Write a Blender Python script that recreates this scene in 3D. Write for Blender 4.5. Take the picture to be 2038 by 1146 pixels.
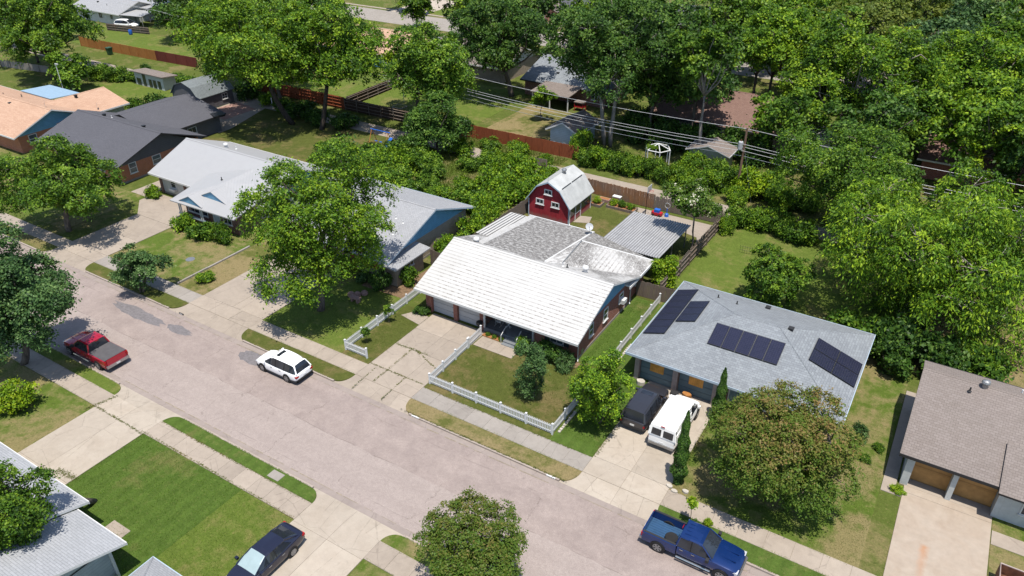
import bpy, bmesh, math, random
import numpy as np
from mathutils import Vector, Matrix

for _o in list(bpy.data.objects):
    bpy.data.objects.remove(_o)
SC = bpy.context.scene
COL = SC.collection
R = math.radians

# ------------------------------------------------------------------ camera
cam_d = bpy.data.cameras.new('camera')
cam = bpy.data.objects.new('camera', cam_d)
COL.objects.link(cam)
cam.location = (0, 0, 36.5)
cam.rotation_euler = (R(90) - math.atan(913 / 1500), 0, R(31.7))
cam_d.sensor_width = 36.0
cam_d.lens = 1500 / 2038 * 36.0
cam_d.clip_start = 0.5
cam_d.clip_end = 3000
SC.camera = cam

# ------------------------------------------------------------------ sky, sun, exposure
SUN_EL = 74.0
SUN_DIR = Vector((0.69, -0.72, 0)).normalized()
w = bpy.data.worlds.new('World')
SC.world = w
w.use_nodes = True
wn = w.node_tree
wn.nodes.clear()
sky = wn.nodes.new('ShaderNodeTexSky')
sky.sky_type = 'NISHITA'
sky.sun_disc = False
sky.sun_elevation = R(SUN_EL)
sky.sun_rotation = math.atan2(SUN_DIR.x, SUN_DIR.y)
sky.air_density = 1.0
sky.dust_density = 0.7
bg = wn.nodes.new('ShaderNodeBackground')
bg.inputs['Strength'].default_value = 0.13
wo = wn.nodes.new('ShaderNodeOutputWorld')
wn.links.new(sky.outputs[0], bg.inputs[0])
wn.links.new(bg.outputs[0], wo.inputs[0])
sd = bpy.data.lights.new('sun', 'SUN')
sd.energy = 4.5
sd.angle = R(0.53)
sd.color = (1.0, 0.945, 0.855)
sun = bpy.data.objects.new('sun', sd)
COL.objects.link(sun)
sv = SUN_DIR * math.cos(R(SUN_EL)) + Vector((0, 0, math.sin(R(SUN_EL))))
sun.rotation_euler = sv.to_track_quat('Z', 'Y').to_euler()
sun.location = (20, -20, 80)
SC.view_settings.view_transform = 'Standard'
SC.view_settings.look = 'None'
SC.view_settings.exposure = 0.70
SC.view_settings.gamma = 1.0
SC.view_settings.use_curve_mapping = False
SC.render.engine = 'CYCLES'

# ------------------------------------------------------------------ helpers
OFF = {}


def tag(o, label=None, cat=None, group=None, kind=None):
    if label: o['label'] = label
    if cat: o['category'] = cat
    if group: o['group'] = group
    if kind: o['kind'] = kind
    return o


def root(name, loc, label, cat, group=None, rz=0.0):
    o = bpy.data.objects.new(name, None)
    COL.objects.link(o)
    o.empty_display_size = 0.3
    o.location = loc
    o.rotation_euler = (0, 0, rz)
    OFF[o] = Vector(loc)
    return tag(o, label, cat, group)


class MB:
    """collects polygons and links them as one mesh object"""

    def __init__(self):
        self.v = []; self.f = []; self.m = []

    def add(self, vs, fs, m=0):
        b = len(self.v)
        self.v += [tuple(p) for p in vs]
        for q in fs:
            self.f.append([b + i for i in q]); self.m.append(m)
        return self

    def poly(self, pts, m=0):
        return self.add(pts, [list(range(len(pts)))], m)

    def box(self, x0, x1, y0, y1, z0, z1, m=0):
        if x0 > x1: x0, x1 = x1, x0
        if y0 > y1: y0, y1 = y1, y0
        v = [(x0, y0, z0), (x1, y0, z0), (x1, y1, z0), (x0, y1, z0), (x0, y0, z1), (x1, y0, z1), (x1, y1, z1), (x0, y1, z1)]
        return self.add(v, [(3, 2, 1, 0), (4, 5, 6, 7), (0, 1, 5, 4), (1, 2, 6, 5), (2, 3, 7, 6), (3, 0, 4, 7)], m)

    def prism(self, pts, z0, z1, m=0, ms=None):
        """vertical prism over a counter-clockwise outline"""
        n = len(pts)
        v = [(p[0], p[1], z0) for p in pts] + [(p[0], p[1], z1) for p in pts]
        self.add(v, [list(range(n, 2 * n)), list(range(n - 1, -1, -1))], m)
        self.add(v, [(i, (i + 1) % n, n + (i + 1) % n, n + i) for i in range(n)], m if ms is None else ms)
        return self

    def slab(self, pts, t, m=0, ms=None):
        """sloping plate: outline counter-clockwise seen from above, thickness t straight down"""
        n = len(pts)
        v = [tuple(p) for p in pts] + [(p[0], p[1], p[2] - t) for p in pts]
        self.add(v, [list(range(n))], m)
        mm = m if ms is None else ms
        self.add(v, [list(range(2 * n - 1, n - 1, -1))], mm)
        self.add(v, [(n + i, n + (i + 1) % n, (i + 1) % n, i) for i in range(n)], mm)
        return self

    def tube(self, pts, rad, n=6, m=0, cap=True):
        """tube along points, radius number or list"""
        pts = [Vector(p) for p in pts]
        k = len(pts)
        rs = rad if isinstance(rad, (list, tuple)) else [rad] * k
        vs = []
        for i, p in enumerate(pts):
            d = (pts[min(i + 1, k - 1)] - pts[max(i - 1, 0)])
            if d.length < 1e-6: d = Vector((0, 0, 1))
            d.normalize()
            a = d.cross(Vector((0, 0, 1)))
            if a.length < 0.05: a = d.cross(Vector((1, 0, 0)))
            a.normalize(); b = d.cross(a)
            for j in range(n):
                t = 2 * math.pi * j / n
                vs.append(p + (a * math.cos(t) + b * math.sin(t)) * rs[i])
        fs = []
        for i in range(k - 1):
            for j in range(n):
                j2 = (j + 1) % n
                fs.append((i * n + j, (i + 1) * n + j, (i + 1) * n + j2, i * n + j2))
        if cap:
            fs.append(tuple(range(n))); fs.append(tuple(range(k * n - 1, (k - 1) * n - 1, -1)))
        return self.add(vs, fs, m)

    def lathe(self, c, prof, n=12, m=0, axis='z'):
        """profile of (radius, height)"""
        vs = []; k = len(prof)
        for r, h in prof:
            for j in range(n):
                t = 2 * math.pi * j / n
                x, y = r * math.cos(t), r * math.sin(t)
                if axis == 'z': vs.append((c[0] + x, c[1] + y, c[2] + h))
                elif axis == 'y': vs.append((c[0] + x, c[1] + h, c[2] + y))
                else: vs.append((c[0] + h, c[1] + x, c[2] + y))
        fs = []
        for i in range(k - 1):
            for j in range(n):
                j2 = (j + 1) % n
                fs.append((i * n + j, i * n + j2, (i + 1) * n + j2, (i + 1) * n + j))
        fs.append(tuple(range(n - 1, -1, -1))); fs.append(tuple(range((k - 1) * n, k * n)))
        return self.add(vs, fs, m)

    def loft(self, secs, m=0, closed=True, caps=True):
        n = len(secs[0]); vs = [p for s in secs for p in s]; fs = []
        for i in range(len(secs) - 1):
            for j in range(n if closed else n - 1):
                j2 = (j + 1) % n
                fs.append((i * n + j, i * n + j2, (i + 1) * n + j2, (i + 1) * n + j))
        if caps:
            fs.append(tuple(range(n - 1, -1, -1))); fs.append(tuple(range((len(secs) - 1) * n, len(secs) * n)))
        return self.add(vs, fs, m)

    def build(self, name, mats, parent=None, origin=None, smooth=False, uv=True):
        off = OFF[parent] if parent is not None else Vector(origin if origin is not None else (0, 0, 0))
        me = bpy.data.meshes.new(name)
        me.from_pydata([(p[0] - off.x, p[1] - off.y, p[2] - off.z) for p in self.v], [], self.f)
        if not isinstance(mats, (list, tuple)): mats = [mats]
        for k in mats: me.materials.append(k)
        if len(mats) > 1: me.polygons.foreach_set('material_index', self.m)
        if smooth: me.polygons.foreach_set('use_smooth', [True] * len(self.f))
        if uv:
            lay = me.uv_layers.new(name='UVMap')
            data = np.zeros(len(me.loops) * 2, dtype=np.float32)
            li = 0
            for fc in self.f:
                p = [self.v[i] for i in fc]
                nx = ny = nz = 0.0
                for i in range(len(p)):
                    a, b = p[i], p[(i + 1) % len(p)]
                    nx += (a[1] - b[1]) * (a[2] + b[2]); ny += (a[2] - b[2]) * (a[0] + b[0]); nz += (a[0] - b[0]) * (a[1] + b[1])
                l = math.hypot(nx, ny)
                L3 = math.sqrt(l * l + nz * nz) or 1.0
                if l / L3 < 0.02:
                    u = (1, 0, 0); vv = (0, 1, 0)
                else:
                    u = (-ny / l, nx / l, 0)
                    n3 = (nx / L3, ny / L3, nz / L3)
                    vv = (n3[1] * u[2] - n3[2] * u[1], n3[2] * u[0] - n3[0] * u[2], n3[0] * u[1] - n3[1] * u[0])
                for q in p:
                    data[li] = q[0] * u[0] + q[1] * u[1]; data[li + 1] = q[0] * vv[0] + q[1] * vv[1] + q[2] * vv[2]
                    li += 2
            lay.data.foreach_set('uv', data)
        o = bpy.data.objects.new(name, me)
        COL.objects.link(o)
        if parent is not None:
            o.parent = parent
        else:
            o.location = off
        OFF[o] = off
        return o


def inst(src, name, parent, loc=(0, 0, 0), rot=None, scale=None):
    """another object that shares the mesh of src; loc is in the parent's space"""
    o = bpy.data.objects.new(name, src.data)
    COL.objects.link(o)
    o.parent = parent
    o.location = loc
    if rot: o.rotation_euler = rot
    if scale: o.scale = scale
    return o


def struct(mb, name, mats, origin=None, smooth=False):
    return tag(mb.build(name, mats, origin=origin, smooth=smooth), kind='structure')


def copy_tree(o, parent=None):
    c = o.copy(); COL.objects.link(c); c.parent = parent
    for ch in o.children: copy_tree(ch, c)
    return c


def arc(cx, cy, r, a0, a1, n=8):
    return [(cx + r * math.cos(R(a0 + (a1 - a0) * i / n)), cy + r * math.sin(R(a0 + (a1 - a0) * i / n))) for i in range(n + 1)]

# ------------------------------------------------------------------ materials
class NT:
    def __init__(self, name):
        self.mat = bpy.data.materials.new(name)
        self.mat.use_nodes = True
        self.t = self.mat.node_tree
        self.t.nodes.clear()
        self.out = self.t.nodes.new('ShaderNodeOutputMaterial')
        self.uvn = None; self.posn = None

    def n(self, typ, **kw):
        nd = self.t.nodes.new(typ)
        for k, v in kw.items():
            if k.startswith('i_'):
                key = k[2:].replace('_', ' ')
                nd.inputs[key].default_value = v
            else:
                setattr(nd, k, v)
        return nd

    def l(self, a, b):
        self.t.links.new(a, b); return b

    def uv(self):
        if not self.uvn: self.uvn = self.n('ShaderNodeTexCoord')
        return self.uvn.outputs['UV']

    def objc(self):
        if not self.uvn: self.uvn = self.n('ShaderNodeTexCoord')
        return self.uvn.outputs['Object']

    def pos(self):
        if not self.posn: self.posn = self.n('ShaderNodeNewGeometry')
        return self.posn.outputs['Position']

    def noise(self, vec, scale, detail=3, rough=.55, dist=0):
        nd = self.n('ShaderNodeTexNoise')
        nd.inputs['Scale'].default_value = scale
        nd.inputs['Detail'].default_value = detail
        nd.inputs['Roughness'].default_value = rough
        nd.inputs['Distortion'].default_value = dist
        self.l(vec, nd.inputs['Vector'])
        return nd.outputs['Fac']

    def ramp(self, fac, stops, interp='LINEAR'):
        nd = self.n('ShaderNodeValToRGB')
        cr = nd.color_ramp; cr.interpolation = interp
        while len(cr.elements) > 1: cr.elements.remove(cr.elements[-1])
        cr.elements[0].position = stops[0][0]; cr.elements[0].color = col4(stops[0][1])
        for p, c in stops[1:]:
            e = cr.elements.new(p); e.color = col4(c)
        self.l(fac, nd.inputs[0])
        return nd.outputs[0]

    def mix(self, fac, a, b, mode='MIX'):
        nd = self.n('ShaderNodeMix', data_type='RGBA', blend_type=mode)
        for s, x in ((nd.inputs[0], fac), (nd.inputs[6], a), (nd.inputs[7], b)):
            if hasattr(x, 'links'): self.l(x, s)
            elif isinstance(x, (tuple, list)): s.default_value = col4(x)
            else: s.default_value = x
        return nd.outputs[2]

    def math(self, op, a, b=0.0, c=None):
        nd = self.n('ShaderNodeMath', operation=op)
        for s, x in ((nd.inputs[0], a), (nd.inputs[1], b)) + (((nd.inputs[2], c),) if c is not None else ()):
            if hasattr(x, 'links'): self.l(x, s)
            else: s.default_value = x
        return nd.outputs[0]

    def bump(self, h, strength=.3, dist=.02):
        nd = self.n('ShaderNodeBump')
        nd.inputs['Strength'].default_value = strength
        nd.inputs['Distance'].default_value = dist
        self.l(h, nd.inputs['Height'])
        return nd.outputs[0]

    def rand(self):
        return self.n('ShaderNodeObjectInfo').outputs['Random']

    def scaled(self, vec, s, loc=(0, 0, 0)):
        nd = self.n('ShaderNodeMapping')
        nd.inputs['Scale'].default_value = s
        nd.inputs['Location'].default_value = loc
        self.l(vec, nd.inputs['Vector'])
        return nd.outputs[0]

    def pbr(self, color, rough=.8, normal=None, metal=0.0, spec=.3, **kw):
        p = self.n('ShaderNodeBsdfPrincipled')
        for s, x in ((p.inputs['Base Color'], color), (p.inputs['Roughness'], rough), (p.inputs['Metallic'], metal)):
            if hasattr(x, 'links'): self.l(x, s)
            elif isinstance(x, (tuple, list)): s.default_value = col4(x)
            else: s.default_value = x
        p.inputs['Specular IOR Level'].default_value = spec
        if normal is not None: self.l(normal, p.inputs['Normal'])
        for k, v in kw.items(): p.inputs[k.replace('_', ' ')].default_value = v
        self.l(p.outputs[0], self.out.inputs[0])
        return self.mat


def col4(c):
    return (c, c, c, 1) if isinstance(c, (int, float)) else (c[0], c[1], c[2], 1)


def scl(c, k): return tuple(min(1, x * k) for x in c)


KA = 0.69      # base colours below were read off at exposure 0; the picture is exposed brighter


def plain(name, c, rough=.6, metal=0.0, var=.12, scale=3.0, spec=.3, **kw):
    t = NT(name); c = scl(c, KA)
    f = t.noise(t.pos(), scale, 4)
    k = t.ramp(f, [(.3, scl(c, 1 - var)), (.7, scl(c, 1 + var))])
    return t.pbr(k, rough, None, metal, spec, **kw)


def grass(name, base, dry, dryness=.5, bright=None, mow=None):
    t = NT(name); P = t.pos()
    fine = t.noise(P, 9.0, 5, .7)
    mid = t.noise(P, 1.3, 4, .6)
    big = t.noise(P, .22, 4, .6, .6)
    c = t.ramp(fine, [(.25, scl(base, .62)), (.5, base), (.75, scl(base, 1.4))])
    m2 = t.ramp(mid, [(.35, scl(base, .8)), (.65, bright or scl(base, 1.25))])
    c = t.mix(.45, c, m2)
    patch = t.math('ADD', t.math('MULTIPLY', big, .7), t.math('MULTIPLY', mid, .35))
    lo = .62 - .22 * dryness
    pm = t.ramp(patch, [(lo, 0), (lo + .13, 1)])
    d2 = t.ramp(fine, [(.3, scl(dry, .7)), (.7, scl(dry, 1.25))])
    c = t.mix(t.math('MULTIPLY', pm, .85), c, d2)
    if mow:
        s = t.n('ShaderNodeTexWave', i_Scale=mow, i_Distortion=.6, i_Detail=2.0)
        t.l(P, s.inputs['Vector'])
        c = t.mix(.16, c, t.ramp(s.outputs['Fac'], [(.35, scl(base, .75)), (.65, scl(base, 1.5))]))
    tuft = t.noise(P, 3.6, 4, .7)
    c = t.mix(t.ramp(tuft, [(.54, 0), (.70, .55)]), c, scl(base, .55))
    c = t.mix(t.ramp(t.noise(P, 5.2, 3, .7), [(.58, 0), (.72, .5)]), c, scl(dry, 1.15))
    b = t.bump(t.math('ADD', t.math('ADD', fine, tuft), t.math('MULTIPLY', t.noise(P, 30, 2), .6)), .9, .07)
    return t.pbr(c, .95, b, 0, .1)


def concrete(name, c1, c2, stain=.5, obj=True):
    t = NT(name); P = t.pos(); c1 = scl(c1, KA); c2 = scl(c2, KA)
    big = t.noise(P, .45, 5, .65, .8); mid = t.noise(P, 2.2, 4, .6); fine = t.noise(P, 25, 3, .6)
    c = t.ramp(big, [(.32, c2), (.6, c1)])
    c = t.mix(.35, c, t.ramp(mid, [(.3, scl(c1, .72)), (.7, scl(c1, 1.12))]))
    c = t.mix(.25, c, t.ramp(fine, [(.3, scl(c1, .7)), (.7, scl(c1, 1.2))]))
    st = t.ramp(t.noise(P, .9, 5, .7, 1.5), [(.58, 0), (.75, 1)])
    c = t.mix(t.math('MULTIPLY', st, stain), c, scl(c2, .55))
    if obj:
        c = t.mix(1.0, c, t.ramp(t.rand(), [(0, .86), (1, 1.0)]), 'MULTIPLY')
    # hairline cracks
    v = t.n('ShaderNodeTexVoronoi', feature='DISTANCE_TO_EDGE', i_Scale=.32)
    t.l(P, v.inputs['Vector'])
    cr = t.ramp(t.math('ADD', v.outputs['Distance'], t.math('MULTIPLY', t.noise(P, 3, 3), .035)), [(.018, 1), (.025, 0)])
    c = t.mix(t.math('MULTIPLY', cr, .3), c, scl(c2, .4))
    return t.pbr(c, .9, t.bump(fine, .25, .01), 0, .2)


def shingle(name, c1, c2, row=.145, wid=.3, var=.5, c3=None, mortar=None):
    t = NT(name); U = t.uv(); c1 = scl(c1, KA); c2 = scl(c2, KA)
    b = t.n('ShaderNodeTexBrick', offset=.5, squash=1.0)
    b.inputs['Scale'].default_value = 1.0
    b.inputs['Brick Width'].default_value = wid
    b.inputs['Row Height'].default_value = row
    b.inputs['Mortar Size'].default_value = .012
    b.inputs['Mortar Smooth'].default_value = .2
    b.inputs['Bias'].default_value = 0.0
    b.inputs['Color1'].default_value = col4(c1); b.inputs['Color2'].default_value = col4(c2)
    b.inputs['Mortar'].default_value = col4(mortar or scl(c2, .55))
    t.l(U, b.inputs['Vector'])
    big = t.noise(t.pos(), .35, 5, .6, .5); fine = t.noise(t.pos(), 14, 3, .6)
    c = b.outputs['Color']
    c = t.mix(var * .5, c, t.ramp(big, [(.3, scl(c2, .8)), (.7, scl(c1, 1.15))]))
    c = t.mix(.25, c, t.ramp(fine, [(.3, scl(c2, .7)), (.7, scl(c1, 1.25))]))
    if c3: c = t.mix(t.ramp(t.noise(t.pos(), .7, 5, .7), [(.52, 0), (.7, .6)]), c, c3)
    h = t.math('SUBTRACT', t.math('MULTIPLY', fine, .4), b.outputs['Fac'])
    return t.pbr(c, .9, t.bump(h, .5, .02), 0, .2)


def white_roof(name, dirt):
    """painted shingle courses: pale, the butts of the courses dark in dashes; dirt wears the paint off in patches"""
    t = NT(name); U = t.uv()
    b = t.n('ShaderNodeTexBrick', offset=.5)
    b.inputs['Scale'].default_value = 1.0
    b.inputs['Brick Width'].default_value = .42
    b.inputs['Row Height'].default_value = .36
    b.inputs['Mortar Size'].default_value = .028
    b.inputs['Mortar Smooth'].default_value = .1
    t.l(U, b.inputs['Vector'])
    # only the course line, not the upright joints
    sep = t.n('ShaderNodeSeparateXYZ'); t.l(U, sep.inputs[0])
    fr = t.math('FRACT', t.math('DIVIDE', sep.outputs['Y'], .37))
    line = t.ramp(fr, [(.0, 1), (.20, 1), (.30, 0)])
    dash = t.ramp(t.noise(t.scaled(U, (2.2, .9, 1)), 1.6, 4, .75), [(.46, 0), (.56, 1)])
    zone = t.ramp(t.noise(U, .16, 3, .5), [(.36, 0), (.52, 1)])
    k = t.math('MULTIPLY', t.math('MULTIPLY', line, dash), zone)
    white = t.ramp(t.noise(U, .5, 4), [(.3, (.355, .35, .338)), (.7, (.405, .40, .39))])
    c = t.mix(t.math('MULTIPLY', k, .85), white, (.13, .112, .098))
    c = t.mix(t.math('MULTIPLY', line, .26), c, (.19, .175, .16))
    if dirt > 0:
        g = t.n('ShaderNodeTexBrick', offset=.5)
        g.inputs['Scale'].default_value = 1.0
        g.inputs['Brick Width'].default_value = .3; g.inputs['Row Height'].default_value = .17
        g.inputs['Mortar Size'].default_value = .02
        g.inputs['Color1'].default_value = (.17, .162, .155, 1); g.inputs['Color2'].default_value = (.10, .096, .092, 1)
        g.inputs['Mortar'].default_value = (.32, .30, .28, 1)
        t.l(U, g.inputs['Vector'])
        fl = t.noise(t.scaled(U, (1.0, 1.5, 1)), 2.7, 4, .75); bg_ = t.noise(U, .3, 4, .6)
        mk = t.ramp(t.math('ADD', t.math('MULTIPLY', fl, .6), t.math('MULTIPLY', bg_, .55)), [(.66 - .26 * dirt, 0), (.72 - .26 * dirt, 1)])
        c = t.mix(mk, c, t.mix(.75, g.outputs['Color'], t.ramp(fl, [(.38, (.055, .052, .05)), (.50, (.145, .138, .13)), (.62, (.36, .355, .345))])))
    h = t.math('SUBTRACT', t.math('MULTIPLY', t.noise(U, 9, 2), .2), line)
    return t.pbr(c, .6, t.bump(h, .35, .02), 0, .3)


def bricks(name, c1, c2, mortar=(.33, .29, .26)):
    t = NT(name); U = t.uv(); c1 = scl(c1, KA * 1.1); c2 = scl(c2, KA * 1.1)
    b = t.n('ShaderNodeTexBrick', offset=.5)
    b.inputs['Scale'].default_value = 1.0
    b.inputs['Brick Width'].default_value = .22; b.inputs['Row Height'].default_value = .078
    b.inputs['Mortar Size'].default_value = .008; b.inputs['Mortar Smooth'].default_value = .1
    b.inputs['Color1'].default_value = col4(c1); b.inputs['Color2'].default_value = col4(c2)
    b.inputs['Mortar'].default_value = col4(mortar)
    t.l(U, b.inputs['Vector'])
    n = t.noise(t.pos(), 1.2, 4, .6)
    c = t.mix(.3, b.outputs['Color'], t.ramp(n, [(.3, scl(c2, .75)), (.7, scl(c1, 1.2))]))
    return t.pbr(c, .9, t.bump(t.math('SUBTRACT', t.math('MULTIPLY', n, .2), b.outputs['Fac']), .6, .01), 0, .2)


def siding(name, c, step=.2, vertical=False, dark=.45, var=.12, rough=.6):
    t = NT(name); U = t.uv(); c = scl(c, KA * 1.05)
    sep = t.n('ShaderNodeSeparateXYZ'); t.l(U, sep.inputs[0])
    fr = t.math('FRACT', t.math('DIVIDE', sep.outputs['X' if vertical else 'Y'], step))
    line = t.ramp(fr, [(.0, 1), (.07, .8), (.12, 0)])
    n = t.noise(t.pos(), 1.7, 5, .65)
    k = t.ramp(n, [(.3, scl(c, 1 - var)), (.7, scl(c, 1 + var))])
    k = t.mix(t.math('MULTIPLY', line, .8), k, scl(c, dark))
    return t.pbr(k, rough, t.bump(t.math('SUBTRACT', fr, line), .4, .02), 0, .3)


def wood(name, c1, c2, grey=None, rough=.85):
    """weathered boards; the tone changes from board to board"""
    t = NT(name); O = t.objc(); c1 = scl(c1, KA * 1.15); c2 = scl(c2, KA * 1.15); grey = scl(grey, KA * 1.15) if grey else None
    g = t.noise(t.scaled(O, (14, 14, 1.2)), 1.0, 5, .6)
    r = t.rand()
    c = t.ramp(r, [(0, c1), (.5, scl(c1, .8)), (1, c2)])
    if grey: c = t.mix(t.ramp(t.noise(t.pos(), .5, 4, .6), [(.4, 0), (.62, .85)]), c, grey)
    c = t.mix(.4, c, t.ramp(g, [(.3, scl(c2, .45)), (.7, scl(c1, 1.35))]))
    return t.pbr(c, rough, t.bump(g, .4, .01), 0, .2)


def bark(name, c):
    t = NT(name); O = t.pos()
    g = t.noise(t.scaled(O, (5, 5, 1.1)), 1.0, 5, .7)
    k = t.ramp(g, [(.3, scl(c, .45)), (.55, c), (.8, scl(c, 1.5))])
    return t.pbr(k, .95, t.bump(g, .8, .04), 0, .1)


def leaf(name, stops, trans=.33):
    t = NT(name)
    a = t.n('ShaderNodeAttribute', attribute_name='tint')
    c = t.ramp(a.outputs['Fac'], stops)
    c = t.mix(t.math('MULTIPLY', t.rand(), .22), c, scl(stops[0][1], .8))
    p = t.n('ShaderNodeBsdfPrincipled')
    t.l(c, p.inputs['Base Color']); p.inputs['Roughness'].default_value = .5
    p.inputs['Specular IOR Level'].default_value = .18
    tr = t.n('ShaderNodeBsdfTranslucent')
    t.l(t.mix(1.0, c, (1.0, 1.0, .55), 'MULTIPLY'), tr.inputs[0])
    mx = t.n('ShaderNodeMixShader', i_Fac=trans)
    t.l(p.outputs[0], mx.inputs[1]); t.l(tr.outputs[0], mx.inputs[2])
    t.l(mx.outputs[0], t.out.inputs[0])
    return t.mat


def carpaint(name, c, rough=.28, metal=.0, flake=.06):
    t = NT(name)
    f = t.noise(t.objc(), 2.0, 3)
    k = t.ramp(f, [(.3, scl(c, 1 - flake)), (.7, scl(c, 1 + flake))])
    return t.pbr(k, rough, None, metal, .5, Coat_Weight=.6, Coat_Roughness=.08)


def glass(name, c=(.012, .015, .02), rough=.06):
    t = NT(name)
    f = t.noise(t.pos(), .8, 2)
    return t.pbr(t.ramp(f, [(.3, c), (.7, scl(c, 2.2))]), rough, None, 0, .6)


def streak(name, c1, c2):
    """weathered metal sheet: long streaks down the sheet"""
    t = NT(name); U = t.uv(); c1 = scl(c1, KA); c2 = scl(c2, KA)
    s = t.noise(t.scaled(U, (9, .35, 1)), 1.0, 4, .6); n = t.noise(t.pos(), .8, 4, .6)
    c = t.ramp(s, [(.3, c2), (.65, c1)])
    c = t.mix(t.ramp(n, [(.5, 0), (.7, .5)]), c, scl(c2, .8))
    sep = t.n('ShaderNodeSeparateXYZ'); t.l(t.pos(), sep.inputs[0])      # rib shading painted in: troughs of the sheet darkened
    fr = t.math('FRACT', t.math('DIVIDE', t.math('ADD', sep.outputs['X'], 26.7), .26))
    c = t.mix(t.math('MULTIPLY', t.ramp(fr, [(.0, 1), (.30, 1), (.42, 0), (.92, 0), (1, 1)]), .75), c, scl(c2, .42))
    return t.pbr(c, .5, None, .15, .3)


def barn_red():
    t = NT('siding_barn_red'); U = t.uv(); P = t.pos()
    sep = t.n('ShaderNodeSeparateXYZ'); t.l(U, sep.inputs[0])
    fr = t.math('FRACT', t.math('DIVIDE', sep.outputs['X'], .2)); line = t.ramp(fr, [(.0, 1), (.06, .8), (.1, 0)])
    n = t.noise(P, 1.3, 5, .65); n2 = t.noise(t.scaled(P, (8, 8, .8)), 1.0, 4, .6)
    c = t.ramp(n, [(.3, (.20, .012, .022)), (.7, (.32, .024, .036))])
    c = t.mix(.35, c, t.ramp(n2, [(.3, (.15, .010, .018)), (.7, (.36, .045, .055))]))
    c = t.mix(t.math('MULTIPLY', line, .6), c, (.09, .006, .012))
    s2 = t.n('ShaderNodeSeparateXYZ'); t.l(P, s2.inputs[0])
    w_ = t.math('MULTIPLY', t.ramp(t.math('ADD', t.math('MULTIPLY', s2.outputs['Z'], .8), t.math('MULTIPLY', n2, .7)), [(.45, 1), (.8, 0)]), .7)
    c = t.mix(w_, c, (.22, .13, .12))     # paint flaked off along the foot of the boards
    return t.pbr(c, .7, t.bump(t.math('SUBTRACT', n2, line), .4, .01), 0, .3)


def rust_drive():
    t = NT('concrete_rust_stained'); P = t.pos(); c1, c2 = scl((.44, .37, .30), KA), scl((.37, .29, .22), KA)
    big = t.noise(P, .45, 5, .65, .8); mid = t.noise(P, 2.2, 4, .6)
    c = t.ramp(big, [(.32, c2), (.6, c1)])
    c = t.mix(.35, c, t.ramp(mid, [(.3, scl(c1, .75)), (.7, scl(c1, 1.1))]))
    sep = t.n('ShaderNodeSeparateXYZ'); t.l(P, sep.inputs[0])
    dx = t.math('ABSOLUTE', t.math('SUBTRACT', t.math('ADD', sep.outputs['X'], t.math('MULTIPLY', mid, .4)), 5.15))
    a = t.math('MULTIPLY', t.ramp(dx, [(.03, 1), (.32, 0)]), t.ramp(t.math('DIVIDE', t.math('SUBTRACT', 38.9, sep.outputs['Y']), 5.0), [(.0, 0), (.05, 1), (.25, .55), (1, .1)]))
    c = t.mix(t.math('MULTIPLY', a, .62), c, (.30, .125, .045))
    return t.pbr(c, .9, t.bump(t.noise(P, 25, 3), .25, .01), 0, .2)


M = {}
M['grass'] = grass('grass_mixed', (.070, .092, .018), (.165, .135, .06), .45)
M['grass_green'] = grass('grass_green', (.056, .094, .016), (.125, .118, .042), .30, bright=(.082, .125, .024), mow=.35)
M['grass_vivid'] = grass('grass_vivid', (.082, .116, .020), (.155, .14, .05), .42, bright=(.105, .145, .024))
M['grass_olive'] = grass('grass_olive', (.066, .078, .017), (.135, .105, .045), .45)
M['grass_dry'] = grass('grass_dry', (.088, .096, .024), (.21, .162, .082), .9)
M['grass_patchy'] = grass('grass_patchy', (.070, .105, .016), (.195, .155, .075), .68)
M['dirt'] = grass('bare_dirt', (.17, .12, .075), (.24, .19, .12), .5)
M['concrete'] = concrete('concrete_beige', (.43, .365, .30), (.33, .275, .225), .35)
M['concrete_light'] = concrete('concrete_pale', (.50, .435, .36), (.40, .335, .265), .35)
M['concrete_grey'] = concrete('concrete_grey', (.37, .335, .30), (.29, .26, .23), .3)
M['concrete_rust'] = rust_drive()
M['kerb'] = concrete('kerb_concrete', (.42, .355, .305), (.31, .26, .225), .4, obj=False)
M['gutter'] = concrete('gutter_concrete', (.345, .29, .26), (.26, .215, .195), .5, obj=False)


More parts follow.
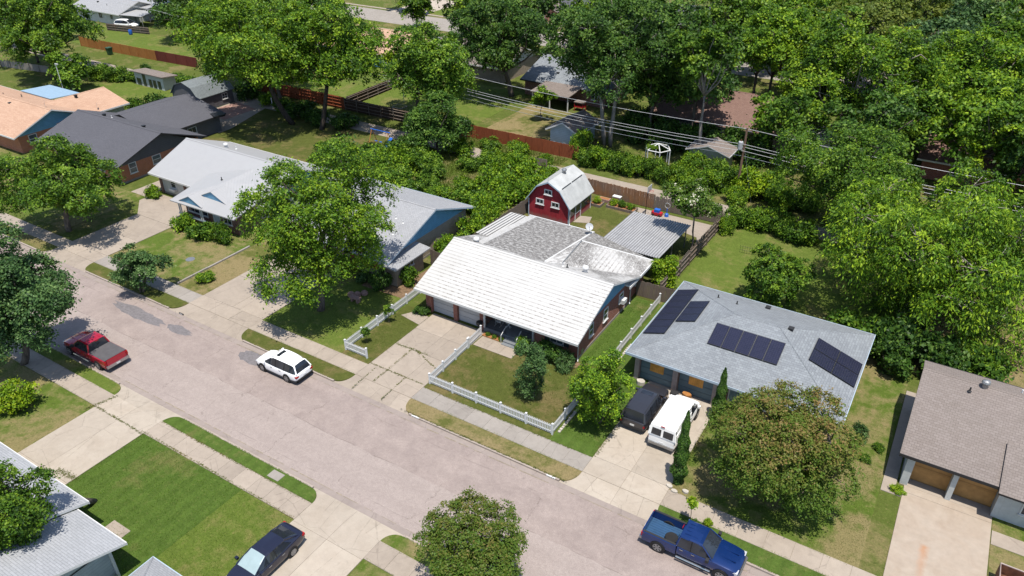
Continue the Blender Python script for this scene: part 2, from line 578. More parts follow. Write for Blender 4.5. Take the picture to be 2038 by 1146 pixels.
def road_mat():
    t = NT('road_chipseal'); P = t.pos()
    big = t.noise(P, .10, 5, .6, .8); mid = t.noise(P, .8, 5, .65, .4); fine = t.noise(P, 16, 4, .75); fine2 = t.noise(P, 5, 3, .6)
    c = t.ramp(big, [(.3, (0.218, 0.179, 0.162)), (.7, (0.280, 0.235, 0.212))])
    c = t.mix(.40, c, t.ramp(mid, [(.3, (0.183, 0.149, 0.136)), (.7, (0.305, 0.259, 0.235))]))
    c = t.mix(.34, c, t.ramp(fine, [(.32, (0.094, 0.077, 0.071)), (.5, (0.249, 0.209, 0.190)), (.68, (0.395, 0.348, 0.320))]))
    c = t.mix(.18, c, t.ramp(fine2, [(.35, (0.150, 0.122, 0.113)), (.65, (0.310, 0.263, 0.240))]))
    sep = t.n('ShaderNodeSeparateXYZ'); t.l(P, sep.inputs[0])
    yy = t.math('ADD', sep.outputs['Y'], t.math('MULTIPLY', t.noise(P, .35, 4), .5))
    # the street was resurfaced lane by lane: the near half paler and smoother, the far half mottled
    half = t.ramp(t.math('SUBTRACT', yy, 27.5), [(.24, 0), (.27, 1)])
    c = t.mix(t.math('MULTIPLY', half, .55), c, t.mix(1.0, c, t.ramp(t.noise(P, .55, 5, .65, .6), [(.35, (.70, .66, .67)), (.65, (1.0, .97, .96))]), 'MULTIPLY'))
    # worn wheel lanes and the old joints between paving lanes
    for y0, wd_, k in ((25.1, .5, .25), (26.7, .5, .2), (28.9, .5, .25), (30.3, .4, .15)):
        s = t.ramp(t.math('ABSOLUTE', t.math('SUBTRACT', yy, y0)), [(.0, 1), (wd_, 0)])
        c = t.mix(t.math('MULTIPLY', t.math('MULTIPLY', s, t.ramp(mid, [(.35, .2), (.6, 1)])), k), c, (0.174, 0.141, 0.130))
    for y0, k in ((27.75, .55), (30.75, .35), (24.5, .35)):
        s = t.ramp(t.math('ABSOLUTE', t.math('SUBTRACT', yy, y0)), [(.0, 1), (.05, 0)])
        c = t.mix(t.math('MULTIPLY', t.math('MULTIPLY', s, t.ramp(t.noise(P, .5, 4), [(.45, 0), (.56, 1)])), k), c, (0.085, 0.066, 0.056))
    # cross cracks every few metres
    xx = t.math('ADD', sep.outputs['X'], t.math('MULTIPLY', t.noise(P, .5, 5, .7), 2.4))
    fr = t.math('ABSOLUTE', t.math('SUBTRACT', t.math('FRACT', t.math('DIVIDE', xx, 6.1)), .5))
    s = t.ramp(fr, [(.0, 1), (.0075, 0)])
    c = t.mix(t.math('MULTIPLY', t.math('MULTIPLY', s, t.ramp(t.noise(P, .6, 4), [(.46, 0), (.54, 1)])), .6), c, (0.080, 0.062, 0.052))
    v = t.n('ShaderNodeTexVoronoi', feature='DISTANCE_TO_EDGE', i_Scale=.4)
    t.l(t.scaled(P, (1, .8, 1)), v.inputs['Vector'])
    cr = t.ramp(t.math('ADD', v.outputs['Distance'], t.math('MULTIPLY', t.noise(P, 2.6, 4, .7), .08)), [(.036, 1), (.046, 0)])
    c = t.mix(t.math('MULTIPLY', t.math('MULTIPLY', cr, t.ramp(t.noise(P, .16, 3), [(.5, 0), (.6, 1)])), .45), c, (0.094, 0.073, 0.062))
    # oil drips
    dr = t.n('ShaderNodeTexVoronoi', i_Scale=.9); t.l(P, dr.inputs['Vector'])
    d = t.ramp(dr.outputs['Distance'], [(.03, 1), (.10, 0)])
    c = t.mix(t.math('MULTIPLY', t.math('MULTIPLY', d, t.ramp(t.noise(P, .3, 3), [(.52, 0), (.62, 1)])), .5), c, (0.066, 0.055, 0.049))
    return t.pbr(c, .92, t.bump(t.math('ADD', fine, fine2), .6, .014), 0, .2)


M['road'] = road_mat()
M['patch'] = plain('asphalt_patch', (.185, .17, .175), .9, var=.2, scale=6)
M['tar'] = plain('joint_dirt', (.27, .225, .165), .95, var=.3, scale=6)
M['roof_white'] = white_roof('roof_white_painted', 0)
M['roof_white_mottled'] = white_roof('roof_white_worn', 1.0)
M['roof_white_rear'] = white_roof('roof_white_streaked', .45)
M['roof_solar'] = shingle('shingle_blue_grey', (.30, .325, .345), (.20, .215, .235), .20, .34, .5)
M['roof_grey'] = shingle('shingle_light_grey', (.41, .415, .43), (.33, .335, .35), .145, .3, .35)
M['roof_dark'] = shingle('shingle_slate', (.125, .125, .142), (.10, .10, .115), .14, .3, .4)
M['roof_terra'] = shingle('shingle_terracotta', (.60, .40, .285), (.47, .285, .19), .17, .5, .5)
M['roof_brown'] = shingle('shingle_brown_grey', (.29, .245, .22), (.20, .165, .145), .16, .32, .5)
M['roof_taupe'] = shingle('shingle_taupe', (.275, .235, .215), (.215, .18, .16), .2, .3, .4)
M['roof_redbrown'] = shingle('shingle_red_brown', (.26, .165, .135), (.20, .12, .10), .17, .4, .4)
M['roof_barnshed'] = shingle('shingle_green_grey', (.24, .27, .28), (.17, .19, .20), .16, .3, .4)
M['roof_south'] = shingle('shingle_pale', (.44, .45, .47), (.36, .37, .385), .16, .6, .4)
M['metal_white'] = siding('metal_roof_white', (.385, .385, .39), .3, True, .82, .03, .5)
M['metal_seam'] = plain('metal_roof_cream', (.56, .55, .53), .5, var=.06)
M['metal_barn'] = plain('metal_roof_pale', (.50, .51, .50), .45, var=.14, scale=1.2)
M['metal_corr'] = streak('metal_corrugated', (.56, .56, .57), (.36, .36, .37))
M['metal_blue'] = plain('metal_roof_blue', (.30, .43, .56), .5, var=.08)
M['brick_red'] = bricks('brick_red', (.36, .115, .075), (.26, .08, .055))
M['brick_orange'] = bricks('brick_orange', (.52, .175, .075), (.40, .125, .055))
M['brick_brown'] = bricks('brick_brown', (.21, .095, .07), (.15, .065, .05))
M['brick_tan'] = bricks('brick_tan', (.36, .29, .22), (.29, .23, .175))
M['brick_pink'] = bricks('brick_pink', (.46, .20, .15), (.36, .15, .11))
M['siding_blue'] = siding('siding_blue', (.17, .40, .60), .22, False, .6)
M['siding_dusk'] = siding('siding_grey_blue', (.42, .47, .50), .22, False, .6)
M['siding_shed'] = siding('siding_blue_white', (.47, .56, .63), .24, False, .35)
M['siding_white'] = siding('siding_white', (.62, .63, .63), .2, False, .7)
M['siding_grey'] = siding('siding_dark_grey', (.115, .112, .125), .25, False, .6)
M['siding_red'] = barn_red()
M['siding_green'] = siding('siding_sage', (.36, .38, .28), .2, False, .6)
M['stucco_pale'] = plain('stucco_pale', (.56, .58, .57), .85, var=.08)
M['paint_white'] = plain('paint_white', (.74, .74, .73), .5, var=.05)
M['vinyl'] = plain('vinyl_white', (.80, .80, .80), .4, var=.03)
M['trim_blue'] = plain('trim_pale_blue', (.45, .55, .64), .5, var=.06)
M['door_grey'] = siding('garage_door_grey', (.52, .52, .52), .53, False, .6, .04)
M['door_blue'] = siding('garage_door_blue', (.15, .225, .26), .55, False, .6, .12)
M['pillar_pink'] = plain('painted_post', (.42, .34, .31), .7, var=.15)
M['osb'] = siding('plywood_sheet', (.80, .38, .085), .16, True, .7, .3)
M['osb2'] = siding('chipboard_sheet', (.46, .25, .085), 1.25, False, .6, .22)
M['window_dark'] = glass('window_glass_dark')
M['window_grey'] = glass('window_glass_grey', (.05, .06, .065), .12)
M['black'] = plain('black_metal', (.015, .015, .016), .5)
M['dark'] = plain('dark_plastic', (.03, .03, .032), .6)
M['rail'] = plain('dark_rail', (.02, .021, .024), .5)
M['steel'] = plain('galvanised_steel', (.42, .42, .42), .4, .7)
M['shutter'] = plain('shutter_dark', (.035, .04, .05), .6)
M['shutter_red'] = plain('shutter_rust_red', (.33, .075, .03), .6)
M['porch_floor'] = plain('porch_floor_grey', (.20, .215, .23), .6)
M['porch_wall'] = plain('porch_wall_white', (.60, .60, .60), .7)
M['blue_door'] = plain('front_door_blue', (.23, .33, .40), .5)
M['wood_new'] = wood('wood_orange', (.42, .185, .055), (.30, .125, .038))
M['wood_red'] = wood('wood_red_stain', (.30, .085, .035), (.21, .055, .026))
M['wood_maroon'] = wood('wood_maroon', (.16, .04, .03), (.12, .03, .024))
M['wood_old'] = wood('wood_weathered', (.21, .16, .125), (.15, .115, .095), (.20, .18, .165))
M['wood_mixed'] = wood('wood_brown', (.34, .16, .075), (.20, .115, .07), (.19, .165, .145))
M['wood_dark'] = wood('wood_dark_brown', (.085, .05, .035), (.06, .037, .027))
M['wood_pole'] = bark('pole_wood', (.19, .12, .085))
M['bark'] = bark('bark_grey_brown', (.115, .095, .08))
M['bark_pale'] = bark('bark_pale_grey', (.24, .21, .185))
M['bark_dark'] = bark('bark_dark', (.06, .048, .04))
M['stone'] = plain('stone_pale', (.50, .46, .40), .9, var=.2)
M['brick_paver'] = bricks('paver_red', (.38, .22, .18), (.30, .165, .135), (.30, .25, .22))
M['mulch'] = plain('mulch_orange', (.34, .15, .055), .95, var=.35, scale=14)
M['rust'] = plain('rusty_steel', (.16, .065, .035), .8, var=.5, scale=2.5)
M['blue_plastic'] = plain('plastic_blue', (.03, .14, .55), .4)
M['red_plastic'] = plain('plastic_red', (.5, .02, .03), .4)
M['green_bin'] = plain('plastic_green', (.03, .085, .04), .5)
M['dish'] = plain('dish_grey', (.50, .51, .53), .4)
M['soil'] = plain('garden_soil', (.20, .13, .075), .95, var=.35, scale=6)

# solar cells
def solar_mat():
    t = NT('solar_cells'); U = t.uv()
    b = t.n('ShaderNodeTexBrick', offset=0.0)
    b.inputs['Scale'].default_value = 1.0; b.inputs['Brick Width'].default_value = .166; b.inputs['Row Height'].default_value = .166
    b.inputs['Mortar Size'].default_value = .004
    b.inputs['Color1'].default_value = (.012, .013, .028, 1); b.inputs['Color2'].default_value = (.015, .016, .034, 1)
    b.inputs['Mortar'].default_value = (.05, .05, .065, 1)
    t.l(U, b.inputs['Vector'])
    return t.pbr(b.outputs['Color'], .18, None, 0, .45)


M['solar'] = solar_mat()
# foliage
M['leaf_bright'] = leaf('leaf_bright', [(0, (.026, .064, .006)), (.5, (.094, .196, .012)), (1, (.285, .405, .022))])
M['leaf_mid'] = leaf('leaf_mid', [(0, (.022, .056, .007)), (.5, (.072, .155, .013)), (1, (.215, .325, .026))])
M['leaf_deep'] = leaf('leaf_deep', [(0, (.016, .042, .008)), (.5, (.050, .116, .016)), (1, (.145, .240, .036))])
M['leaf_cool'] = leaf('leaf_cool', [(0, (.019, .048, .015)), (.5, (.056, .120, .034)), (1, (.150, .245, .078))])
M['leaf_lime'] = leaf('leaf_lime', [(0, (.060, .120, .006)), (.5, (.14, .25, .010)), (1, (.32, .41, .018))])
M['leaf_crape'] = leaf('leaf_crape', [(0, (.034, .076, .010)), (.45, (.082, .148, .016)), (.78, (.150, .150, .032)), (1, (.235, .155, .058))])
M['leaf_olive'] = leaf('leaf_olive', [(0, (0.054, 0.087, 0.013)), (.5, (0.108, 0.150, 0.020)), (1, (0.199, 0.222, 0.042))])
M['leaf_bloom'] = leaf('leaf_bloom', [(0, (0.035, 0.077, 0.011)), (.6, (0.088, 0.164, 0.019)), (.93, (0.164, 0.234, 0.035)), (1, (0.585, 0.562, 0.445))])
# vehicles
M['car_white'] = carpaint('car_paint_white', (.78, .78, .78))
M['van_white'] = carpaint('van_paint_white', (.74, .74, .73), .4)
M['car_red'] = carpaint('car_paint_red', (.33, .006, .022), .25, .2)
M['car_blue'] = carpaint('car_paint_blue', (.005, .023, .105), .22, .3)
M['car_navy'] = carpaint('car_paint_navy', (.012, .013, .028), .25, .2)
M['car_charcoal'] = carpaint('car_paint_charcoal', (.030, .030, .036), .3, .3)
M['car_glass'] = glass('car_glass', (.010, .012, .016), .05)
M['sunshade'] = plain('sunshade_silver', (.34, .44, .46), .4, var=.05)
M['tyre'] = plain('tyre_rubber', (.018, .018, .019), .85)
M['alloy'] = plain('alloy_rim', (.45, .45, .46), .3, .6)
M['chrome'] = plain('chrome', (.55, .55, .56), .2, .8)
M['lamp_red'] = plain('tail_lamp_red', (.42, .008, .012), .25)
M['lamp_clear'] = plain('lamp_clear', (.55, .56, .58), .2)
M['tonneau'] = plain('tonneau_cover', (.10, .095, .10), .7)
M['bed_blue'] = plain('bed_liner_blue', (.03, .085, .18), .5)
M['blue_steel'] = plain('door_pale', (.5, .55, .58), .5)
# ------------------------------------------------------------------ ground, street, pavements
ROAD_Z = -0.12
g = MB()
prof = [(-400, -.02), (21.98, -.02), (21.98, -.20), (33.52, -.20), (33.52, -.02), (1600, -.02)]
for (ya, za), (yb, zb) in zip(prof[:-1], prof[1:]):
    g.poly([(-1600, ya, za), (1200, ya, za), (1200, yb, zb), (-1600, yb, zb)])
struct(g, 'ground', M['grass'])
struct(MB().box(-260, 120, 23.60, 31.52, -.19, ROAD_Z), 'road', M['road'])
struct(MB().box(-260, 120, 31.52, 31.98, -.19, ROAD_Z + .006), 'gutter', M['gutter'])
struct(MB().box(-260, 120, 23.15, 23.60, -.19, ROAD_Z + .006), 'gutter', M['gutter'])


for y in (31.52, 23.60):
    rgj = random.Random(int(y)); jm = MB(); xx = -110.0
    while xx < 30:
        l_ = rgj.uniform(.3, 1.6); w_ = rgj.uniform(.015, .06)
        jm.poly([(xx, y - w_, ROAD_Z + .010), (xx + l_, y - w_ * .6, ROAD_Z + .010), (xx + l_, y + w_ * .7, ROAD_Z + .010), (xx, y + w_ * .5, ROAD_Z + .010)])
        xx += l_ + rgj.uniform(.0, .8)
    tag(jm.build('gutter_dirt', M['tar']), 'dirt gathered along the gutter joint', 'dirt', kind='stuff')


def blob(cx, cy, rx, ry, seed, n=26, rough=.18):
    rg = random.Random(seed)
    return [(cx + rx * math.cos(2 * math.pi * i / n) * (1 + rg.uniform(-rough, rough)), cy + ry * math.sin(2 * math.pi * i / n) * (1 + rg.uniform(-rough, rough))) for i in range(n)]


for cx, cy, rx, ry, sd_ in ((-57.6, 30.1, 3.6, .62, 1), (-52.3, 30.35, 1.5, .45, 2), (-43.6, 30.9, 1.5, .8, 3)):
    struct(MB().poly([(x, y, ROAD_Z + .004) for x, y in blob(cx, cy, rx, ry, sd_)]), 'road_patch', M['patch'])

# driveways on the far (north) side and on the near (south) side: x0, x1
ND = [(-75.2, -69.2), (-54.9, -47.2), (-35.1, -29.6), (-15.2, -9.7), (3.2, 8.25)]
SD = [(-81.0, -75.0), (-48.9, -43.3), (-28.5, -22.9)]
FL = 0.95


def spans(drives, lo, hi):
    out = []; a = lo
    for x0, x1 in drives:
        out.append((a, x0)); a = x1
    out.append((a, hi)); return out


# kerbs and grass verges
VM = {0: 'grass', 1: 'grass_olive', 2: 'grass_olive', 3: 'grass_dry', 4: 'grass_green', 5: 'grass_green'}
for k, (a, b) in enumerate(spans(ND, -150, 60)):
    a2 = a + FL if k > 0 else a; b2 = b - FL if k < len(ND) else b
    kb = MB().prism([(a2, 31.98), (b2, 31.98), (b2, 32.12), (a2, 32.12)], -.19, .012)
    struct(kb, 'kerb', M['kerb'])
    pts = []
    n = 10
    left = [(a, 33.5)] if k == 0 else [(a + FL - FL * math.cos(R(90 * i / n)), 33.5 - 1.37 * math.sin(R(90 * i / n))) for i in range(n + 1)]
    right = [(b, 33.5)] if k == len(ND) else [(b - FL + FL * math.cos(R(90 * i / n)), 33.5 - 1.37 * math.sin(R(90 * i / n))) for i in range(n, -1, -1)]
    if k == 0: left = [(a, 33.5), (a, 32.13)]
    if k == len(ND): right = [(b, 32.13), (b, 33.5)]
    struct(MB().prism(left + right, -.18, .006), 'verge', M[VM[k]])
VS = {0: 'grass', 1: 'grass_vivid', 2: 'grass_green', 3: 'grass_patchy'}
for k, (a, b) in enumerate(spans(SD, -150, 60)):
    a2 = a + FL if k > 0 else a; b2 = b - FL if k < len(SD) else b
    struct(MB().prism([(a2, 23.0), (b2, 23.0), (b2, 23.15), (a2, 23.15)], -.19, .012), 'kerb', M['kerb'])
    n = 10
    left = [(a + FL - FL * math.cos(R(90 * i / n)), 22.0 + .99 * math.sin(R(90 * i / n))) for i in range(n, -1, -1)] if k else [(a, 22.99), (a, 22.0)]
    right = [(b - FL + FL * math.cos(R(90 * i / n)), 22.0 + .99 * math.sin(R(90 * i / n))) for i in range(n + 1)] if k < len(SD) else [(b, 22.0), (b, 22.99)]
    struct(MB().prism(left + right, -.18, .006), 'verge', M[VS[k]])

# house numbers painted on the kerb (too small to read: a white plate with dark strokes)
for x in (-28.05, -16.75):
    o = tag(MB().box(x - .33, x + .33, 31.972, 32.05, -.09, .018).build('kerb_number', M['vinyl'], origin=(x, 32, 0)), kind='structure')
    for i in range(4):
        xx = x - .2 + i * .13
        MB().box(xx, xx + .035, 31.966, 31.974, -.075, -.005).build('digit', M['black'], parent=o)
o = tag(MB().box(-54.35, -53.8, 31.972, 32.05, -.09, .018).build('kerb_number', M['dark'], origin=(-54.1, 32, 0)), kind='structure')
MB().box(-54.26, -53.9, 31.965, 31.974, -.075, -.01).build('digit', M['paint_white'], parent=o)


# pavements: slab by slab
def slab_mesh(lx, ly, h, mat, nm='slab'):
    me = MB().box(-lx / 2, lx / 2, -ly / 2, ly / 2, -.10, h)
    o = me.build(nm, M[mat]); return o


rg = random.Random(5)


def pavement(segs, y0, y1, mats):
    for (a, b), mt in zip(segs, mats):
        st = struct(MB().box(a, b, y0, y1, -.10, .006), 'sidewalk', M['tar'], origin=((a + b) / 2, (y0 + y1) / 2, 0))
        n = max(1, round((b - a) / 1.52)); L = (b - a) / n
        proto = None
        for i in range(n):
            loc = (a + L * (i + .5) - (a + b) / 2, 0, rg.uniform(-.004, .006))
            rt = (0, 0, R(rg.uniform(-.15, .15)))
            if proto is None:
                proto = MB().box(-L / 2 + .008, L / 2 - .008, -(y1 - y0) / 2, (y1 - y0) / 2, -.09, .030).build('slab', M[mt])
                proto.parent = st; proto.location = loc; proto.rotation_euler = rt
            else:
                inst(proto, 'slab', st, loc, rt)


pavement([(-110, -75.2), (-69.2, -54.9), (-47.2, -35.1), (-29.6, -15.2), (-9.7, 3.2), (8.25, 30)], 33.5, 35.0,
         ['concrete', 'concrete_grey', 'concrete', 'concrete_grey', 'concrete', 'concrete'])
pavement([(-110, -81), (-75, -48.9), (-43.3, -28.5), (-22.9, 0)], 20.5, 22.0, ['concrete', 'concrete', 'concrete', 'concrete'])


def driveway(x0, x1, yk, ys, ye, mat, cols, rows, south=False):
    """flared apron from the gutter (yk) to the pavement line (ys), then panels up to ye"""
    cx = (x0 + x1) / 2
    s = -1 if south else 1
    st = struct(MB().box(x0, x1, min(ys, ye), max(ys, ye), -.09, .008), 'driveway', M['tar'], origin=(cx, ys, 0))
    n = 4
    for i in range(n):        # apron panels, sloping down to the gutter
        t0, t1 = i / n, (i + 1) / n
        bx0, bx1 = x0 - FL + (x1 - x0 + 2 * FL) * t0, x0 - FL + (x1 - x0 + 2 * FL) * t1
        tx0, tx1 = x0 - .55 + (x1 - x0 + 1.1) * t0, x0 - .55 + (x1 - x0 + 1.1) * t1
        e = .006
        pts = [(bx0 + e, yk, ROAD_Z + .012), (bx1 - e, yk, ROAD_Z + .012), (tx1 - e, ys, .0), (tx0 + e, ys, .0)]
        if south: pts = pts[::-1]
        MB().slab(pts, .07).build('apron_panel', M[mat], parent=st)
    rowsy = [ys] + [ys + (ye - ys) * r for r in rows] + [ye]
    for j in range(len(rowsy) - 1):
        nc = cols[min(j, len(cols) - 1)]
        for i in range(nc):
            xa, xb = x0 + (x1 - x0) * i / nc, x0 + (x1 - x0) * (i + 1) / nc
            ya, yb = sorted((rowsy[j], rowsy[j + 1]))
            gz = rg.uniform(.022, .034)
            MB().box(xa + .010, xb - .010, ya + .010, yb - .010, -.07, gz).build('panel', M[mat], parent=st)
    return st


driveway(*ND[2], 31.98, 33.5, 43.72, 'concrete', [3, 3, 2, 2], [.17, .48, .74])
driveway(*ND[1], 31.98, 33.5, 45.0, 'concrete', [3, 2, 2], [.14, .5])
driveway(*ND[0], 31.98, 33.5, 42.6, 'concrete', [2, 2, 2], [.16, .55])
driveway(*ND[3], 31.98, 33.5, 44.85, 'concrete_light', [2, 2, 2], [.15, .55])
driveway(*ND[4], 31.98, 33.5, 43.5, 'concrete_rust', [2, 1, 1], [.15, .93])
driveway(*SD[1], 23.15, 22.0, 9.0, 'concrete_light', [2, 2, 2], [.12, .55], True)
driveway(*SD[2], 23.15, 22.0, 4.0, 'concrete_light', [2, 2, 2], [.09, .5], True)
driveway(*SD[0], 23.15, 22.0, 9.0, 'concrete', [2, 2], [.3], True)
# widening in front of the white-roofed house's garage, its side path
w3 = struct(MB().prism([(-75.2, 42.62), (-69.2, 42.62), (-69.0, 47.4), (-78.2, 47.4), (-78.2, 45.0)], -.09, .028), 'driveway', M['concrete'])
struct(MB().prism([(-81.2, 46.0), (-78.3, 46.0), (-78.3, 47.3), (-81.2, 56)], -.09, .022), 'path', M['concrete'])

# weeds and grass growing in the joints of the white-roofed house's driveway
wd = MB()
rgw = random.Random(9)
def weed_line(p, q, n, w_):
    for i in range(n):
        t = rgw.random()
        x = p[0] + (q[0] - p[0]) * t + rgw.gauss(0, w_); y = p[1] + (q[1] - p[1]) * t + rgw.gauss(0, w_)
        for k in range(3):
            a = rgw.uniform(0, 6.28); l = rgw.uniform(.04, .12); h = rgw.uniform(.005, .03)
            dx, dy = math.cos(a) * l, math.sin(a) * l
            wd.poly([(x - dy * .25, y + dx * .25, .025), (x + dy * .25, y - dx * .25, .025), (x + dx, y + dy, .03 + h)])
for seg in [((-35.0, 35.25), (-29.8, 35.25), 150, .035), ((-33.3, 33.6), (-33.4, 38.4), 110, .04), ((-31.4, 32.2), (-31.5, 35.2), 60, .03), ((-35.0, 38.4), (-31.8, 38.5), 120, .06),
            ((-33.0, 38.5), (-30.0, 37.3), 90, .04), ((-34.2, 32.0), (-34.3, 35), 40, .03), ((-48.9, 20.5), (-43.3, 20.4), 200, .04), ((-43.3, 15.4), (-45.0, 15.2), 260, .12), ((-43.6, 20.6), (-28.6, 20.55), 300, .03),
            ((-43.3, 21.98), (-28.6, 21.98), 300, .03), ((-29.5, 34.98), (-15.3, 34.98), 240, .03), ((-29.5, 32.14), (-15.5, 32.14), 240, .03), ((-49.2, 19.9), (-48.6, 21.9), 120, .1), ((-15.1, 35.2), (-15.0, 44), 260, .07), ((-9.5, 36), (-9.6, 43), 200, .07)]:
    weed_line(*seg)
tag(wd.build('joint_weeds', M['grass_olive']), 'small weeds sprouting in the joints of driveways and pavements', 'weeds', kind='stuff')


eg = MB()
rge = random.Random(21)
def edge_line(p, q, dens, w_):
    L_ = math.hypot(q[0] - p[0], q[1] - p[1])
    for i in range(int(L_ * dens)):
        t = rge.random(); k = (.5 + .5 * math.sin(t * L_ * 1.7 + p[1])) * rge.random()
        x = p[0] + (q[0] - p[0]) * t; y = p[1] + (q[1] - p[1]) * t
        nx, ny = -(q[1] - p[1]) / L_, (q[0] - p[0]) / L_
        a_ = rge.uniform(-.8, .8); l_ = w_ * (.35 + k)
        dx, dy = (nx * math.cos(a_) - ny * math.sin(a_)) * l_, (nx * math.sin(a_) + ny * math.cos(a_)) * l_
        b_ = rge.uniform(.012, .03)
        eg.poly([(x - ny * b_, y + nx * b_, .012), (x + ny * b_, y - nx * b_, .012), (x + dx, y + dy, rge.uniform(.034, .06))])
for xa, xb in ((-69, -55), (-47, -35.3), (-29.4, -15.4), (-9.5, 3)):
    edge_line((xa, 33.5), (xb, 33.5), 26, .13); edge_line((xb, 35.0), (xa, 35.0), 26, .13); edge_line((xb - 1, 32.12), (xa + 1, 32.12), 22, .10)
for xa, xb in ((-75, -49), (-43.2, -28.6), (-22.8, -8)):
    edge_line((xb, 22.0), (xa, 22.0), 26, .13); edge_line((xa, 20.5), (xb, 20.5), 26, .13); edge_line((xa + 1, 23.0), (xb - 1, 23.0), 22, .10)
for x, ya, yb in ((-43.3, 9, 20.4), (-15.2, 35.2, 44.5), (-35.1, 35.2, 43)): edge_line((x, yb), (x, ya), 24, .13)
for x, ya, yb in ((-48.9, 9, 20.4), (-28.5, 6, 20.4), (-9.7, 35.2, 44.5), (-29.55, 35.2, 43)): edge_line((x, ya), (x, yb), 24, .13)
tag(eg.build('edge_grass', M['grass_vivid'], uv=False), 'ragged grass tips creeping over the edges of kerbs and pavements', 'grass', kind='stuff')


def lawn(mat, pts, z=.0):
    return struct(MB().prism(pts, -.05, z), 'lawn', M[mat])


def rect(x0, x1, y0, y1): return [(x0, y0), (x1, y0), (x1, y1), (x0, y1)]


# lawns
lawn('grass_green', rect(-43.28, -28.52, -8, 20.48))
lawn('grass_vivid', [(-33.6, -8), (-28.53, -8), (-28.53, 20.47), (-33.2, 20.47)], .004)
lawn('grass_patchy', rect(-75, -48.92, -8, 20.48))
lawn('grass_patchy', rect(-22.88, 0, -8, 20.48))
lawn('grass_patchy', [(-69.1, 35.02), (-58.72, 35.02), (-58.72, 46.5), (-69.1, 46.5)])
lawn('grass_dry', [(-58.5, 35.02), (-54.95, 35.02), (-54.95, 46), (-58.5, 46)])
lawn('grass_vivid', rect(-47.15, -38.05, 35.02, 46.0))
lawn('grass_olive', rect(-37.95, -35.14, 35.02, 43.6))
lawn('grass_olive', rect(-29.55, -18.65, 35.02, 44.3))
lawn('grass_green', rect(-21.1, -18.65, 44.3, 55.6))
lawn('grass_green', rect(-18.55, -15.25, 35.02, 57))
lawn('grass_patchy', rect(-9.65, 1.9, 35.02, 45.0))
lawn('grass_patchy', rect(-1.9, 1.9, 45.0, 57.0))
lawn('grass_patchy', rect(8.3, 30, 35.02, 44))
lawn('grass_olive', rect(-38.2, -19.1, 55.7, 73.6))
lawn('grass_vivid', rect(-18.9, 1.9, 57.0, 76.0), .004)
lawn('grass_dry', rect(2.0, 30, 56.5, 76.0), .004)
lawn('grass_patchy', rect(-57, -41.5, 59.5, 76))
lawn('grass_vivid', rect(-125, -98.5, 60, 77))
lawn('grass_olive', rect(-97, -58, 59.5, 76.2))
lawn('grass_dry', rect(-57.8, -41.5, 82.5, 99.0))
lawn('grass_vivid', rect(-165, -102, 85.5, 98))
lawn('grass_vivid', rect(-96, -60, 86, 104), .004)
lawn('grass_vivid', rect(-125, -95, 144.6, 175))
lawn('grass_patchy', rect(-125, -78.5, 36, 46))

# alley, second street, other paved areas
al = struct(MB().box(-220, 60, 76.2, 79.2, -.06, .012), 'alley', M['concrete'])
struct(MB().box(-260, 120, 132.5, 142.4, -.06, .010), 'road', M['concrete_grey'])
struct(MB().box(-260, 120, 143.6, 144.5, -.06, .02), 'sidewalk', M['concrete'])
struct(MB().box(-122, -112.5, 142.3, 160, -.06, .025), 'driveway', M['concrete_light'])
struct(MB().box(-91.5, -79.0, 142.3, 153.4, -.06, .025), 'driveway', M['concrete_rust'])
struct(MB().box(-1, 14, 142.3, 153.4, -.06, .025), 'driveway', M['concrete_rust'])
pv = struct(MB().prism([(-97.9, 69.7), (-88.6, 65.0), (-88.6, 67.2), (-91.5, 76.2), (-98.0, 76.2)], -.05, .015), 'patio', M['concrete'])
for i in range(8):
    for j in range(3):
        MB().box(-97.6 + j * 1.75, -95.95 + j * 1.75, 69.9 + i * .76 - j * .3, 70.62 + i * .76 - j * .3, .0, .03).build('paver', M['brick_paver'], parent=pv)
# paved walks of the white-roofed house
wk = struct(MB().box(-29.5, -25.8, 41.62, 43.1, -.06, .02), 'path', M['tar'])
for i in range(3):
    xa = -29.5 + i * 1.24
    MB().box(xa, xa + 1.225, 41.62, 43.0, -.05, .04).build('slab', M['concrete'], parent=wk)
struct(MB().prism([(-37.4, 42.0), (-35.13, 41.6), (-35.13, 43.0), (-36.7, 43.1)], -.05, .03), 'path', M['concrete'])
struct(MB().prism([(-33.1, 66.2), (-31.5, 66.9), (-31.9, 68.4), (-33.1, 68.0)], -.05, .035), 'patio', M['concrete'])
struct(MB().prism([(-28.6, 72.6), (-25.5, 71.2), (-20.4, 69.8), (-19.6, 67.5), (-19.5, 73.4), (-28.6, 73.4)], -.05, .012), 'patio', M['concrete'])
# path along the taupe-roofed house
struct(MB().prism([(1.95, 42.2), (3.15, 42.2), (3.15, 43.0), (2.75, 43.0), (2.75, 54.0), (1.95, 54.0)], -.05, .03), 'path', M['concrete'])
struct(MB().box(8.3, 16, 41.0, 42.2, -.05, .03), 'path', M['concrete'])
# dividing low wall between the two front lawns
lw = root('garden_edging', (-58.6, 39, 0), 'low pale concrete edging dividing the dry front lawn from the green one', 'edging')
for i in range(5):
    MB().box(-58.70, -58.52, 35.1 + i * 1.75, 36.82 + i * 1.75, -.05, .16 if i < 2 else .13).build('block', M['concrete_grey'], parent=lw)
# manhole and meter covers
struct(MB().box(-32.75, -31.75, 22.2, 22.85, -.05, .03), 'meter_cover', M['concrete_grey'])
struct(MB().prism(arc(-61.6, 38.9, .45, 0, 350, 12), -.05, .012), 'meter_cover', M['steel'])
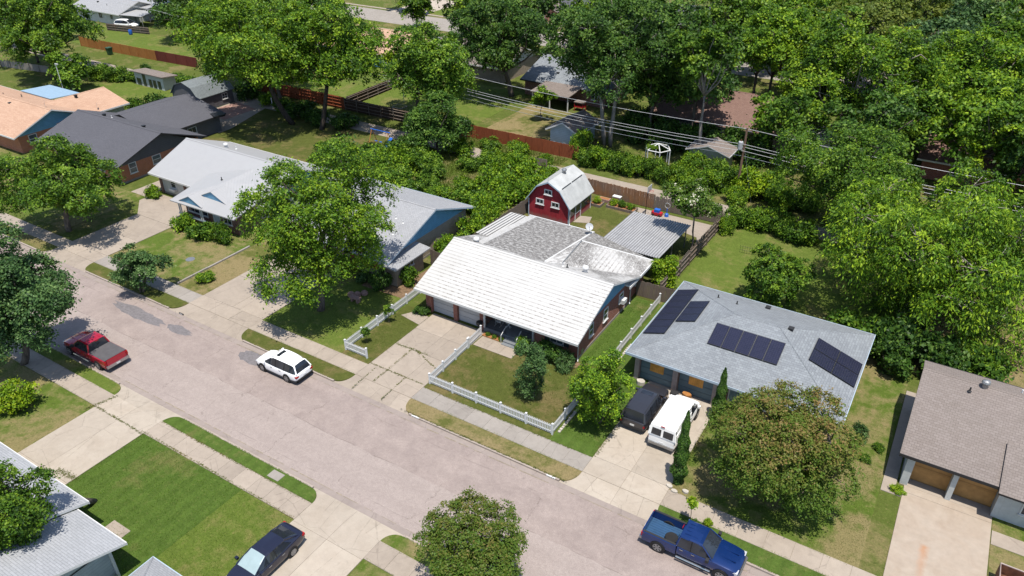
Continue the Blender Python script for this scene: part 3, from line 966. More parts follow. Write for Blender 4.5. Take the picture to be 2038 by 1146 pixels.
# bare soil beds along houses
struct(MB().poly([(x, y, .012) for x, y in [(-43.8, 44.0), (-39.0, 44.2), (-38.9, 50.0), (-40.3, 50.0), (-40.6, 45.6), (-43.8, 45.4)]]), 'planting_bed', M['soil'])
struct(MB().poly([(x, y, .012) for x, y in [(-25.6, 43.0), (-21.0, 43.0), (-20.4, 44.0), (-25.6, 44.1)]]), 'planting_bed', M['soil'])
# ------------------------------------------------------------------ building helpers
def fb(face, plane, u0, u1, d0, d1):
    if face == '-y': return (u0, u1, plane - d1, plane - d0)
    if face == '+y': return (u0, u1, plane + d0, plane + d1)
    if face == '+x': return (plane + d0, plane + d1, u0, u1)
    return (plane - d1, plane - d0, u0, u1)


def window(rt, face, plane, u, z, w_, h_, frame='paint_white', pane='window_dark', cols=2, rows=1, shutters=None, fw=.07, sill=True):
    u0, u1 = u - w_ / 2, u + w_ / 2
    m = MB()
    m.box(*fb(face, plane, u0, u0 + fw, .0, .06), z, z + h_); m.box(*fb(face, plane, u1 - fw, u1, .0, .06), z, z + h_)
    m.box(*fb(face, plane, u0 + fw, u1 - fw, .0, .06), z, z + fw); m.box(*fb(face, plane, u0 + fw, u1 - fw, .0, .06), z + h_ - fw, z + h_)
    for i in range(1, cols):
        uu = u0 + (u1 - u0) * i / cols; m.box(*fb(face, plane, uu - .025, uu + .025, .0, .05), z + fw, z + h_ - fw)
    for i in range(1, rows):
        zz = z + h_ * i / rows; m.box(*fb(face, plane, u0 + fw, u1 - fw, .0, .045), zz - .025, zz + .025)
    o = m.build('window', M[frame], parent=rt)
    for i in range(cols):
        ua, ub = u0 + (u1 - u0) * i / cols, u0 + (u1 - u0) * (i + 1) / cols
        MB().box(*fb(face, plane, ua + .03, ub - .03, .0, .018), z + fw * .6, z + h_ - fw * .6).build('pane', M[pane], parent=o)
    if sill: MB().box(*fb(face, plane, u0 - .06, u1 + .06, .0, .11), z - .07, z - .003).build('sill', M[frame], parent=o)
    if shutters:
        for a in (u0 - .48, u1 + .04):
            s = MB().box(*fb(face, plane, a, a + .44, .0, .05), z - .03, z + h_ + .03)
            so = s.build('shutter', M[shutters], parent=rt)
            for k in range(6):
                zz = z + .08 + k * (h_ - .1) / 6
                MB().box(*fb(face, plane, a + .06, a + .38, .05, .062), zz, zz + (h_ - .1) / 6 * .6).build('slat', M[shutters], parent=so)
    return o


def door(rt, face, plane, u, w_, h_, mat, z=0.0, knob=True, frame='paint_white'):
    m = MB().box(*fb(face, plane, u - w_ / 2, u + w_ / 2, .0, .05), z, z + h_)
    for zz, hh in ((.2, .7), (1.1, .75)):
        m.box(*fb(face, plane, u - w_ / 2 + .14, u + w_ / 2 - .14, .05, .062), z + zz, z + zz + hh)
    o = m.build('door', M[mat], parent=rt)
    f = MB().box(*fb(face, plane, u - w_ / 2 - .08, u - w_ / 2 - .003, .0, .065), z, z + h_ + .08)
    f.box(*fb(face, plane, u + w_ / 2 + .003, u + w_ / 2 + .08, .0, .065), z, z + h_ + .08).box(*fb(face, plane, u - w_ / 2, u + w_ / 2, .0, .065), z + h_ + .003, z + h_ + .08)
    f.build('frame', M[frame], parent=o)
    if knob: MB().box(*fb(face, plane, u + w_ / 2 - .16, u + w_ / 2 - .09, .05, .11), z + .98, z + 1.05).build('handle', M['steel'], parent=o)
    return o


def garage_door(rt, face, plane, u, w_, h_, mat, n=4, z=.03):
    o = MB().box(*fb(face, plane, u - w_ / 2, u + w_ / 2, .0, .02), z, z + h_).build('garage_door', M[mat], parent=rt)
    for i in range(n):
        za, zb = z + h_ * i / n, z + h_ * (i + 1) / n
        MB().box(*fb(face, plane, u - w_ / 2 + .015, u + w_ / 2 - .015, .02, .05), za + .012, zb - .012).build('panel', M[mat], parent=o)
    return o


def roof_gable(rt, x0, x1, y0, y1, ze, zr, rp, mat, axis='x', t=.16, trim='paint_white', ze2=None, ridge=True, mats2=None):
    ze2 = ze if ze2 is None else ze2
    m = MB()
    if axis == 'x':
        m.slab([(x0, y0, ze), (x1, y0, ze), (x1, rp, zr), (x0, rp, zr)], t, 0, 1)
        m.slab([(x0, rp, zr), (x1, rp, zr), (x1, y1, ze2), (x0, y1, ze2)], t, 2 if mats2 else 0, 1)
    else:
        m.slab([(x0, y0, ze), (rp, y0, zr), (rp, y1, zr), (x0, y1, ze)], t, 0, 1)
        m.slab([(rp, y0, zr), (x1, y0, ze2), (x1, y1, ze2), (rp, y1, zr)], t, 2 if mats2 else 0, 1)
    ml = [M[mat], M[trim]] + ([M[mats2]] if mats2 else [])
    o = m.build('roof', ml, parent=rt)
    e = .05
    if axis == 'x':
        gs = [(x0 - .004, x1 + .004, y0 - e, y0 - .003, ze - t - .04, ze + .01), (x0 - .004, x1 + .004, y1 + .003, y1 + e, ze2 - t - .04, ze2 + .01)]
    else:
        gs = [(x0 - e, x0 - .003, y0 - .004, y1 + .004, ze - t - .04, ze + .01), (x1 + .003, x1 + e, y0 - .004, y1 + .004, ze2 - t - .04, ze2 + .01)]
    for q in gs: MB().box(*q).build('gutter', M[trim], parent=o)
    if ridge:
        c = MB()
        if axis == 'x':
            c.slab([(x0, rp - .16, zr - .02), (x1, rp - .16, zr - .02), (x1, rp, zr + .035), (x0, rp, zr + .035)], .02)
            c.slab([(x0, rp, zr + .035), (x1, rp, zr + .035), (x1, rp + .16, zr - .02), (x0, rp + .16, zr - .02)], .02)
        else:
            c.slab([(rp - .16, y0, zr - .02), (rp, y0, zr + .035), (rp, y1, zr + .035), (rp - .16, y1, zr - .02)], .02)
            c.slab([(rp, y0, zr + .035), (rp + .16, y0, zr - .02), (rp + .16, y1, zr - .02), (rp, y1, zr + .035)], .02)
        c.build('ridge_cap', M[mat], parent=o)
    return o


def gable_end(rt, face, plane, a0, a1, h, rp, zr, mat, t=.12):
    """triangle of wall under a gable; a0..a1 the wall's span"""
    if face in ('+x', '-x'):
        s = -t if face == '+x' else t
        m = MB().add([(plane, a0, h), (plane, a1, h), (plane, rp, zr), (plane + s, a0, h), (plane + s, a1, h), (plane + s, rp, zr)], [(0, 1, 2), (3, 5, 4), (0, 2, 5, 3), (1, 4, 5, 2), (0, 3, 4, 1)])
    else:
        s = t if face == '-y' else -t
        m = MB().add([(a0, plane, h), (a1, plane, h), (rp, plane, zr), (a0, plane + s, h), (a1, plane + s, h), (rp, plane + s, zr)], [(0, 1, 2), (3, 5, 4), (0, 2, 5, 3), (1, 4, 5, 2), (0, 3, 4, 1)])
    return m.build('gable', M[mat], parent=rt)


def roof_hip(rt, x0, x1, y0, y1, ze, zr, mat, t=.16, trim='trim_blue'):
    run = min(x1 - x0, y1 - y0) / 2; m = MB()
    if x1 - x0 >= y1 - y0:
        cy = (y0 + y1) / 2; a = (x0 + run, cy, zr); b = (x1 - run, cy, zr)
    else:
        cx = (x0 + x1) / 2; a = (cx, y0 + run, zr); b = (cx, y1 - run, zr)
    A, B, C, D = (x0, y0, ze), (x1, y0, ze), (x1, y1, ze), (x0, y1, ze)
    if x1 - x0 >= y1 - y0: fs = [[A, B, b, a], [B, C, b], [C, D, a, b], [D, A, a]]
    else: fs = [[A, B, a], [B, C, b, a], [C, D, b], [D, A, a, b]]
    for q in fs: m.slab(q, t, 0, 1)
    o = m.build('roof', [M[mat], M[trim]], parent=rt)
    for q in ((x0 - .05, x1 + .05, y0 - .05, y0 - .003), (x0 - .05, x1 + .05, y1 + .003, y1 + .05), (x0 - .05, x0 - .003, y0, y1), (x1 + .003, x1 + .05, y0, y1)):
        MB().box(*q, ze - t - .03, ze + .01).build('gutter', M[trim], parent=o)
    cp = MB()
    for p, q in ((A, a), (D, a), (B, b), (C, b), (a, b)) if x1 - x0 >= y1 - y0 else ((A, a), (B, a), (C, b), (D, b), (a, b)):
        if (Vector(p) - Vector(q)).length > .1: cp.tube([p, q], .045, 4)
    cp.build('ridge_cap', M[mat], parent=o)
    return o


def vent(rt, x, y, z, kind='pipe', mat='dark'):
    m = MB()
    if kind == 'pipe': m.lathe((x, y, z - .15), [(.05, 0), (.05, .4), (.055, .4), (.055, .43)], 8).lathe((x, y, z - .02), [(.14, 0), (.07, .06)], 8)
    elif kind == 'turbine': m.lathe((x, y, z - .2), [(.17, 0), (.17, .3), (.13, .33), (.24, .36), (.29, .47), (.24, .60), (.10, .66), (.02, .67)], 12)
    else: m.box(x - .15, x + .15, y - .15, y + .15, z - .2, z + .12).box(x - .2, x + .2, y - .2, y + .2, z + .12, z + .2)
    return m.build('roof_vent', M[mat], parent=rt, smooth=False)


def walls(rt, x0, x1, y0, y1, h, mat, z0=-.05, name='wall'):
    return MB().box(x0, x1, y0, y1, z0, h).build(name, M[mat], parent=rt)


def found(rt, x0, x1, y0, y1, h=.22):
    return MB().box(x0 - .03, x1 + .03, y0 - .03, y1 + .03, -.08, h).build('foundation', M['concrete_grey'], parent=rt)


def downspout(rt, x, y, h, mat='paint_white'):
    return MB().tube([(x, y, h), (x, y, .2), (x + .12, y - .2, .08)], .045, 6).build('downspout', M[mat], parent=rt)


def zroof(y, y0, ze, rp, zr): return ze + (zr - ze) * (y - y0) / (rp - y0)


# ------------------------------------------------------------------ the white-roofed house in the middle
H = root('brick_house', (-28.5, 49, 0), 'single storey red brick house with broad white painted roof and double garage behind picket fence', 'house')
found(H, -35.9, -21.2, 46.0, 54.8)
walls(H, -35.9, -21.2, 46.0, 54.8, 2.45, 'brick_red')
walls(H, -35.9, -29.9, 44.12, 45.997, 2.45, 'brick_red')
walls(H, -25.2, -21.2, 44.3, 45.997, 2.45, 'brick_red')
found(H, -25.2, -21.2, 44.3, 45.99, .2)
for a, b in ((-35.95, -35.35), (-33.0, -32.62), (-30.28, -29.85)):
    MB().box(a, b, 43.8, 44.117, -.05, 2.42).build('brick_pier', M['brick_red'], parent=H)
MB().box(-35.35, -30.28, 43.84, 44.117, 2.2, 2.42).build('lintel', M['paint_white'], parent=H)
garage_door(H, '-y', 44.1, -34.17, 2.3, 2.16, 'door_grey')
garage_door(H, '-y', 44.1, -31.45, 2.3, 2.16, 'door_grey')
MB().box(-29.9, -25.2, 45.93, 45.997, .3, 2.45).build('porch_wall', M['porch_wall'], parent=H)
MB().box(-29.85, -25.2, 43.75, 45.93, -.05, .42).build('porch_floor', M['porch_floor'], parent=H)
for i in range(3):
    MB().box(-27.55, -26.2, 43.74 - .3 * (i + 1), 43.74 - .3 * i - .004, -.04, .33 - .12 * i).build('step', M['porch_floor'], parent=H)
door(H, '-y', 45.93, -27.0, .95, 2.0, 'blue_door', .42)
window(H, '-y', 45.93, -28.7, 1.1, 1.5, 1.1)
# porch railings: posts and balusters
for a, b in ((-29.75, -27.65), (-26.1, -25.25)):
    rl = MB().tube([(a, 43.82, 1.32), (b, 43.82, 1.32)], .025, 5).build('railing', M['rail'], parent=H)
    MB().tube([(a, 43.82, .52), (b, 43.82, .52)], .02, 5).build('bottom_rail', M['rail'], parent=rl)
    n = int((b - a) / .13)
    for i in range(n + 1):
        MB().box(a + i * .13 - .009, a + i * .13 + .009, 43.81, 43.83, .43, 1.31).build('baluster', M['rail'], parent=rl)
for x in (-27.6, -26.15):
    MB().tube([(x, 43.78, 1.3), (x, 42.95, .85), (x, 42.95, .04)], .03, 6).build('handrail', M['paint_white'], parent=H)
MB().box(-29.86, -29.70, 43.74, 43.9, .42, 2.44).build('post', M['paint_white'], parent=H)
MB().box(-25.34, -25.20, 44.15, 44.3, .0, 2.44).build('post', M['paint_white'], parent=H)
window(H, '-y', 44.3, -23.1, .95, 1.25, 1.15, 'paint_white', 'window_grey', 2, 1, 'shutter')
# right end wall
for yy, z_, hh, ww in ((46.6, 1.0, 1.2, .75), (49.3, 1.0, 1.2, .85), (52.4, 1.2, .9, .9)):
    window(H, '+x', -21.2, yy, z_, ww, hh, 'paint_white', 'window_dark', 1, 2)
MB().box(-21.17, -20.75, 52.1, 52.75, 1.15, 1.55).build('air_conditioner', M['paint_white'], parent=H)
MB().box(-21.197, -21.165, 44.9, 45.3, .15, .6).build('meter_box', M['steel'], parent=H)
downspout(H, -21.12, 44.22, 2.4); downspout(H, -21.12, 54.3, 2.4)
RE, RR, RY = 2.5, 4.75, 49.2
gable_end(H, '+x', -21.21, 44.3, 54.8, 2.12, RY, RR - .2, 'siding_blue')
gable_end(H, '-x', -35.89, 44.0, 54.8, 2.3, RY, RR - .2, 'siding_blue')
roof = roof_gable(H, -36.6, -20.6, 43.05, 55.3, RE, RR, RY, 'roof_white', mats2='roof_white_rear')
# rear wing: ridge runs back at x = -28
rw = MB()
rw.slab([(-33.9, 49.8, 4.50), (-27.5, 49.8, 4.50), (-27.5, 59.5, 3.2), (-33.9, 59.5, 3.2)], .15, 0, 3)
rw.slab([(-34.7, 50.3, 4.36), (-33.9, 49.8, 4.52), (-33.9, 59.5, 3.22), (-34.7, 59.5, 3.15)], .15, 4, 3)
rw.slab([(-27.5, 49.8, 4.52), (-26.2, 50.8, 4.3), (-26.8, 55.6, 4.2), (-27.5, 59.5, 3.22)], .15, 1, 3)
rw.slab([(-26.2, 50.8, 4.3), (-20.75, 53.2, 2.5), (-20.75, 58.5, 2.5), (-26.8, 55.6, 4.2)], .15, 1, 3)
rw.slab([(-26.8, 55.6, 4.2), (-20.75, 58.5, 2.5), (-27.5, 59.5, 3.2)], .15, 2, 3)
rwo = rw.build('rear_roof', [M['roof_white_mottled'], M['roof_white_rear'], M['roof_white_mottled'], M['paint_white'], M['roof_white']], parent=H)
MB().box(-20.74, -20.66, 53.0, 58.6, 2.28, 2.52).build('gutter', M['paint_white'], parent=rwo)
MB().box(-34.7, -27.4, 59.51, 59.6, 2.98, 3.24).build('fascia', M['paint_white'], parent=rwo)
MB().tube([(-27.5, 49.9, 4.53), (-27.5, 59.5, 3.24)], .08, 5).build('ridge_cap', M['paint_white'], parent=rwo)
MB().tube([(-26.8, 55.6, 4.22), (-20.8, 58.5, 2.53)], .06, 5).build('ridge_cap', M['paint_white'], parent=rwo)
MB().tube([(-26.25, 50.8, 4.31), (-26.8, 55.6, 4.23)], .05, 5).build('ridge_cap', M['steel'], parent=rwo)
# patio cover of seamed white metal, panel by panel
MB().box(-37.0, -34.0, 59.78, 59.86, 2.35, 2.6).build('patio_beam', M['paint_white'], parent=H)
for i in range(7):
    xa = -37.15 + i * .36
    p_ = MB().slab([(xa, 53.5, 3.20), (xa + .30, 53.5, 3.20), (xa + .30, 59.95, 2.74), (xa, 59.95, 2.74)], .05)
    p_.slab([(xa + .245, 53.5, 3.27), (xa + .30, 53.5, 3.27), (xa + .30, 59.95, 2.81), (xa + .245, 59.95, 2.81)], .08)
    p_.build('metal_panel', M['metal_seam'], parent=H)
MB().slab([(-37.1, 53.5, 3.10), (-34.7, 53.5, 3.10), (-34.7, 59.9, 2.64), (-37.1, 59.9, 2.64)], .03).build('patio_deck', M['dark'], parent=H)
for x in (-36.9, -34.2):
    MB().box(x, x + .1, 59.6, 59.7, 0, 2.5).build('post', M['paint_white'], parent=H)
walls(H, -33.6, -21.4, 54.803, 58.0, 2.3, 'brick_red')
walls(H, -33.6, -28.5, 58.003, 59.5, 2.4, 'brick_red')
window(H, '+x', -21.4, 56.3, 1.0, .9, 1.1, cols=1, rows=2)
vent(roof, -34.7, 50.0, 4.45, 'turbine', 'paint_white')
vent(roof, -25.9, 50.3, 4.4, 'pipe', 'paint_white'); vent(roof, -25.5, 50.3, 4.4, 'pipe'); vent(roof, -23.9, 50.6, 4.4, 'turbine', 'paint_white')
MB().lathe((-27.6, 58.8, 3.2), [(.03, 0), (.03, .85)], 6).build('antenna_mast', M['steel'], parent=rwo)
D_ = MB()
dn = Vector((.5, -.55, .65)).normalized()
da = dn.cross(Vector((0, 0, 1))).normalized(); db = dn.cross(da)
dc = Vector((-27.6, 58.75, 4.1))
rings = []
for r_, h_ in ((.02, -.10), (.22, -.07), (.38, .0)):
    rings.append([dc + dn * h_ + da * math.cos(t * math.pi / 6) * r_ + db * math.sin(t * math.pi / 6) * r_ for t in range(12)])
D_.loft(rings, caps=False); D_.tube([dc - dn * .1, dc + dn * .4 + Vector((0, 0, -.2))], .02, 5)
D_.build('satellite_dish', M['dish'], parent=rwo)

# carport behind it: corrugated sheets on posts
CP = root('carport', (-23.6, 63, 0), 'open carport with grey corrugated metal roof behind the white-roofed house', 'carport')
for i in range(8):
    xa = -26.7 + i * .78
    cm = MB()
    for k in range(3):
        x1_ = xa + k * .26
        for (u0, u1, ha, hb) in ((0, .09, 0, 0), (.09, .13, 0, .06), (.13, .21, .06, .06), (.21, .26, .06, 0)):
            cm.slab([(x1_ + u0, 58.9, 2.62 + ha), (x1_ + u1, 58.9, 2.62 + hb), (x1_ + u1, 67.4, 2.42 + hb), (x1_ + u0, 67.4, 2.42 + ha)], .012)
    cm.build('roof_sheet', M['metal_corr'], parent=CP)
for x in (-26.4, -20.75):
    MB().box(x - .04, x + .04, 59.0, 67.3, 2.28, 2.4).build('beam', M['wood_old'], parent=CP)
    for y in (59.6, 63.2, 67.0): MB().box(x - .05, x + .05, y - .05, y + .05, 0, 2.3).build('post', M['steel'], parent=CP)
for y in (59.3, 61.9, 64.5, 67.1): MB().box(-26.35, -20.8, y - .04, y + .04, 2.2, 2.33).build('rafter', M['wood_old'], parent=CP)

# red barn
BN = root('red_barn', (-35.6, 68, 0), 'red gambrel roofed playhouse barn with white window frames and pale metal roof', 'barn')
bx0, bx1, by0, by1 = -38.15, -33.2, 65.3, 70.6
prof_b = [(bx0, 0), (bx1, 0), (bx1, 2.15), (-34.35, 3.75), (-35.68, 4.42), (-37.0, 3.75), (bx0, 2.15)]
bm_ = MB()
bm_.loft([[(x, by0, z) for x, z in prof_b], [(x, by1, z) for x, z in prof_b]])
bw = bm_.build('wall', M['siding_red'], parent=BN)
rp_ = [(bx0 - .28, 1.98), (-37.08, 3.83), (-35.68, 4.56), (-34.28, 3.83), (bx1 + .28, 1.98)]
for i in range(4):
    (xa, za), (xb, zb) = rp_[i], rp_[i + 1]
    MB().slab([(xa, by0 - .25, za), (xb, by0 - .25, zb), (xb, by1 + .2, zb), (xa, by1 + .2, za)], .07).build('roof', M['metal_barn'], parent=BN)
MB().box(-34.30, -34.22, 65.6, 67.6, 3.83, 3.88).build('seam', M['dark'], parent=BN); MB().box(-34.30, -34.22, 67.8, 70.2, 3.83, 3.88).build('seam', M['dark'], parent=BN)
for i in range(4):
    (xa, za), (xb, zb) = rp_[i], rp_[i + 1]
    MB().slab([(xa, by0 - .30, za + .02), (xb, by0 - .30, zb + .02), (xb, by0 - .254, zb + .02), (xa, by0 - .254, za + .02)], .17).build('bargeboard', M['trim_blue'], parent=BN)
for x in (bx0, bx1): MB().box(x - .06, x + .06, by0 - .03, by0 + .05, 0, 2.1).build('corner_trim', M['trim_blue'], parent=BN)
window(BN, '-y', by0, -35.75, 2.95, .95, .62, fw=.1); window(BN, '-y', by0, -36.75, 1.65, .98, .65, fw=.1); window(BN, '-y', by0, -34.85, 1.65, .98, .65, fw=.1)
for ya, yb in ((65.5, 66.75), (66.85, 68.0), (68.1, 70.45)):
    MB().box(bx1, bx1 + .02, ya, yb, .75, 2.0).build('screen', M['window_dark'], parent=BN)
for y in (65.42, 66.8, 68.05, 70.5): MB().box(bx1, bx1 + .07, y - .045, y + .045, 0, 2.08).build('screen_post', M['paint_white'], parent=BN)
MB().box(bx1 + .02, bx1 + .05, 66.86, 68.0, .68, .74).build('door_rail', M['paint_white'], parent=BN)
vent(BN, -35.5, 68.3, 4.55, 'turbine', 'steel')
MB().tube([(-35.68, 65.05, 4.55), (-35.68, 65.05, 5.3)], .012, 5).build('lightning_rod', M['dark'], parent=BN)
downspout(BN, bx1 + .12, by0 + .05, 1.95)

# ------------------------------------------------------------------ house with the solar panels
S = root('hip_roof_house', (-9.2, 50.3, 0), 'blue grey hip roofed house carrying dark solar panels, two boarded blue garage doors', 'house')
found(S, -16.4, -1.9, 44.9, 55.9)
walls(S, -16.4, -1.9, 44.9, 55.9, 2.45, 'brick_brown')
sroof = roof_hip(S, -17.05, -1.3, 44.15, 56.5, 2.5, 4.62, 'roof_solar', trim='trim_blue')
for a, b in ((-16.4, -16.05), (-13.35, -12.95), (-10.25, -9.9)):
    MB().box(a, b, 44.55, 44.897, -.05, 2.42).build('pillar', M['pillar_pink'], parent=S)
for u in (-14.7, -11.6):
    gd = garage_door(S, '-y', 44.9, u, 2.62, 2.3, 'door_blue')
    MB().box(u - .55, u + .55, 44.82, 44.848, 1.0, 1.85).build('boarded_window', M['osb'], parent=gd)
    MB().box(u - .64, u + .64, 44.835, 44.852, .92, .985).build('trim', M['door_blue'], parent=gd)
door(S, '-y', 44.9, -8.6, .95, 2.05, 'blue_door'); window(S, '-y', 44.9, -6.2, .95, 1.8, 1.2); window(S, '-y', 44.9, -3.4, .95, 1.2, 1.2)
window(S, '+x', -1.9, 47.5, 1.0, 1.1, 1.1); window(S, '+x', -1.9, 52.5, 1.0, 1.1, 1.1)
cy_s = (44.15 + 56.5) / 2; sl = (4.62 - 2.5) / (cy_s - 44.15)


def hipz(x, y): return 2.5 + sl * min(x + 17.05, -1.3 - x, y - 44.15, 56.5 - y)


for x, y, k in ((-6.73, 50.8, 'box'), (-9.4, 55.1, 'box'), (-13.27, 54.0, 'pipe'), (-11.6, 53.6, 'pipe')):
    vent(sroof, x, y, hipz(x, y), k, 'dark')


def solar(label, face, rects):
    """panels 7 cm above the roof plane; rects (u0,u1,v0,v1): along the eave, distance in plan from the eave"""
    def P3(u, v, h):
        n = math.sqrt(1 + sl * sl)
        if face == '-y': return (u, 44.15 + v - sl / n * h, 2.5 + sl * v + h / n)
        if face == '-x': return (-17.05 + v - sl / n * h, u, 2.5 + sl * v + h / n)
        return (-1.3 - v + sl / n * h, u, 2.5 + sl * v + h / n)
    u, v = rects[0][0], rects[0][2]
    a = root('solar_array', P3(u, v, 0), label, 'solar panels', 'solar arrays on the hip roof')
    for (u0, u1, v0, v1) in rects:
        m = MB(); e = .03
        def q(ua, ub, va, vb, h): return [P3(ua, va, h), P3(ub, va, h), P3(ub, vb, h), P3(ua, vb, h)]
        pts = q(u0, u1, v0, v1, .11)
        if face == '+x': pass
        elif face == '-x': pts = pts[::-1]
        m.slab(pts, .035, 1, 1)
        pts2 = q(u0 + e, u1 - e, v0 + e, v1 - e, .114)
        if face == '-x': pts2 = pts2[::-1]
        m.poly(pts2, 0)
        m.build('solar_panel', [M['solar'], M['black']], parent=a)
    rl = MB()
    us = [r[0] for r in rects] + [r[1] for r in rects]; vs = [r[2] for r in rects] + [r[3] for r in rects]
    for vv in (min(vs) + .3, max(vs) - .3): rl.tube([P3(min(us), vv, .05), P3(max(us), vv, .05)], .025, 4)
    rl.build('rail', M['steel'], parent=a)


solar('row of five upright dark solar panels on the front slope of the hip roof', '-y', [(-11.8 + i * 1.04, -10.78 + i * 1.04, 2.85, 4.85) for i in range(5)])
solar('large dark solar array on the right hip near the spreading crape tree', '+x', [(48.55 + i * 1.6, 50.12 + i * 1.6, .15 + j * 1.7, 1.83 + j * 1.7) for i in range(2) for j in range(2)])
solar('long dark solar strip along the left hip beside the picket fence', '-x', [(46.95 + i * 1.09, 48.03 + i * 1.09, .2, 1.93) for i in range(7)])
solar('smaller separate solar array above the long strip on the left hip', '-x', [(48.95 + i * 1.14, 50.08 + i * 1.14, 2.03, 3.6) for i in range(3)])

# ------------------------------------------------------------------ taupe roofed house on the right
Q = root('gable_house', (9, 48.5, 0), 'taupe shingle roofed house with boarded garage at the right edge', 'house')
found(Q, 2.9, 18, 44.3, 51.9)
walls(Q, 2.9, 18, 44.3, 51.9, 2.4, 'stucco_pale')
walls(Q, 8.45, 18, 43.45, 44.297, 2.4, 'stucco_pale')
for a, b in ((2.9, 3.35), (5.55, 5.85), (8.12, 8.446)):
    MB().box(a, b, 43.45, 44.297, -.05, 2.38).build('pillar', M['stucco_pale'], parent=Q)
MB().box(2.92, 8.44, 43.42, 44.2, -.05, .035).build('threshold', M['concrete'], parent=Q)
for u in (4.45, 6.98):
    gd = MB().box(u - 1.1, u + 1.1, 44.22, 44.297, .03, 2.3).build('garage_door', M['osb2'], parent=Q)
    MB().box(u - 1.1, u + 1.1, 44.195, 44.217, 1.18, 2.28).build('board', M['osb2'], parent=gd); MB().box(u - 1.1, u + 1.1, 44.195, 44.217, .05, 1.165).build('board', M['osb2'], parent=gd)
window(Q, '-y', 43.45, 10.2, .95, 1.6, 1.2, 'paint_white', 'window_dark', 2)
qr = roof_gable(Q, 2.35, 19, 43.25, 52.6, 2.55, 4.55, 50.7, 'roof_taupe', trim='dark', ze2=3.95)
MB().slab([(7.9, 42.65, 2.56), (19, 42.65, 2.56), (19, 46.5, 3.62), (7.9, 46.5, 3.62)], .14, 0, 1).build('front_roof', [M['roof_taupe'], M['dark']], parent=Q)
gable_end(Q, '-x', 2.9, 44.3, 51.9, 2.4, 50.7, 4.35, 'siding_white')
vent(qr, 6.1, 50.5, 4.62, 'turbine', 'steel'); vent(qr, 8.3, 51.4, 4.3, 'pipe', 'paint_white'); vent(qr, 5.3, 49.7, 4.4, 'pipe')

# ------------------------------------------------------------------ grey gable house behind the big front tree
N2 = root('gable_house', (-48.5, 52, 0), 'light grey shingle roofed tan brick house behind the large front yard tree', 'house')
found(N2, -55.3, -41.9, 46.2, 58.6)
walls(N2, -55.3, -41.9, 46.2, 58.6, 2.5, 'brick_tan')
n2r = roof_gable(N2, -56, -41.2, 45.2, 59.4, 2.55, 5.0, 52.7, 'roof_grey', trim='trim_blue')
gable_end(N2, '+x', -41.91, 46.2, 58.6, 2.3, 52.7, 4.78, 'siding_blue')
gable_end(N2, '-x', -55.29, 46.2, 58.6, 2.3, 52.7, 4.78, 'siding_blue')
MB().slab([(-42.2, 44.9, 2.42), (-40.2, 44.9, 2.2), (-40.2, 50.2, 2.2), (-42.2, 50.2, 2.42)], .12).build('side_roof', [M['roof_grey']], parent=N2)
MB().box(-41.895, -40.7, 45.6, 49.6, -.05, 2.1).build('wall', M['brick_tan'], parent=N2)
window(N2, '+x', -40.7, 47.6, 1.3, 1.0, .6)
window(N2, '-y', 46.2, -44.6, .8, 1.5, 1.35, 'shutter_red', 'window_dark', 2, 1, 'shutter_red')
window(N2, '-y', 46.2, -48.2, .8, 1.5, 1.35, 'paint_white', 'window_dark', 2)
door(N2, '-y', 46.2, -46.5, .95, 2.05, 'shutter_red')
garage_door(N2, '-y', 46.2, -52.6, 4.4, 2.15, 'door_grey')
for x, y in ((-44.3, 50.3), (-43.2, 50.0), (-45.6, 48.9), (-43.2, 48.4)):
    vent(n2r, x, y, zroof(y, 45.2, 2.55, 52.7, 5.0), 'pipe', 'paint_white' if x > -44.5 else 'steel')

# ------------------------------------------------------------------ house with white ribbed metal roof
N3 = root('metal_roof_house', (-69, 51, 0), 'white ribbed metal roofed house with blue gablets and red brick porch wing', 'house')
found(N3, -78.0, -60.6, 48.0, 58.0)
walls(N3, -78.0, -60.6, 48.0, 58.0, 2.45, 'siding_white')
walls(N3, -69.6, -61.4, 45.0, 47.997, 2.3, 'brick_brown')
roof_gable(N3, -78.7, -60.0, 47.2, 59.0, 2.55, 4.9, 53.1, 'metal_white', trim='paint_white')
gable_end(N3, '+x', -60.6, 48, 58, 2.4, 53.1, 4.7, 'siding_blue'); gable_end(N3, '-x', -78.0, 48, 58, 2.4, 53.1, 4.7, 'siding_white')
wg = MB()
ap = (-65.6, 47.6, 4.15); bk = (-65.6, 51.9, 4.3)
A, B, C_, D2 = (-70.4, 43.8, 2.4), (-60.7, 44.1, 2.4), (-60.7, 50.0, 2.4), (-70.4, 48.5, 2.6)
wg.slab([A, B, ap], .12); wg.slab([B, (-60.3, 51.0, 3.9), bk, ap], .12); wg.slab([(-70.4, 49.8, 3.5), A, ap, bk], .12)
wgo = wg.build('porch_roof', M['metal_white'], parent=N3)
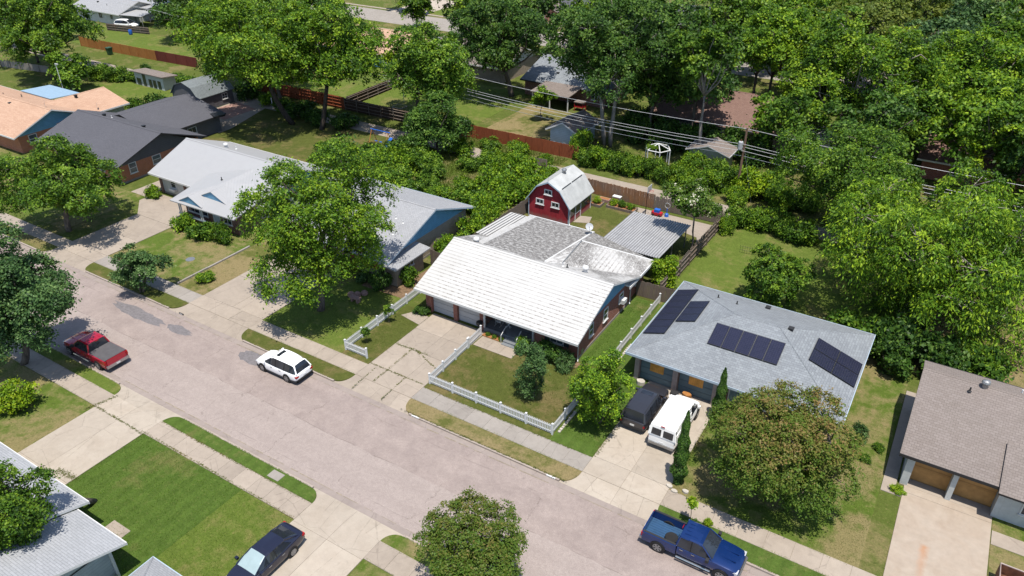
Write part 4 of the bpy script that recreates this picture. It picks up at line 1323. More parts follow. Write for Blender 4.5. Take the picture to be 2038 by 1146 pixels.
for gx, gy, gz, gw, gh in ((-67.35, 44.35, 2.66, 1.85, .78), (-65.2, 45.6, 2.98, 2.5, 1.0)):
    m = MB().slab([(gx - gw, gy - .3, gz - .1), (gx, gy - .3, gz + gh), (gx, gy + 2.6, gz + gh), (gx - gw, gy + .6, gz - .1)], .05)
    m.slab([(gx, gy - .3, gz + gh), (gx + gw, gy - .3, gz - .1), (gx + gw, gy + .6, gz - .1), (gx, gy + 2.6, gz + gh)], .05)
    go = m.build('gablet', M['metal_white'], parent=N3)
    q = gw * .94
    MB().add([(gx - q, gy - .22, gz - .12), (gx + q, gy - .22, gz - .12), (gx, gy - .22, gz + gh - .07), (gx - q, gy - .1, gz - .12), (gx + q, gy - .1, gz - .12), (gx, gy - .1, gz + gh - .07)],
             [(0, 1, 2), (3, 5, 4), (0, 2, 5, 3), (1, 4, 5, 2), (0, 3, 4, 1)]).build('panel', M['siding_blue'], parent=go)
MB().box(-69.9, -65.6, 44.2, 44.32, .75, .95).build('window_box', M['trim_blue'], parent=N3)
for x in (-69.6, -69.3, -66.1, -65.8): MB().box(x - .05, x + .05, 44.15, 44.25, .95, 2.3).build('post', M['paint_white'], parent=N3)
MB().box(-69.6, -65.7, 44.32, 44.997, -.05, .75).build('porch_base', M['brick_brown'], parent=N3)
window(N3, '-y', 45.0, -67.6, 1.0, 3.2, 1.1, cols=3)
door(N3, '-y', 45.0, -64.6, .95, 2.05, 'blue_steel'); window(N3, '-y', 45.0, -62.9, .95, 1.3, 1.1, 'paint_white', 'window_dark')
window(N3, '-y', 48.0, -75.6, 1.0, .9, 1.1, cols=1, rows=2); window(N3, '-y', 48.0, -71.6, .9, 1.0, 1.2, 'paint_white', 'window_grey', 1, 2)
MB().box(-76.1, -75.1, 47.6, 47.99, .7, 1.0).build('air_conditioner', M['paint_white'], parent=N3)
MB().box(-73.7, -73.3, 47.9, 47.99, 0, 2.35).build('brick_pier', M['brick_brown'], parent=N3); MB().box(-78.02, -77.6, 47.9, 47.99, 0, 2.35).build('brick_pier', M['brick_brown'], parent=N3)
vent(N3, -73.2, 54.3, 4.5, 'turbine', 'paint_white'); vent(N3, -72.1, 54.8, 4.3, 'pipe', 'paint_white'); vent(N3, -66.6, 48.0, 4.1, 'pipe')

# ------------------------------------------------------------------ slate roofed house
N4 = root('gable_house', (-91.5, 53, 0), 'slate grey roofed house with orange brick end wall left of the white metal roof', 'house')
found(N4, -99.3, -83.9, 47, 58.3)
walls(N4, -99.3, -83.9, 47, 58.3, 2.4, 'brick_orange')
n4r = roof_gable(N4, -100.2, -83.0, 46.1, 59.0, 2.5, 4.8, 52.8, 'roof_dark', trim='dark')
gable_end(N4, '+x', -83.89, 47, 58.3, 2.15, 52.8, 4.6, 'siding_grey'); gable_end(N4, '-x', -99.31, 47, 58.3, 2.3, 52.8, 4.6, 'siding_grey')
roof_gable(N4, -101.5, -88.3, 55.5, 66.6, 2.5, 4.15, -95.6, 'roof_dark', 'y', trim='dark')
walls(N4, -100.8, -89.0, 58.303, 65.9, 2.35, 'siding_grey')
gable_end(N4, '+y', 65.9, -100.8, -89.0, 2.3, -95.6, 3.95, 'siding_grey')
window(N4, '+x', -89.0, 61.2, 1.0, 1.4, .9); window(N4, '+x', -83.9, 48.6, .9, 1.0, 1.3, 'paint_white', 'window_grey', 1, 2); window(N4, '+x', -83.9, 51.9, 1.0, 1.2, 1.1, 'paint_white', 'window_grey', 1, 2)
window(N4, '-y', 47, -88, .9, 1.6, 1.3)
vent(n4r, -95.6, 53.5, 4.6, 'box', 'black'); vent(n4r, -87.3, 53.4, 4.6, 'box', 'black'); vent(n4r, -94.2, 53.6, 4.5, 'pipe', 'paint_white')
MB().slab([(-89.6, 64.8, 2.75), (-87.9, 64.3, 2.7), (-87.6, 65.9, 2.66), (-89.3, 66.4, 2.7)], .25).build('tarpaulin', M['black'], parent=N4)

# ------------------------------------------------------------------ terracotta roofed house far left
N5 = root('gable_house', (-113, 52, 0), 'terracotta shingle roofed house with pale blue gable at the left edge', 'house')
walls(N5, -135, -104.2, 46.2, 56.5, 2.4, 'brick_orange')
n5r = roof_gable(N5, -136, -103.3, 45.3, 57.2, 2.5, 4.75, 51.0, 'roof_terra')
gable_end(N5, '+x', -104.19, 46.2, 56.5, 2.2, 51.0, 4.55, 'siding_blue')
roof_gable(N5, -114.6, -104.0, 51.5, 62.4, 2.5, 4.0, -109.5, 'roof_terra', 'y')
walls(N5, -114.0, -104.7, 56.503, 61.8, 2.35, 'siding_white')
MB().slab([(-122.6, 57.0, 2.75), (-114.7, 57.0, 2.75), (-114.7, 61.5, 2.5), (-122.6, 61.5, 2.5)], .1).build('patio_roof', M['metal_blue'], parent=N5)
for x in (-122.3, -118.6, -115.0): MB().box(x - .06, x + .06, 61.2, 61.32, 0, 2.45).build('post', M['paint_white'], parent=N5)
window(N5, '+x', -104.2, 48.0, .9, 1.1, 1.2, 'paint_white', 'window_grey', 1, 2)
for x, y in ((-117.0, 52.0), (-112.0, 50.2), (-108.6, 57.5), (-114.2, 53.0)): vent(n5r, x, y, 4.3 if y < 54 else 4.0, 'box' if x > -113 else 'pipe', 'dark')
MB().slab([(-105.9, 51.6, 4.75), (-105.4, 51.3, 4.75), (-105.3, 51.4, 5.4), (-105.8, 51.7, 5.4)], .06).build('satellite_dish', M['dish'], parent=N5)
MB().slab([(-104.9, 58.0, 3.0), (-104.4, 57.7, 3.0), (-104.3, 57.8, 3.6), (-104.8, 58.1, 3.6)], .06).build('satellite_dish', M['dish'], parent=N5)

# ------------------------------------------------------------------ sheds
s1 = root('garden_shed', (-116, 75.2, 0), 'small white shed with four dark openings on the back lawn', 'shed')
walls(s1, -119.6, -112.2, 73.9, 76.2, 2.0, 'stucco_pale')
MB().slab([(-120.1, 73.5, 2.35), (-111.7, 73.5, 2.35), (-111.7, 76.5, 2.05), (-120.1, 76.5, 2.05)], .14).build('roof', M['roof_brown'], parent=s1)
for x, w_, h_ in ((-118.6, 1.1, 1.1), (-117.1, .8, 1.9), (-115.6, .8, 1.3), (-114.5, .8, 1.3), (-113.3, .8, 1.3)):
    MB().box(x - w_ / 2, x + w_ / 2, 73.87, 73.897, .1, .1 + h_).build('opening', M['window_dark'], parent=s1)
s2 = root('barn_shed', (-101, 72.5, 0), 'dark grey gambrel shed with green grey shingles beside brick pavers', 'shed')
pr = [(-104.0, 0), (-98.1, 0), (-98.1, 2.2), (-99.2, 3.5), (-101.05, 4.1), (-102.9, 3.5), (-104.0, 2.2)]
MB().loft([[(x, 69.6, z) for x, z in pr], [(x, 76.0, z) for x, z in pr]]).build('wall', M['siding_grey'], parent=s2)
rp2 = [(-104.25, 2.1), (-102.95, 3.6), (-101.05, 4.22), (-99.15, 3.6), (-97.85, 2.1)]
for i in range(4):
    (xa, za), (xb, zb) = rp2[i], rp2[i + 1]
    MB().slab([(xa, 69.4, za), (xb, 69.4, zb), (xb, 76.2, zb), (xa, 76.2, za)], .08).build('roof', M['roof_barnshed'], parent=s2)
window(s2, '+x', -98.1, 74.4, .9, 1.0, .9, 'paint_white', 'window_dark', 2, 2)
MB().box(-98.1, -98.06, 70.4, 72.2, .05, 1.9).build('door', M['siding_grey'], parent=s2)
s3 = root('blue_shed', (-44.9, 88, 0), 'pale blue lap sided shed with brown roof behind red fence', 'shed')
walls(s3, -46.8, -42.9, 85.6, 91.2, 2.3, 'siding_shed')
roof_gable(s3, -47.35, -42.35, 85.2, 91.6, 2.22, 3.5, -44.85, 'roof_brown', 'y', t=.12)
gable_end(s3, '-y', 85.59, -46.8, -42.9, 2.25, -44.85, 3.34, 'siding_shed')
for x0_, x1_, za, zb in ((-47.35, -44.85, 2.24, 3.52), (-44.85, -42.35, 3.52, 2.24)):
    MB().slab([(x0_, 85.13, za), (x1_, 85.13, zb), (x1_, 85.195, zb), (x0_, 85.195, za)], .18).build('bargeboard', M['paint_white'], parent=s3)
window(s3, '+x', -42.9, 88, 1.0, .8, .7)
s4 = root('green_shed', (-26, 90, 0), 'sage green garden shed half hidden behind the alley shrubs', 'shed')
walls(s4, -28.4, -23.6, 88.7, 91.6, 2.1, 'siding_green')
roof_gable(s4, -28.8, -23.2, 88.3, 92.0, 2.1, 3.0, -26, 'roof_brown', 'y', t=.1)
gable_end(s4, '-y', 88.69, -28.4, -23.6, 2.05, -26, 2.85, 'siding_green')

# ------------------------------------------------------------------ houses beyond the alley and the next street
def simple_house(name, label, x0, x1, y0, y1, roofm, wallm, zr=4.6, wins=(), hip=False, gab='siding_white', trim='paint_white', ze=2.5):
    h = root(name, ((x0 + x1) / 2, (y0 + y1) / 2, 0), label, 'house')
    walls(h, x0 + .6, x1 - .6, y0 + .6, y1 - .6, ze - .08, wallm)
    if hip: r = roof_hip(h, x0, x1, y0, y1, ze, zr, roofm, trim=trim)
    else:
        ym = (y0 + y1) / 2
        r = roof_gable(h, x0, x1, y0, y1, ze, zr, ym, roofm, trim=trim)
        gable_end(h, '+x', x1 - .6, y0 + .6, y1 - .6, ze - .1, ym, zr - .18, gab); gable_end(h, '-x', x0 + .6, y0 + .6, y1 - .6, ze - .1, ym, zr - .18, gab)
    for u, z, w_, hh in wins: window(h, '-y', y0 + .6, u, z, w_, hh)
    vent(r, (x0 + x1) / 2 + 1.5, y0 + 2.5, ze + (zr - ze) * 2.5 / ((y1 - y0) / 2), 'pipe')
    vent(r, (x0 + x1) / 2 - 2.5, y0 + 3.0, ze + (zr - ze) * 3.0 / ((y1 - y0) / 2), 'box')
    return h


simple_house('rear_house', 'salmon shingle roofed house with blue grey wall beyond the long fence', -106, -84.5, 102.6, 119, 'roof_terra', 'siding_blue', 4.8, [(-92.2, 1.0, 1.0, 1.1), (-89.4, .9, .9, 1.2), (-97, 1, 1.2, 1)])
b2 = simple_house('rear_house', 'blue grey roofed house with covered brown patio beyond the red fence', -62, -46.5, 102.8, 118, 'roof_solar', 'brick_brown', 4.8, [(-57.5, .9, 1.4, 1.1), (-49.0, 1, 1.1, 1.1)], trim='dark')
MB().slab([(-57.6, 98.6, 2.35), (-51.0, 98.6, 2.35), (-51.0, 103.3, 2.75), (-57.6, 103.3, 2.75)], .14).build('patio_roof', M['roof_brown'], parent=b2)
for x in (-57.3, -54.3, -51.2): MB().box(x - .07, x + .07, 98.75, 98.9, 0, 2.3).build('post', M['paint_white'], parent=b2)
MB().box(-57.5, -51.1, 98.65, 98.75, 2.18, 2.32).build('beam', M['paint_white'], parent=b2)
simple_house('rear_house', 'red brown shingle roofed house deep in tree shade beyond the alley', -38.5, -18.8, 97.5, 114.5, 'roof_redbrown', 'brick_tan', 5.0, [(-34, 1, 1.4, 1.1), (-28, .9, 1.2, 1.2), (-22.5, 1, 1.2, 1.1)], trim='dark')
simple_house('rear_house', 'pale roofed outbuilding glimpsed between trees at the right', -17.8, -12.5, 100.5, 107, 'metal_white', 'siding_white', 3.4, ze=2.3)
simple_house('rear_house', 'red roofed house hidden behind the big trees at the right edge', -3.5, 13, 99, 113, 'roof_redbrown', 'brick_red', 4.7, [(1, 1, 1.4, 1.1), (5.5, 1, 1.2, 1.1)])
simple_house('rear_house', 'brown roofed house under the trees in the far left background', -84, -67, 106, 119, 'roof_brown', 'brick_tan', 4.7, [(-76, 1, 1.3, 1.1)])
fs_ = simple_house('street_house', 'pink brick house with arched window across the far street', -88.6, -62, 152.6, 168, 'roof_dark', 'brick_pink', 5.2, [(-75, 1, 1.4, 1.2), (-67, 1, 1.4, 1.2)], trim='dark')
walls(fs_, -88.4, -82.0, 150.9, 153.19, 2.5, 'brick_pink')
roof_gable(fs_, -88.9, -81.5, 150.5, 156, 2.5, 4.4, -85.2, 'roof_brown', 'y', trim='dark')
gable_end(fs_, '-y', 150.89, -88.4, -82.0, 2.45, -85.2, 4.2, 'brick_pink')
window(fs_, '-y', 150.9, -85.6, .7, 1.9, 1.5, cols=3)
simple_house('street_house', 'red brick house across the far street beside the pink one', -112, -91.5, 156, 170, 'roof_redbrown', 'brick_red', 5.0, [(-95, 1, 1.4, 1.2), (-100, 1, 1.4, 1.2)])
simple_house('street_house', 'slate roofed house at the top edge right of the pink brick house', -60.5, -38, 154, 170, 'roof_dark', 'brick_tan', 4.8, [(-52, 1, 1.4, 1.2)])
simple_house('street_house', 'grey roofed house in the far right background among trees', -26, -8, 156, 170, 'roof_grey', 'brick_tan', 4.8, [(-18, 1, 1.4, 1.2)])
simple_house('street_house', 'house with brick wall and pale drive at the far right corner', 2, 22, 154, 168, 'roof_brown', 'brick_red', 4.8, [(8, 1, 1.4, 1.2)])
tl = simple_house('rear_house', 'pale blue sided house in the far top left background', -178, -160.4, 99, 110, 'roof_grey', 'siding_white', 4.4, [(-164, 1, 1.0, 1.1), (-168, .9, 1.3, 1.2)])
tc = root('metal_canopy', (-167, 107, 0), 'white metal canopy with blue stripe in the top left corner', 'canopy')
for i in range(9):
    xa = -176 + i * 2
    MB().slab([(xa, 104.5, 3.1), (xa + 1.97, 104.5, 3.1), (xa + 1.97, 112, 3.5), (xa, 112, 3.5)], .08).build('roof_sheet', M['metal_blue'] if i == 3 else M['metal_white'], parent=tc)
for x in (-175.5, -167, -158.5):
    for y in (104.9, 111.6): MB().box(x - .06, x + .06, y - .06, y + .06, 0, 3.0).build('post', M['steel'], parent=tc)
tc2 = root('metal_canopy', (-158, 101.5, 0), 'small white lean-to canopy beside the far parked cars', 'canopy')
MB().slab([(-160.2, 99.2, 2.5), (-154.6, 100.4, 2.5), (-155.8, 104.6, 2.8), (-161.2, 103.4, 2.8)], .08).build('roof_sheet', M['metal_white'], parent=tc2)
for x, y in ((-160, 99.5), (-154.9, 100.6), (-155.9, 104.3), (-160.9, 103.2)): MB().box(x - .05, x + .05, y - .05, y + .05, 0, 2.45).build('post', M['steel'], parent=tc2)

# ------------------------------------------------------------------ house in the near left corner
K = root('corner_house', (-41, 8, 0), 'pale shingle roofed house with white fascia in the bottom left corner', 'house')
walls(K, -52, -38.6, 3, 12.9, 2.4, 'siding_white')
walls(K, -38.597, -34.0, 3, 12.3, 2.4, 'siding_dusk')
kr = roof_gable(K, -53, -37.9, 0.2, 13.65, 2.5, 4.7, 7.2, 'roof_south')
kr2 = roof_gable(K, -37.895, -33.3, 1.2, 12.95, 2.5, 4.5, 7.1, 'roof_south')
gable_end(K, '+x', -34.0, 3, 12.3, 2.3, 7.1, 4.3, 'siding_dusk')
MB().box(-34.0, -33.9, 12.15, 12.3, 0, 2.35).build('corner_trim', M['paint_white'], parent=K)
MB().box(-37.9, -36.3, 13.0, 14.6, -.05, .03).build('step', M['concrete'], parent=K)
ph = root('pump_house', (-29.9, 11.6, 0), 'small grey hip roofed hut at the bottom edge beside the sedan', 'hut')
walls(ph, -31.2, -28.6, 10.3, 12.9, 2.0, 'siding_white')
roof_hip(ph, -31.6, -28.2, 9.9, 13.3, 2.05, 2.95, 'roof_grey')
# ------------------------------------------------------------------ white picket fences
picket_src = MB().prism([(-.038, -.012), (.038, -.012), (.038, .012), (-.038, .012)], .08, .86)
picket_src.add([(-.038, -.012, .86), (.038, -.012, .86), (.038, .012, .86), (-.038, .012, .86), (0, 0, .93)], [(0, 1, 4), (1, 2, 4), (2, 3, 4), (3, 0, 4)])
PK = [None]; PP = [None]


def picket_run(rt, p, q, posts=True, first=True, last=True):
    p, q = Vector((*p, 0)), Vector((*q, 0)); d = q - p; L = d.length; d.normalize(); ang = math.atan2(d.y, d.x)
    o = OFF[rt]
    nrm = Vector((-d.y, d.x, 0))
    for z in (.2, .68):
        a, b = p, q
        MB().add([a + nrm * s * .02 + Vector((0, 0, z + h)) for a_ in (0,) for s in (-1, 1) for h in (0, .09)] + [b + nrm * s * .02 + Vector((0, 0, z + h)) for s in (-1, 1) for h in (0, .09)],
                 [(0, 1, 5, 4), (2, 6, 7, 3), (1, 3, 7, 5), (0, 4, 6, 2)]).build('rail', M['vinyl'], parent=rt)
    n = int(L / .135)
    for i in range(1, n):
        c = p + d * (L * i / n) - o
        if PK[0] is None:
            PK[0] = picket_src.build('picket', M['vinyl']); PK[0].parent = rt; PK[0].location = c; PK[0].rotation_euler = (0, 0, ang)
        else: inst(PK[0], 'picket', rt, c, (0, 0, ang))
    m = max(1, round(L / 2.0))
    for i in range(m + 1):
        if (i == 0 and not first) or (i == m and not last): continue
        c = p + d * (L * i / m) - o
        if PP[0] is None:
            mm = MB().box(-.06, .06, -.06, .06, -.05, 1.0)
            mm.add([(-.08, -.08, 1.0), (.08, -.08, 1.0), (.08, .08, 1.0), (-.08, .08, 1.0), (0, 0, 1.07)], [(0, 1, 4), (1, 2, 4), (2, 3, 4), (3, 0, 4), (3, 2, 1, 0)])
            PP[0] = mm.build('post', M['vinyl']); PP[0].parent = rt; PP[0].location = c; PP[0].rotation_euler = (0, 0, ang)
        else: inst(PP[0], 'post', rt, c, (0, 0, ang))


F1 = root('picket_fence', (-38, 40, 0), 'white picket fence left of the driveway, turning the corner at the pavement', 'fence', 'white picket fences')
picket_run(F1, (-38.0, 35.6), (-38.2, 45.8)); picket_run(F1, (-38.0, 35.6), (-35.75, 35.6), first=False)
F2 = root('picket_fence', (-24, 35.6, 0), 'white picket fence around the front lawn between driveway and pavement', 'fence', 'white picket fences')
picket_run(F2, (-29.45, 35.65), (-18.65, 35.6)); picket_run(F2, (-29.45, 35.65), (-29.6, 41.0), first=False); picket_run(F2, (-18.65, 35.6), (-18.65, 39.4), first=False)
GT = root('picket_gate', (-29.6, 42.1, 0), 'white picket gate at the garage end of the driveway fence', 'gate')
picket_run(GT, (-29.61, 41.15), (-29.7, 43.1))
F3 = root('picket_fence', (-18.8, 50, 0), 'white picket fence along the side yard between the two houses', 'fence', 'white picket fences')
picket_run(F3, (-18.7, 45.0), (-18.85, 55.8))

# ------------------------------------------------------------------ board fences
BSRC = {}


def board_run(rt, p, q, h, mat, rail_side=1, step=.15, rng=None, jitter=.03, nm='board'):
    rng = rng or random.Random(3)
    p, q = Vector((*p, 0)), Vector((*q, 0)); d = q - p; L = d.length; d.normalize(); ang = math.atan2(d.y, d.x)
    nrm = Vector((-d.y, d.x, 0)); o = OFF[rt]
    n = int(L / step)
    key = (mat, round(h, 2), step)
    for i in range(n):
        c = p + d * (L * (i + .5) / n) - o + nrm * rng.uniform(-.006, .006)
        rot = (R(rng.uniform(-.6, .6)), R(rng.uniform(-.5, .5)), ang)
        sc = (1, 1, 1 + rng.uniform(-jitter, jitter))
        if key not in BSRC:
            w_ = step * .94 / 2
            b = MB().prism([(-w_, -.011), (w_, -.011), (w_, .011), (-w_, .011)], .03, h)
            b.v = [(x, y, z if z < h - .01 or abs(x) < w_ * .6 else z) for x, y, z in b.v]
            ob = b.build(nm, M[mat]); ob.parent = rt; ob.location = c; ob.rotation_euler = rot; ob.scale = sc; BSRC[key] = ob
        else: inst(BSRC[key], nm, rt, c, rot, sc)
    for z in (.3, h * .5, h - .3):
        a = p + nrm * rail_side * .045; b = q + nrm * rail_side * .045
        MB().tube([a + Vector((0, 0, z)), b + Vector((0, 0, z))], .04, 4).build('rail', M[mat], parent=rt)
    m = max(1, round(L / 2.4))
    for i in range(m + 1):
        c = p + d * (L * i / m) + nrm * rail_side * .10
        MB().box(c.x - .045, c.x + .045, c.y - .045, c.y + .045, -.05, h - .05).build('post', M[mat], parent=rt)


f = root('board_fence', (-29, 74.0, 0), 'brown wooden board fence along the alley behind the red barn', 'fence')
board_run(f, (-38.3, 74.2), (-27.0, 74.0), 1.75, 'wood_mixed', 1); board_run(f, (-27.0, 74.0), (-19.3, 74.2), 1.6, 'wood_old', 1, rng=random.Random(8), jitter=.06)
f = root('board_fence', (-38.7, 63, 0), 'weathered board fence left of the barn beside the overgrown lot', 'fence')
board_run(f, (-38.75, 55.0), (-38.45, 74.1), 1.75, 'wood_old', 1, rng=random.Random(4))
f = root('board_fence', (-38.6, 50.5, 0), 'short weathered board fence closing the gap left of the garage', 'fence')
board_run(f, (-40.6, 50.6), (-36.0, 50.0), 1.75, 'wood_old', 1, rng=random.Random(6))
f = root('board_fence', (-19.1, 65, 0), 'leaning weathered board fence between carport and bright green back yard', 'fence')
board_run(f, (-19.2, 56.4), (-19.0, 73.6), 1.7, 'wood_old', -1, rng=random.Random(14), jitter=.08)
f = root('board_fence', (-19.5, 55.9, 0), 'short grey board fence at the end of the grassy side yard', 'fence')
board_run(f, (-21.2, 55.9), (-17.3, 56.2), 1.6, 'wood_old', 1, rng=random.Random(16))


# far fences: boards built but joined panel by panel (each only a pixel or two wide)
def far_fence(label, p, q, h, mat, rails=False, name='board_fence', railmat=None):
    p, q = Vector((*p, 0)), Vector((*q, 0)); d = q - p; L = d.length; d.normalize(); nrm = Vector((d.y, -d.x, 0))
    c = (p + q) / 2
    rt = root(name, (c.x, c.y, 0), label, 'fence')
    n = max(1, round(L / 2.4)); rg_ = random.Random(int(abs(p.x) * 7))
    for i in range(n):
        m = MB()
        for k in range(15):
            a = p + d * (L * (i + k / 15) / n) + nrm * rg_.uniform(-.01, .01); b = p + d * (L * (i + (k + .93) / 15) / n)
            hh = h + rg_.uniform(-.03, .03)
            t = nrm * .02
            m.add([a - t, b - t, b + t, a + t, a - t + Vector((0, 0, hh)), b - t + Vector((0, 0, hh)), b + t + Vector((0, 0, hh)), a + t + Vector((0, 0, hh))],
                  [(4, 5, 6, 7), (0, 1, 5, 4), (1, 2, 6, 5), (2, 3, 7, 6), (3, 0, 4, 7)])
        m.build('panel', M[mat], parent=rt)
        a = p + d * (L * i / n) + nrm * .09
        MB().box(a.x - .05, a.x + .05, a.y - .05, a.y + .05, 0, h + .03).build('post', M[railmat or mat], parent=rt)
        if rails:
            b = p + d * (L * (i + 1) / n) + nrm * .09
            for z in (.35, .85, 1.35, h - .1):
                MB().tube([(a.x, a.y, z), (b.x, b.y, z)], .05, 4).build('rail', M[railmat or mat], parent=rt)
    return rt


far_fence('bright orange new board fence along the far alley at upper left', (-152, 84.6), (-129.8, 85.3), 1.8, 'wood_new')
far_fence('dark maroon board fence continuing the orange one', (-129.7, 85.4), (-119, 85.9), 1.8, 'wood_maroon')
far_fence('red stained fence with rails showing behind the tall trees', (-101.5, 82.1), (-80.6, 82.2), 1.9, 'wood_red', True, railmat='wood_red')
far_fence('dark brown fence with pale rails facing the alley', (-80.5, 82.2), (-59.4, 82.3), 1.8, 'wood_dark', True, railmat='wood_old')
far_fence('red stained board fence in front of the pale blue shed', (-58.9, 82.2), (-41.0, 82.6), 1.8, 'wood_red')
far_fence('old fence along the side of the fenced yard beyond the alley', (-81, 83), (-81.5, 98), 1.7, 'wood_dark', True, railmat='wood_old')
far_fence('low weathered fence section among shrubs behind the barn', (-44.6, 76.9), (-42.6, 77.3), 1.5, 'wood_old')
far_fence('wooden rail fence by the far parked white cars', (-160, 95.6), (-149, 97.8), 1.3, 'wood_old', True)
far_fence('orange fence panel at the top edge', (-45, 172), (-30, 172), 1.8, 'wood_new')
far_fence('grey block wall at the left edge behind the trees', (-150, 68.0), (-136, 70.5), 1.2, 'concrete_grey', name='block_wall')
# small wire garden fence in the bright yard
wf = root('wire_fence', (-14.2, 69.6, 0), 'low curved wire garden fence in the bright green back yard', 'fence')
wp = [(-15.6, 69.0), (-14.9, 69.0), (-14.2, 69.15), (-13.6, 69.5), (-13.2, 70.1), (-12.9, 70.8), (-12.8, 71.5)]
for (a, b) in zip(wp[:-1], wp[1:]):
    m = MB().tube([(a[0], a[1], .75), (b[0], b[1], .75)], .012, 4).tube([(a[0], a[1], .35), (b[0], b[1], .35)], .012, 4)
    for k in range(3):
        x, y = a[0] + (b[0] - a[0]) * k / 3, a[1] + (b[1] - a[1]) * k / 3
        m.tube([(x, y, 0), (x, y, .85)], .012, 4)
    m.build('panel', M['dark'], parent=wf)
# ------------------------------------------------------------------ vehicles (x forward, y left, z up)
def ring(x, hw, z0, z1, crown=.03):
    h = [(0, z0), (hw * .88, z0), (hw * .975, z0 + .10), (hw, z0 + .42 * (z1 - z0)), (hw * .985, z1 - .16), (hw * .95, z1 - .04), (hw * .84, z1), (hw * .45, z1 + crown * .8), (0, z1 + crown)]
    pts = [(x, -y, z) for y, z in h] + [(x, y, z) for y, z in h[-2:0:-1]]
    return pts


def wheel(rt, x, y, r, w_, side, spokes=6):
    t = MB().lathe((x, y - w_ / 2, r), [(r * .62, 0), (r * .93, .0), (r, .04), (r, w_ - .04), (r * .93, w_), (r * .62, w_)], 20, axis='y')
    wo_ = t.build('wheel', M['tyre'], parent=rt, smooth=False)
    yo = y + side * (w_ / 2 + .004)
    m = MB().lathe((x, yo - .008, r), [(r * .66, 0), (r * .66, .016), (r * .56, .02)], 18, axis='y')
    m.build('rim', M['dark'], parent=wo_)
    s = MB()
    for k in range(spokes):
        a = 2 * math.pi * k / spokes
        ca, sa = math.cos(a), math.sin(a); wv = r * .13
        for (r0, r1) in ((.08, .63),):
            p = []
            for rr, ww in ((r0 * r, wv * .8), (r1 * r, wv)):
                p += [(x + ca * rr - sa * ww, yo + side * .022, r + sa * rr + ca * ww), (x + ca * rr + sa * ww, yo + side * .022, r + sa * rr - ca * ww)]
            s.add(p, [(0, 1, 3, 2)])
    s.lathe((x, yo + side * .012 - .008, r), [(r * .17, 0), (r * .17, .03)], 8, axis='y')
    # outer ring of the rim
    n = 18; vs = []
    for k in range(n):
        a = 2 * math.pi * k / n
        for rr in (r * .60, r * .67): vs.append((x + math.cos(a) * rr, yo + side * .024, r + math.sin(a) * rr))
    s.add(vs, [(2 * k, 2 * k + 1, (2 * k + 3) % (2 * n), (2 * k + 2) % (2 * n)) for k in range(n)])
    s.build('spokes', M['alloy'], parent=wo_)


def arch(rt, x, y, r, side):
    MB().lathe((x, y - .05, r), [(r * 1.13, 0), (r * 1.13, .1)], 20, axis='y').build('wheel_arch', M['black'], parent=rt)


def greenhouse(rt, st, paint, zb, shade=None, pillars=(), quarter=None):
    """st: (x, roof z, half width at belt, half width at roof, full) from rear to front; glass sides, painted top where full"""
    rows = []
    for x, zr, hb, hr, full in st:
        rows.append([(x, -hb, zb), (x, -hr, zr - .07 if full else zr - .01), (x, -hr + .09, zr), (x, 0, zr + (.03 if full else .015)), (x, hr - .09, zr), (x, hr, zr - .07 if full else zr - .01), (x, hb, zb)])
    rear, front, roofm, sides = MB(), MB(), MB(), (MB(), MB())
    nf = [i for i, s in enumerate(st) if s[4]]
    for i in range(len(st) - 1):
        a, b = rows[i], rows[i + 1]
        full = st[i][4] and st[i + 1][4]
        tgt = roofm if full else (rear if i < nf[0] else front)
        for j in (1, 2, 3, 4): tgt.poly([a[j], b[j], b[j + 1], a[j + 1]])
        for j, sd_ in ((0, 0), (5, 1)): sides[sd_].poly([a[j], b[j], b[j + 1], a[j + 1]])
    r_ = roofm.build('roof', M[paint], parent=rt, smooth=True)
    fo = front.build('windshield', M['sunshade'] if shade else M['car_glass'], parent=rt, smooth=True)
    ro = rear.build('rear_window', M['car_glass'], parent=rt, smooth=True)
    for k in (0, 1): sides[k].build('side_window', M['car_glass'], parent=rt)
    # pillars and roof rails of body colour, door posts black
    for s in (-1, 1):
        f0, f1 = st[nf[-1]], st[-1]
        MB().tube([(f1[0] + .02, s * (f1[2] - .01), zb), (f0[0], s * (f0[3] - .02), f0[1] - .03)], .04, 5).build('pillar', M[paint], parent=rt)
        b0, b1 = st[nf[0]], st[0]
        MB().tube([(b1[0] - .02, s * (b1[2] - .01), zb), (b0[0], s * (b0[3] - .02), b0[1] - .03)], .06, 5).build('pillar', M[paint], parent=rt)
        MB().tube([(b0[0], s * b0[3], b0[1] - .055), (f0[0], s * f0[3], f0[1] - .055)], .035, 5).build('roof_edge', M[paint], parent=rt)
        for px in pillars:
            k = min(range(len(st)), key=lambda i: abs(st[i][0] - px))
            MB().tube([(px, s * (st[k][2] + .002), zb), (px, s * (st[k][3] + .004), st[k][1] - .07)], .03, 4).build('door_post', M['black'], parent=rt)
        if quarter:
            xq, xt = quarter; k = nf[0]
            e_ = .012
            MB().add([(st[0][0], s * (st[0][2] + e_), zb - .01), (xq, s * (st[k][2] + e_), zb - .01), (xt, s * (st[k][3] + e_), st[k][1] - .06), (b0[0], s * (b0[3] + e_), b0[1] - .06)], [(0, 1, 2, 3)]).build('quarter_panel', M[paint], parent=rt)
    return r_


